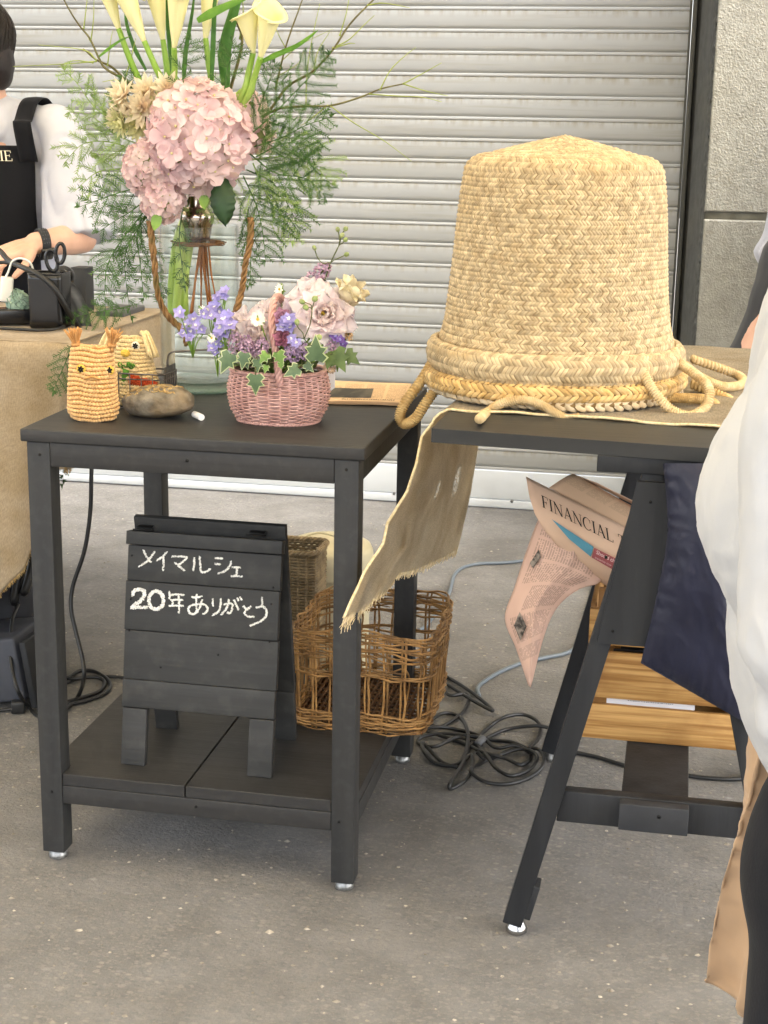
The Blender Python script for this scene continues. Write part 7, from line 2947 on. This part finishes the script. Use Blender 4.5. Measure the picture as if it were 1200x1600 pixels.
TR = [(1196, 1236), (1170, 1300), (1157, 1350), (1155, 1385), (1160, 1425), (1167, 1445), (1169, 1490), (1164, 1530), (1158, 1600), (1150, 1700)]
lt = [(at(*q, y=yR-.10).z, at(*q, y=yR-.10).x) for q in TR][::-1]
lt = [(0.05, lt[0][1]-.012)]+lt+[(.80, lt[-1][1]+.03)]
def trouser(u, v):
    z = .045+.73*v
    xl = interp(lt, z)
    rr_ = interp([(.05, .075), (.4, .085), (.6, .10), (.78, .12)], z)
    return Vector((xl+rr_+rr_*math.cos(2*PI*u), yR-.09+rr_*.95*math.sin(2*PI*u), z))
mb.grid(trouser, 30, 40, cu=True)
for k in (0, 1):
    mb.grid(lambda u, v: trouser(u, k).lerp(Vector((interp(lt, .045+.73*k)+.09, yR-.09, .045+.73*k)), v), 30, 3, cu=True)
limb(mb, [(cxR+.12, yR+.085, .76), (cxR+.12, yR+.10, .42), (cxR+.14, yR+.11, .08)], (.115, .085, .075), 18, 10)
limb(mb, [(cxR+.06, yR-.07, .74), (cxR+.12, yR+.07, .76)], (.125, .12), 16, 4)
fuse(mb, 'trousers', BCLOTH, p2, .007, 3, disp=lambda p, n: .003*nz((p.x, p.y, p.z*.5), 14, 3))
shoes('shoe', feet2, (-1, 0, 0), BCLOTH, p2)
mb = MB()
AL = [(1172, 1120), (1163, 1170), (1154, 1225), (1150, 1252), (1144, 1285), (1134, 1330), (1121, 1395), (1116, 1450), (1111, 1520), (1109, 1533)]
_al = [at(*q, y=yR+.02) for q in AL]
_ab = bez(_al, 50)
def tan_ap(u, v):
    p = _ab[round(v*50)].copy()
    f = .012*math.sin(min(u, .5)*9+.3)*0
    # the near half folds forward to the camera, the far half runs on across the front of the legs
    a = u*.26
    p += Vector((.16*u+.006*math.sin(u*38+v*4)+.003*math.sin(v*28+3*nz((v*4, u, 0), 1.2))*math.exp(-((u-.2)*9)**2), -.075*math.sin(u*PI*.9)-.008*math.sin(u*30+v*3)+.012*math.exp(-((u-.17-.03*math.sin(v*3))*16)**2), -.012*math.sin(u*5)*v))
    p.x += .0012*nz((u*9, v*10, 1), 2, 4)
    p.y += .004*nz((u*9, v*14, 0), 2, 3)
    return p
mb.grid(tan_ap, 60, 50)
mb.build('apron', mat('tan cotton apron', 'b79a7b', 'aa8c6d', scale=9, rough=.8, thin=.12, sheen=.15, bump=.2, bscale=300, bdist=.0006, spec=.15), p2, solid=.0015)

# ------------------------------------------------ 3. passer-by near the wall
y3 = 2.09
w3 = at(1188, 408, y=y3)
p3 = empty('person', (w3.x+.13, y3, 0), 'person in a white top and dark grey trousers striding past the stuccoed wall', 'person')
c3x = w3.x+.125
mb = MB()
torso(mb, [(c3x, y3, w3.z-.02, .122, .105), (c3x-.004, y3, w3.z+.025, .140, .115), (c3x+.01, y3, w3.z+.10, .126, .11), (c3x+.03, y3, 1.20, .14, .115), (c3x+.045, y3, 1.36, .13, .10), (c3x+.05, y3, 1.42, .06, .06)])
for q in (-1, 1):
    limb(mb, [(c3x+.045, y3+q*.14, 1.36), (c3x+.10, y3+q*.19, 1.16)], (.06, .06), 14, 6)
fuse(mb, 'top', WSHIRT, p3, .007, 4, disp=folds)
mb = MB()
h3 = Vector((c3x+.03, y3, 1.58))
head(mb, h3, (-1, 0, 0))
limb(mb, [h3+Vector((.03, 0, -.06)), (c3x+.05, y3, 1.40)], (.054, .06), 16, 6)
limb(mb, [(c3x+.045, y3, 1.32), (c3x+.01, y3, 1.05), (c3x, y3, .86)], (.10, .10, .11), 18, 10)
for q in (-1, 1):
    s0, e0, w0 = Vector((c3x+.045, y3+q*.15, 1.35)), Vector((c3x+.20, y3+q*.20, 1.10)), Vector((c3x+.27, y3+q*.19, .87))
    limb(mb, [(c3x+.045, y3, 1.35), s0], (.06, .05), 12, 4)
    limb(mb, [s0, e0, w0], (.045, .037, .026), 14, 10)
    hand(mb, w0, Vector((.15, 0, -1)), Vector((0, -q, 0)), .92, .4, .1, flip=q)
kn3 = at(1152, 540, y=y3-.06)
hip3 = [Vector((c3x, y3-.08, .86)), Vector((c3x+.02, y3+.08, .86))]
ft3 = [Vector((kn3.x-.12, y3-.07, 0)), Vector((c3x+.30, y3+.08, 0))]
legs(mb, hip3, ft3, toe=(-1, 0, 0))
fuse(mb, 'body', SKIN, p3, .007, 2)
eyes(h3, (-1, 0, 0), p3)
mb = MB()
mb.ball(h3+Vector((.018, 0, .036)), (.100, .088, .090), 24, 16)
mb.ball(h3+Vector((.055, 0, -.045)), (.058, .080, .080), 20, 12)
fuse(mb, 'hair', HAIR, p3, .007, 3, disp=lambda p, n: .005*nz(p, 40, 4))
mb = MB()
edge = [at(1184, 412, y=y3-.06), at(1178, 440, y=y3-.06), at(1166, 480, y=y3-.06), at(1145, 540, y=y3-.06)]
rr3 = (.115, .115, .105, .085)
limb(mb, [p+Vector((r, 0, 0)) for p, r in zip(edge, rr3)]+[Vector((ft3[0].x+.02, ft3[0].y, .30)), ft3[0]+Vector((0, 0, .07))], rr3+(.07, .065), 18, 18)
limb(mb, [hip3[1]+Vector((.01, 0, 0)), hip3[1].lerp(ft3[1], .5), ft3[1]+Vector((0, 0, .07))], (.115, .085, .065), 18, 12)
limb(mb, [hip3[0]+Vector((.01, 0, .03)), hip3[1]+Vector((0, 0, .03))], (.112, .112), 16, 4)
fuse(mb, 'trousers', GTROU, p3, .007, 3, disp=lambda p, n: .004*nz((p.x, p.y, p.z*.5), 14, 3))
shoes('shoe', ft3, (-1, 0, 0), mat('white shoe', 'cfcfcc', rough=.6), p3)
# ================================================================== burlap-covered table at the left
ZL = .785
XL1 = at(137, 530, z=ZL).x
YL0, YL1 = at(0, 536, z=ZL).y, 1.20
lt_ = empty('folding_table', (XL1-.7, (YL0+YL1)/2, 0), 'black folding table hidden under the burlap cloth at the left', 'table')
mb = MB()
mb.span(XL1-1.5, XL1-.006, YL0+.008, YL1-.01, ZL-.03, ZL-.004, .003)
mb.build('tabletop', M['trestle'], lt_)
for x in (XL1-1.4, XL1-.42):
    for y in (YL0+.06, YL1-.06):
        mb = MB()
        mb.tube([(x, y, .001), (x, y, ZL-.03)], .014, 12)
        mb.build('leg', M['trestle'], lt_)
    mb = MB()
    mb.tube([(x, YL0+.06, .18), (x, YL1-.06, .18)], .010, 10)
    mb.build('cross_bar', M['trestle'], lt_)
# cloth: top, front and the right end, hanging to an uneven frayed hem
def pxz(px, py, y):
    p = at(px, py, y=y)
    return p
hem = [(-1.6, .10), (at(-60, 960, y=YL0).x, at(-60, 960, y=YL0).z), (at(0, 932, y=YL0).x, at(0, 932, y=YL0).z), (at(25, 905, y=YL0).x, at(25, 905, y=YL0).z),
       (at(50, 885, y=YL0).x, at(50, 885, y=YL0).z), (at(75, 820, y=YL0).x, at(75, 820, y=YL0).z), (at(104, 772, y=YL0).x, at(104, 772, y=YL0).z), (XL1, at(122, 738, y=YL0).z)]
X00 = XL1-1.5
Lf_ = XL1-X00
def cloth(u, v):
    """u along front edge then round the corner to the back; v 0 on the table .. 1 hem"""
    s = u*(Lf_+.5)
    corner = s > Lf_
    x = X00+min(s, Lf_)
    b = min(.5, max(0, s-Lf_))
    if v < .3:                        # lying on the top
        t = v/.3
        if not corner:
            return Vector((x-(0 if s < Lf_ else 0), YL1-(YL1-YL0-.012)*t, ZL+.0015+.0012*nz((x*9, t*5, 0), 1.2)))
        return Vector((XL1-.012*(1-0)-.30*(1-t), YL0+.012+(YL1-YL0-.012)*b/.5*(1 if t > 0 else 1), ZL+.0015))
    t = (v-.3)/.7
    if not corner:
        zb_ = interp(hem, x)
        z = ZL-(ZL-zb_)*t
        dz = ZL-z
        r = .016
        y = YL0-r*(1-math.exp(-dz/.012))+.012
        fold = (.020*math.sin(x*21+1.0+1.4*t)+.010*math.sin(x*47+.5))*min(1, dz/.35)
        k = max(0, 1-(XL1-x)/.16)
        return Vector((x-.045*k*k*min(1, dz/.33), y-fold*(1-.6*k)+.02*k*t-.018*t, z+.004*nz((x*12, 0, t*4), 1.3)))
    zb_ = interp([(0, at(122, 738, y=YL0).z), (.16, .52), (.5, .56)], b)
    z = ZL-(ZL-zb_)*t
    dz = ZL-z
    return Vector((XL1-.012+.016*(1-math.exp(-dz/.012))-.033*min(1, dz/.33)*(1-b)+.01*math.sin(b*30)*t, YL0+.012+(YL1-YL0)*b/.5, z))
mb = MB()
mb.grid(cloth, 260, 80)
BT = burlap('burlap table cover', 'b4a288', 'a59172', .25, 900, '8f7b5c')
bc_ = mb.build('burlap_tablecloth', BT, None, 'brown burlap cloth covering the table at the left, its hem torn and hanging unevenly', 'tablecloth', solid=.0016)
mb = MB()
rnd = random.Random(21)
for i in range(1600):
    u = rnd.uniform(.40, .76)
    p, q = cloth(u, 1.0), cloth(u, .985)
    d = (p-q).normalized()
    L = rnd.uniform(.003, .010)
    s = Vector((rnd.uniform(-.4, .4), rnd.uniform(-.2, .2), rnd.uniform(-.2, .1)))
    mb.tube([q, p+d*L*.5, p+(d+s).normalized()*L], .00042, 3, cap=False)
mb.build('fringe', mat('burlap threads', 'ac9468', '9d7e4c', scale=100, rough=.9, island=.3), bc_)
ZLT = ZL+.0045
def on(px, py, h=0.):
    return at(px, py, z=ZLT+h)
# black pot and what stands in it
PLAS = mat('black glossy plastic', '1d1d1f', '161618', scale=10, rough=.22, spec=.55)
pc = on(70, 513)
pw = 28/ppm(pc.y)
hp2 = at(70, 428, y=pc.y).z
pt = empty('tool_pot', (pc.x, pc.y+pw, ZLT), 'glossy black square pot holding scissors on the burlap table', 'pot')
mb = MB()
def potp(u, v):
    p, n = rrect(u, pc.x-pw*(.98+.02*v), pc.x+pw*(.98+.02*v), pc.y, pc.y+pw*1.8, .010)
    return Vector((p.x, p.y, ZLT+.001+(hp2-ZLT)*v))
mb.grid(potp, 48, 8, cu=True)
mb.grid(lambda u, v: Vector((pc.x, pc.y+pw*.9, ZLT+.001)).lerp(potp(u, 0), v), 48, 2, cu=True)
mb.build('pot_body', PLAS, pt, solid=.0025, angle=40)
mb = MB()
mb.tube([potp(i/48, .985)+Vector((0, -.001, 0)) for i in range(49)], .0018, 6, cap=False)
mb.build('pot_rim', PLAS, pt)
ss_ = empty('scissors', (pc.x+.02, pc.y+pw, ZLT+.02), 'black-handled scissors standing handles up in the glossy pot', 'scissors')
for (px, py, rx, ry, tl) in ((81, 407, 8.5, 17, -.2), (94, 396, 6.5, 16, .12)):
    c = at(px, py, y=pc.y+pw)
    k = 1/ppm(pc.y+pw)
    mb = MB()
    ring_ = [c+Vector((math.cos(a)*rx*k*math.cos(tl)+math.sin(a)*ry*k*math.sin(tl)*.6, .004*math.cos(a), math.sin(a)*ry*k)) for a in [2*PI*i/30 for i in range(31)]]
    mb.tube(ring_, .0040, 8, cap=False)
    mb.build('handle', PLAS, ss_)
mb = MB()
mb.prism([at(88, 424, y=pc.y+pw), at(94, 424, y=pc.y+pw), at(86, 480, y=pc.y+pw), at(83, 480, y=pc.y+pw)], (0, .002, 0))
mb.prism([at(84, 424, y=pc.y+pw+.003), at(90, 424, y=pc.y+pw+.003), at(92, 480, y=pc.y+pw+.003), at(89, 480, y=pc.y+pw+.003)], (0, .002, 0))
mb.build('blades', M['chrome'], ss_, smooth=False)
tpc = at(100, 432, y=pc.y+pw*2.6)
tp = empty('tape_roll', (tpc.x, tpc.y, tpc.z-.02), 'roll of black tape leaning behind the scissors', 'tape')
mb = MB()
mb.lathe([(.0135, -.008), (.022, -.008), (.0225, -.006), (.0225, .006), (.022, .008), (.0135, .008), (.0135, -.008)], (0, 0, 0), 32)
rt_ = Matrix.Rotation(rad(75), 3, 'X') @ Matrix.Rotation(0, 3, 'Z')
mb.v = [rt_ @ q+tpc for q in mb.v]
mb.build('tape_body', PLAS, tp, angle=40)
# a grey mesh bag slumped to the right of it
gb = on(118, 508)
mb = MB()
tl_ = at(96, 434, y=gb.y+.03)
def slump(u, v):
    a = PI*u
    q = [(92, 512), (93, 470), (94, 433), (108, 438), (122, 450), (134, 472), (141, 495), (144, 513)]
    cpt = bez([(*k, 0) for k in q], 30)[round(u*30)]
    y = gb.y+.01+.10*v
    sc_ = 1-.0*v
    p = at(cpt.x, cpt.y, y=y)
    return p
mb.grid(slump, 30, 10)
mb.grid(lambda u, v: at(92+8*0, 512, y=gb.y+.01).lerp(slump(u, 0), v)+Vector((0, -.012*math.sin(PI*u)*math.sin(PI*v)*1.0+.003*math.sin(v*26+u*5), 0)), 30, 14)
tag(mb.build('mesh_bag', mat('grey mesh fabric', '5f6062', '4b4c4e', scale=25, rough=.6, spec=.4, stretch=(.5, 1, 3), sheen=.2)), 'slumped dark grey fabric bag right of the glossy black pot', 'bag')
mb = MB()
a_, b_ = at(109, 418, y=1.06), at(133, 418, y=1.06)
mb.span(a_.x, b_.x, 1.06, 1.11, ZLT, a_.z, .002)
tag(mb.build('black_box', mat('matt black box', '2e2f30', rough=.6)), 'matt black box standing behind the grey bag at the table end', 'box')
mb = MB()
a_, b_ = at(150, 486, y=1.02), at(193, 486, y=1.02)
mb.span(a_.x, b_.x, 1.02, 1.16, ZLT-.003, a_.z, .002)
tag(mb.build('case', mat('dark grey case', '505152', rough=.55)), 'low dark grey case lying at the right end of the burlap table', 'case')
# power strip, charger, yarn
ps_c = on(8, 510)
st2 = empty('power_strip', (ps_c.x-.05, ps_c.y+.03, ZLT), 'black power strip with round socket holes on the burlap table', 'power strip')
Rz = Matrix.Rotation(rad(28), 3, 'Z')
mb = MB()
pcen = Vector((at(2, 495, y=ps_c.y+.03).x, ps_c.y+.035, ZLT+.017))
mb.box(pcen, (.13, .05, .032), Rz, .004)
stb = mb.build('strip_body', PLAS, st2)
for i in range(4):
    q = pcen+Rz @ Vector((-.045+.03*i, 0, .0163))
    mb = MB()
    for dx in (-.005, .005):
        mb.box(q+Rz @ Vector((dx, 0, .0002)), (.0025, .010, .0012), Rz, 0)
    mb.build('socket', mat('socket slot', '050505', rough=.9), stb, smooth=False)
mb = MB()
cc_ = at(10, 452, y=ps_c.y+.045)
mb.box(cc_, (.026, .026, .052), Rz @ Matrix.Rotation(rad(6), 3, 'Y'), .004)
ch_ = mb.build('charger', mat('white plastic', 'e4e3dc', rough=.3))
tag(ch_, 'white plug-in charger standing on the black power strip', 'charger')
WCAB = mat('white cable sheath', 'e0dfd8', rough=.35)
mb = MB()
mb.tube(bez([cc_+Vector((0, 0, .026)), at(13, 425, y=ps_c.y+.045), at(20, 408, y=ps_c.y+.05), at(34, 404, y=ps_c.y+.05), at(48, 412, y=ps_c.y+.05), at(54, 432, y=ps_c.y+.06)], 40), .0024, 7)
mb.build('lead', WCAB, ch_)
mb = MB()
mb.tube(bez([on(-40, 503, .004), on(0, 505, .004), on(25, 502, .004), on(38, 495, .004), on(42, 486, .01)], 40), .0030, 7)
tag(mb.build('white_cable', WCAB), 'white cable curving across the burlap in front of the yarn', 'cable')
yc_ = at(29, 474, y=ps_c.y+.06)
rn = random.Random(3)
mb = MB()
for k in range(120):
    F = frame((rn.uniform(-1, 1), rn.uniform(-1, 1), rn.uniform(-1, 1)))
    r = .034*rn.uniform(.85, 1.0)
    off = rn.uniform(-.5, .5)*r
    rr_ = math.sqrt(r*r-off*off)
    a0 = rn.random()*6.28
    mb.tube([yc_+F @ Vector((rr_*math.cos(a0+i*.26)*.62, rr_*math.sin(a0+i*.26), off)) for i in range(16)], .0013, 4)
mb.ball(yc_, .027, 12, 8)
tag(mb.build('yarn_ball', mat('mint yarn', '9fb5a4', '86a08f', scale=80, rough=.85, island=.2)), 'mint green ball of yarn beside the white charger', 'yarn')
mb = MB()
yb_ = ps_c.y+.02
mb.tube(bez([at(-10, 388, y=yb_+.1), at(0, 392, y=yb_+.08), at(15, 408, y=yb_+.05), at(36, 418, y=yb_), at(58, 428, y=yb_-.02), at(82, 447, y=yb_-.03), at(98, 472, y=yb_-.02), at(110, 492, y=yb_), at(124, 512, y=yb_+.03)], 60), .0058, 8)
mb.tube(bez([at(-15, 412, y=yb_+.06), at(10, 410, y=yb_+.05), at(36, 417, y=yb_+.012), at(60, 432, y=yb_-.008), at(84, 452, y=yb_-.02), at(100, 478, y=yb_-.01), at(120, 508, y=yb_+.03)], 60), .0040, 8)
tag(mb.build('power_cable', M['rubber']), 'thick black cable arching over the glossy black pot', 'cable')
mb = MB()
mb.tube(bez([on(-20, 512, .004), on(20, 514, .004), on(60, 516, .004), on(88, 514, .004), on(100, 510, .004)], 40), .0034, 7)
tag(mb.build('power_cable', M['rubber']), 'thin black cable lying along the front edge of the burlap table', 'cable')

# ---------------- beneath that table
gbx = at(0, 1110, z=0)
mb = MB()
x_r = at(46, 1100, y=gbx.y).x
Rb = Matrix.Rotation(rad(-9), 3, 'Y')
zc_ = at(30, 1010, y=gbx.y).z
gx = empty('storage_box', (x_r-.2, gbx.y+.08, 0), 'slate grey box leaning on the ground under the burlap table', 'box')
mb.box((x_r-.125, gbx.y+.085, zc_*.52), (.21, .16, zc_*.95), Rb, .006)
mb.build('box_body', mat('slate grey plastic', '43454c', '3a3c42', scale=20, rough=.55), gx)
mb = MB()
mb.box((x_r-.002, gbx.y+.085, zc_*.56), (.014, .165, zc_*1.0), Rb, .003)
mb.build('box_lid', mat('black lid', '232426', rough=.5), gx)
bgc = at(20, 965, y=gbx.y+.22)
bg_ = empty('carry_bag', (bgc.x-.1, gbx.y+.26, 0), 'black fabric bag slumped under the burlap table behind the grey box', 'bag')
mb = MB()
def bagp(u, v):
    a = 2*PI*u
    z = .008+.27*v
    k = 1-.35*v**3
    return Vector((bgc.x-.14+.22*k*math.copysign(abs(math.cos(a))**.6, math.cos(a)), gbx.y+.28+.12*k*math.copysign(abs(math.sin(a))**.7, math.sin(a)), z))+Vector((.012, .012, .008))*nz((math.cos(a)*2, math.sin(a)*2, v*3), 1.4, 3)
mb.grid(bagp, 48, 20, cu=True)
mb.grid(lambda u, v: bagp(u, 1).lerp(Vector((bgc.x-.14, gbx.y+.28, .27)), v), 48, 4, cu=True)
mb.build('bag_body', mat('black nylon', '1f2026', '17181d', scale=30, rough=.6, sheen=.2), bg_)
mb = MB()
mb.tube(bez([bagp(.02, .95), at(38, 925, y=gbx.y+.17), at(48, 890, y=gbx.y+.18), at(50, 870, y=gbx.y+.2)], 20), .0095, 8)
mb.tube(bez([bagp(.95, .95), at(22, 940, y=gbx.y+.17), at(30, 900, y=gbx.y+.18), at(50, 872, y=gbx.y+.2)], 20), .0095, 8)
mb.build('bag_handle', M['rubber'], bg_)
mb = MB()
wp = at(45, 1030, y=gbx.y+.12)
mb.prism([wp+Vector((-.02, 0, -.035)), wp+Vector((.03, 0, -.035)), wp+Vector((.035, 0, .02)), wp+Vector((-.03, 0, .03))], (0, .03, 0))
tag(mb.build('paper_packet', mat('white packet', 'c9c8c2', rough=.6)), 'white packet tucked between the grey box and the black table leg', 'packet')
def lcab(pts, r, lb, m=None):
    cable('power_cable', pts, r, m or M['rubber'], lb, 'cable', 120)
lcab([at(28, 945, y=.78), at(19, 970, y=.70), at(17, 1010, y=.64), at(18, 1040, y=.61), at(28, 1080, y=.58), at(45, 1105, z=.006), at(62, 1120, z=.006), at(90, 1125, z=.006)], .0042,
     'black cable looping down in front of the grey box')
lcab([at(150, 560, y=.80), at(146, 640, y=.74), at(143, 735, y=.70), at(141, 800, y=.69), at(132, 860, y=.68), at(114, 915, y=.67), at(111, 950, y=.66), at(118, 985, y=.65), at(129, 1030, y=.63), at(131, 1060, y=.62), at(122, 1088, z=.008), at(106, 1106, z=.006), at(90, 1118, z=.006)], .0046,
     'thick black cable dropping from the burlap table end to the floor')
lcab([at(90, 1100, z=.006), at(120, 1098, z=.006), at(150, 1090, z=.006), at(170, 1078, z=.006), at(170, 1064, z=.006), at(150, 1050, z=.006), at(125, 1048, z=.006), at(108, 1058, z=.006), at(95, 1062, z=.006), (at(120, 1060, z=.012)), at(150, 1058, z=.012), at(163, 1066, z=.006), at(155, 1080, z=.006), at(120, 1092, z=.006), at(95, 1098, z=.006), at(70, 1100, z=.006)], .0045,
     'black cable coiled flat on the asphalt left of the chalk sign')
lcab([at(95, 1070, z=.006), at(130, 1058, z=.005), at(170, 1057, z=.005), at(200, 1060, z=.005), at(260, 1075, z=.005)], .0038, 'black cable running straight behind the chalk sign along the ground')
mb = MB()
q = at(28, 1104, z=.015)
mb.box(q, (.028, .022, .026), Matrix.Rotation(.4, 3, 'Z'), .004)
tag(mb.build('plug', M['rubber']), 'black power plug on the ground under the grey box', 'plug')
lcab([at(-20, 1112, z=.006), at(10, 1109, z=.006), at(28, 1106, z=.012)], .0036, 'short black lead running into the plug on the ground')
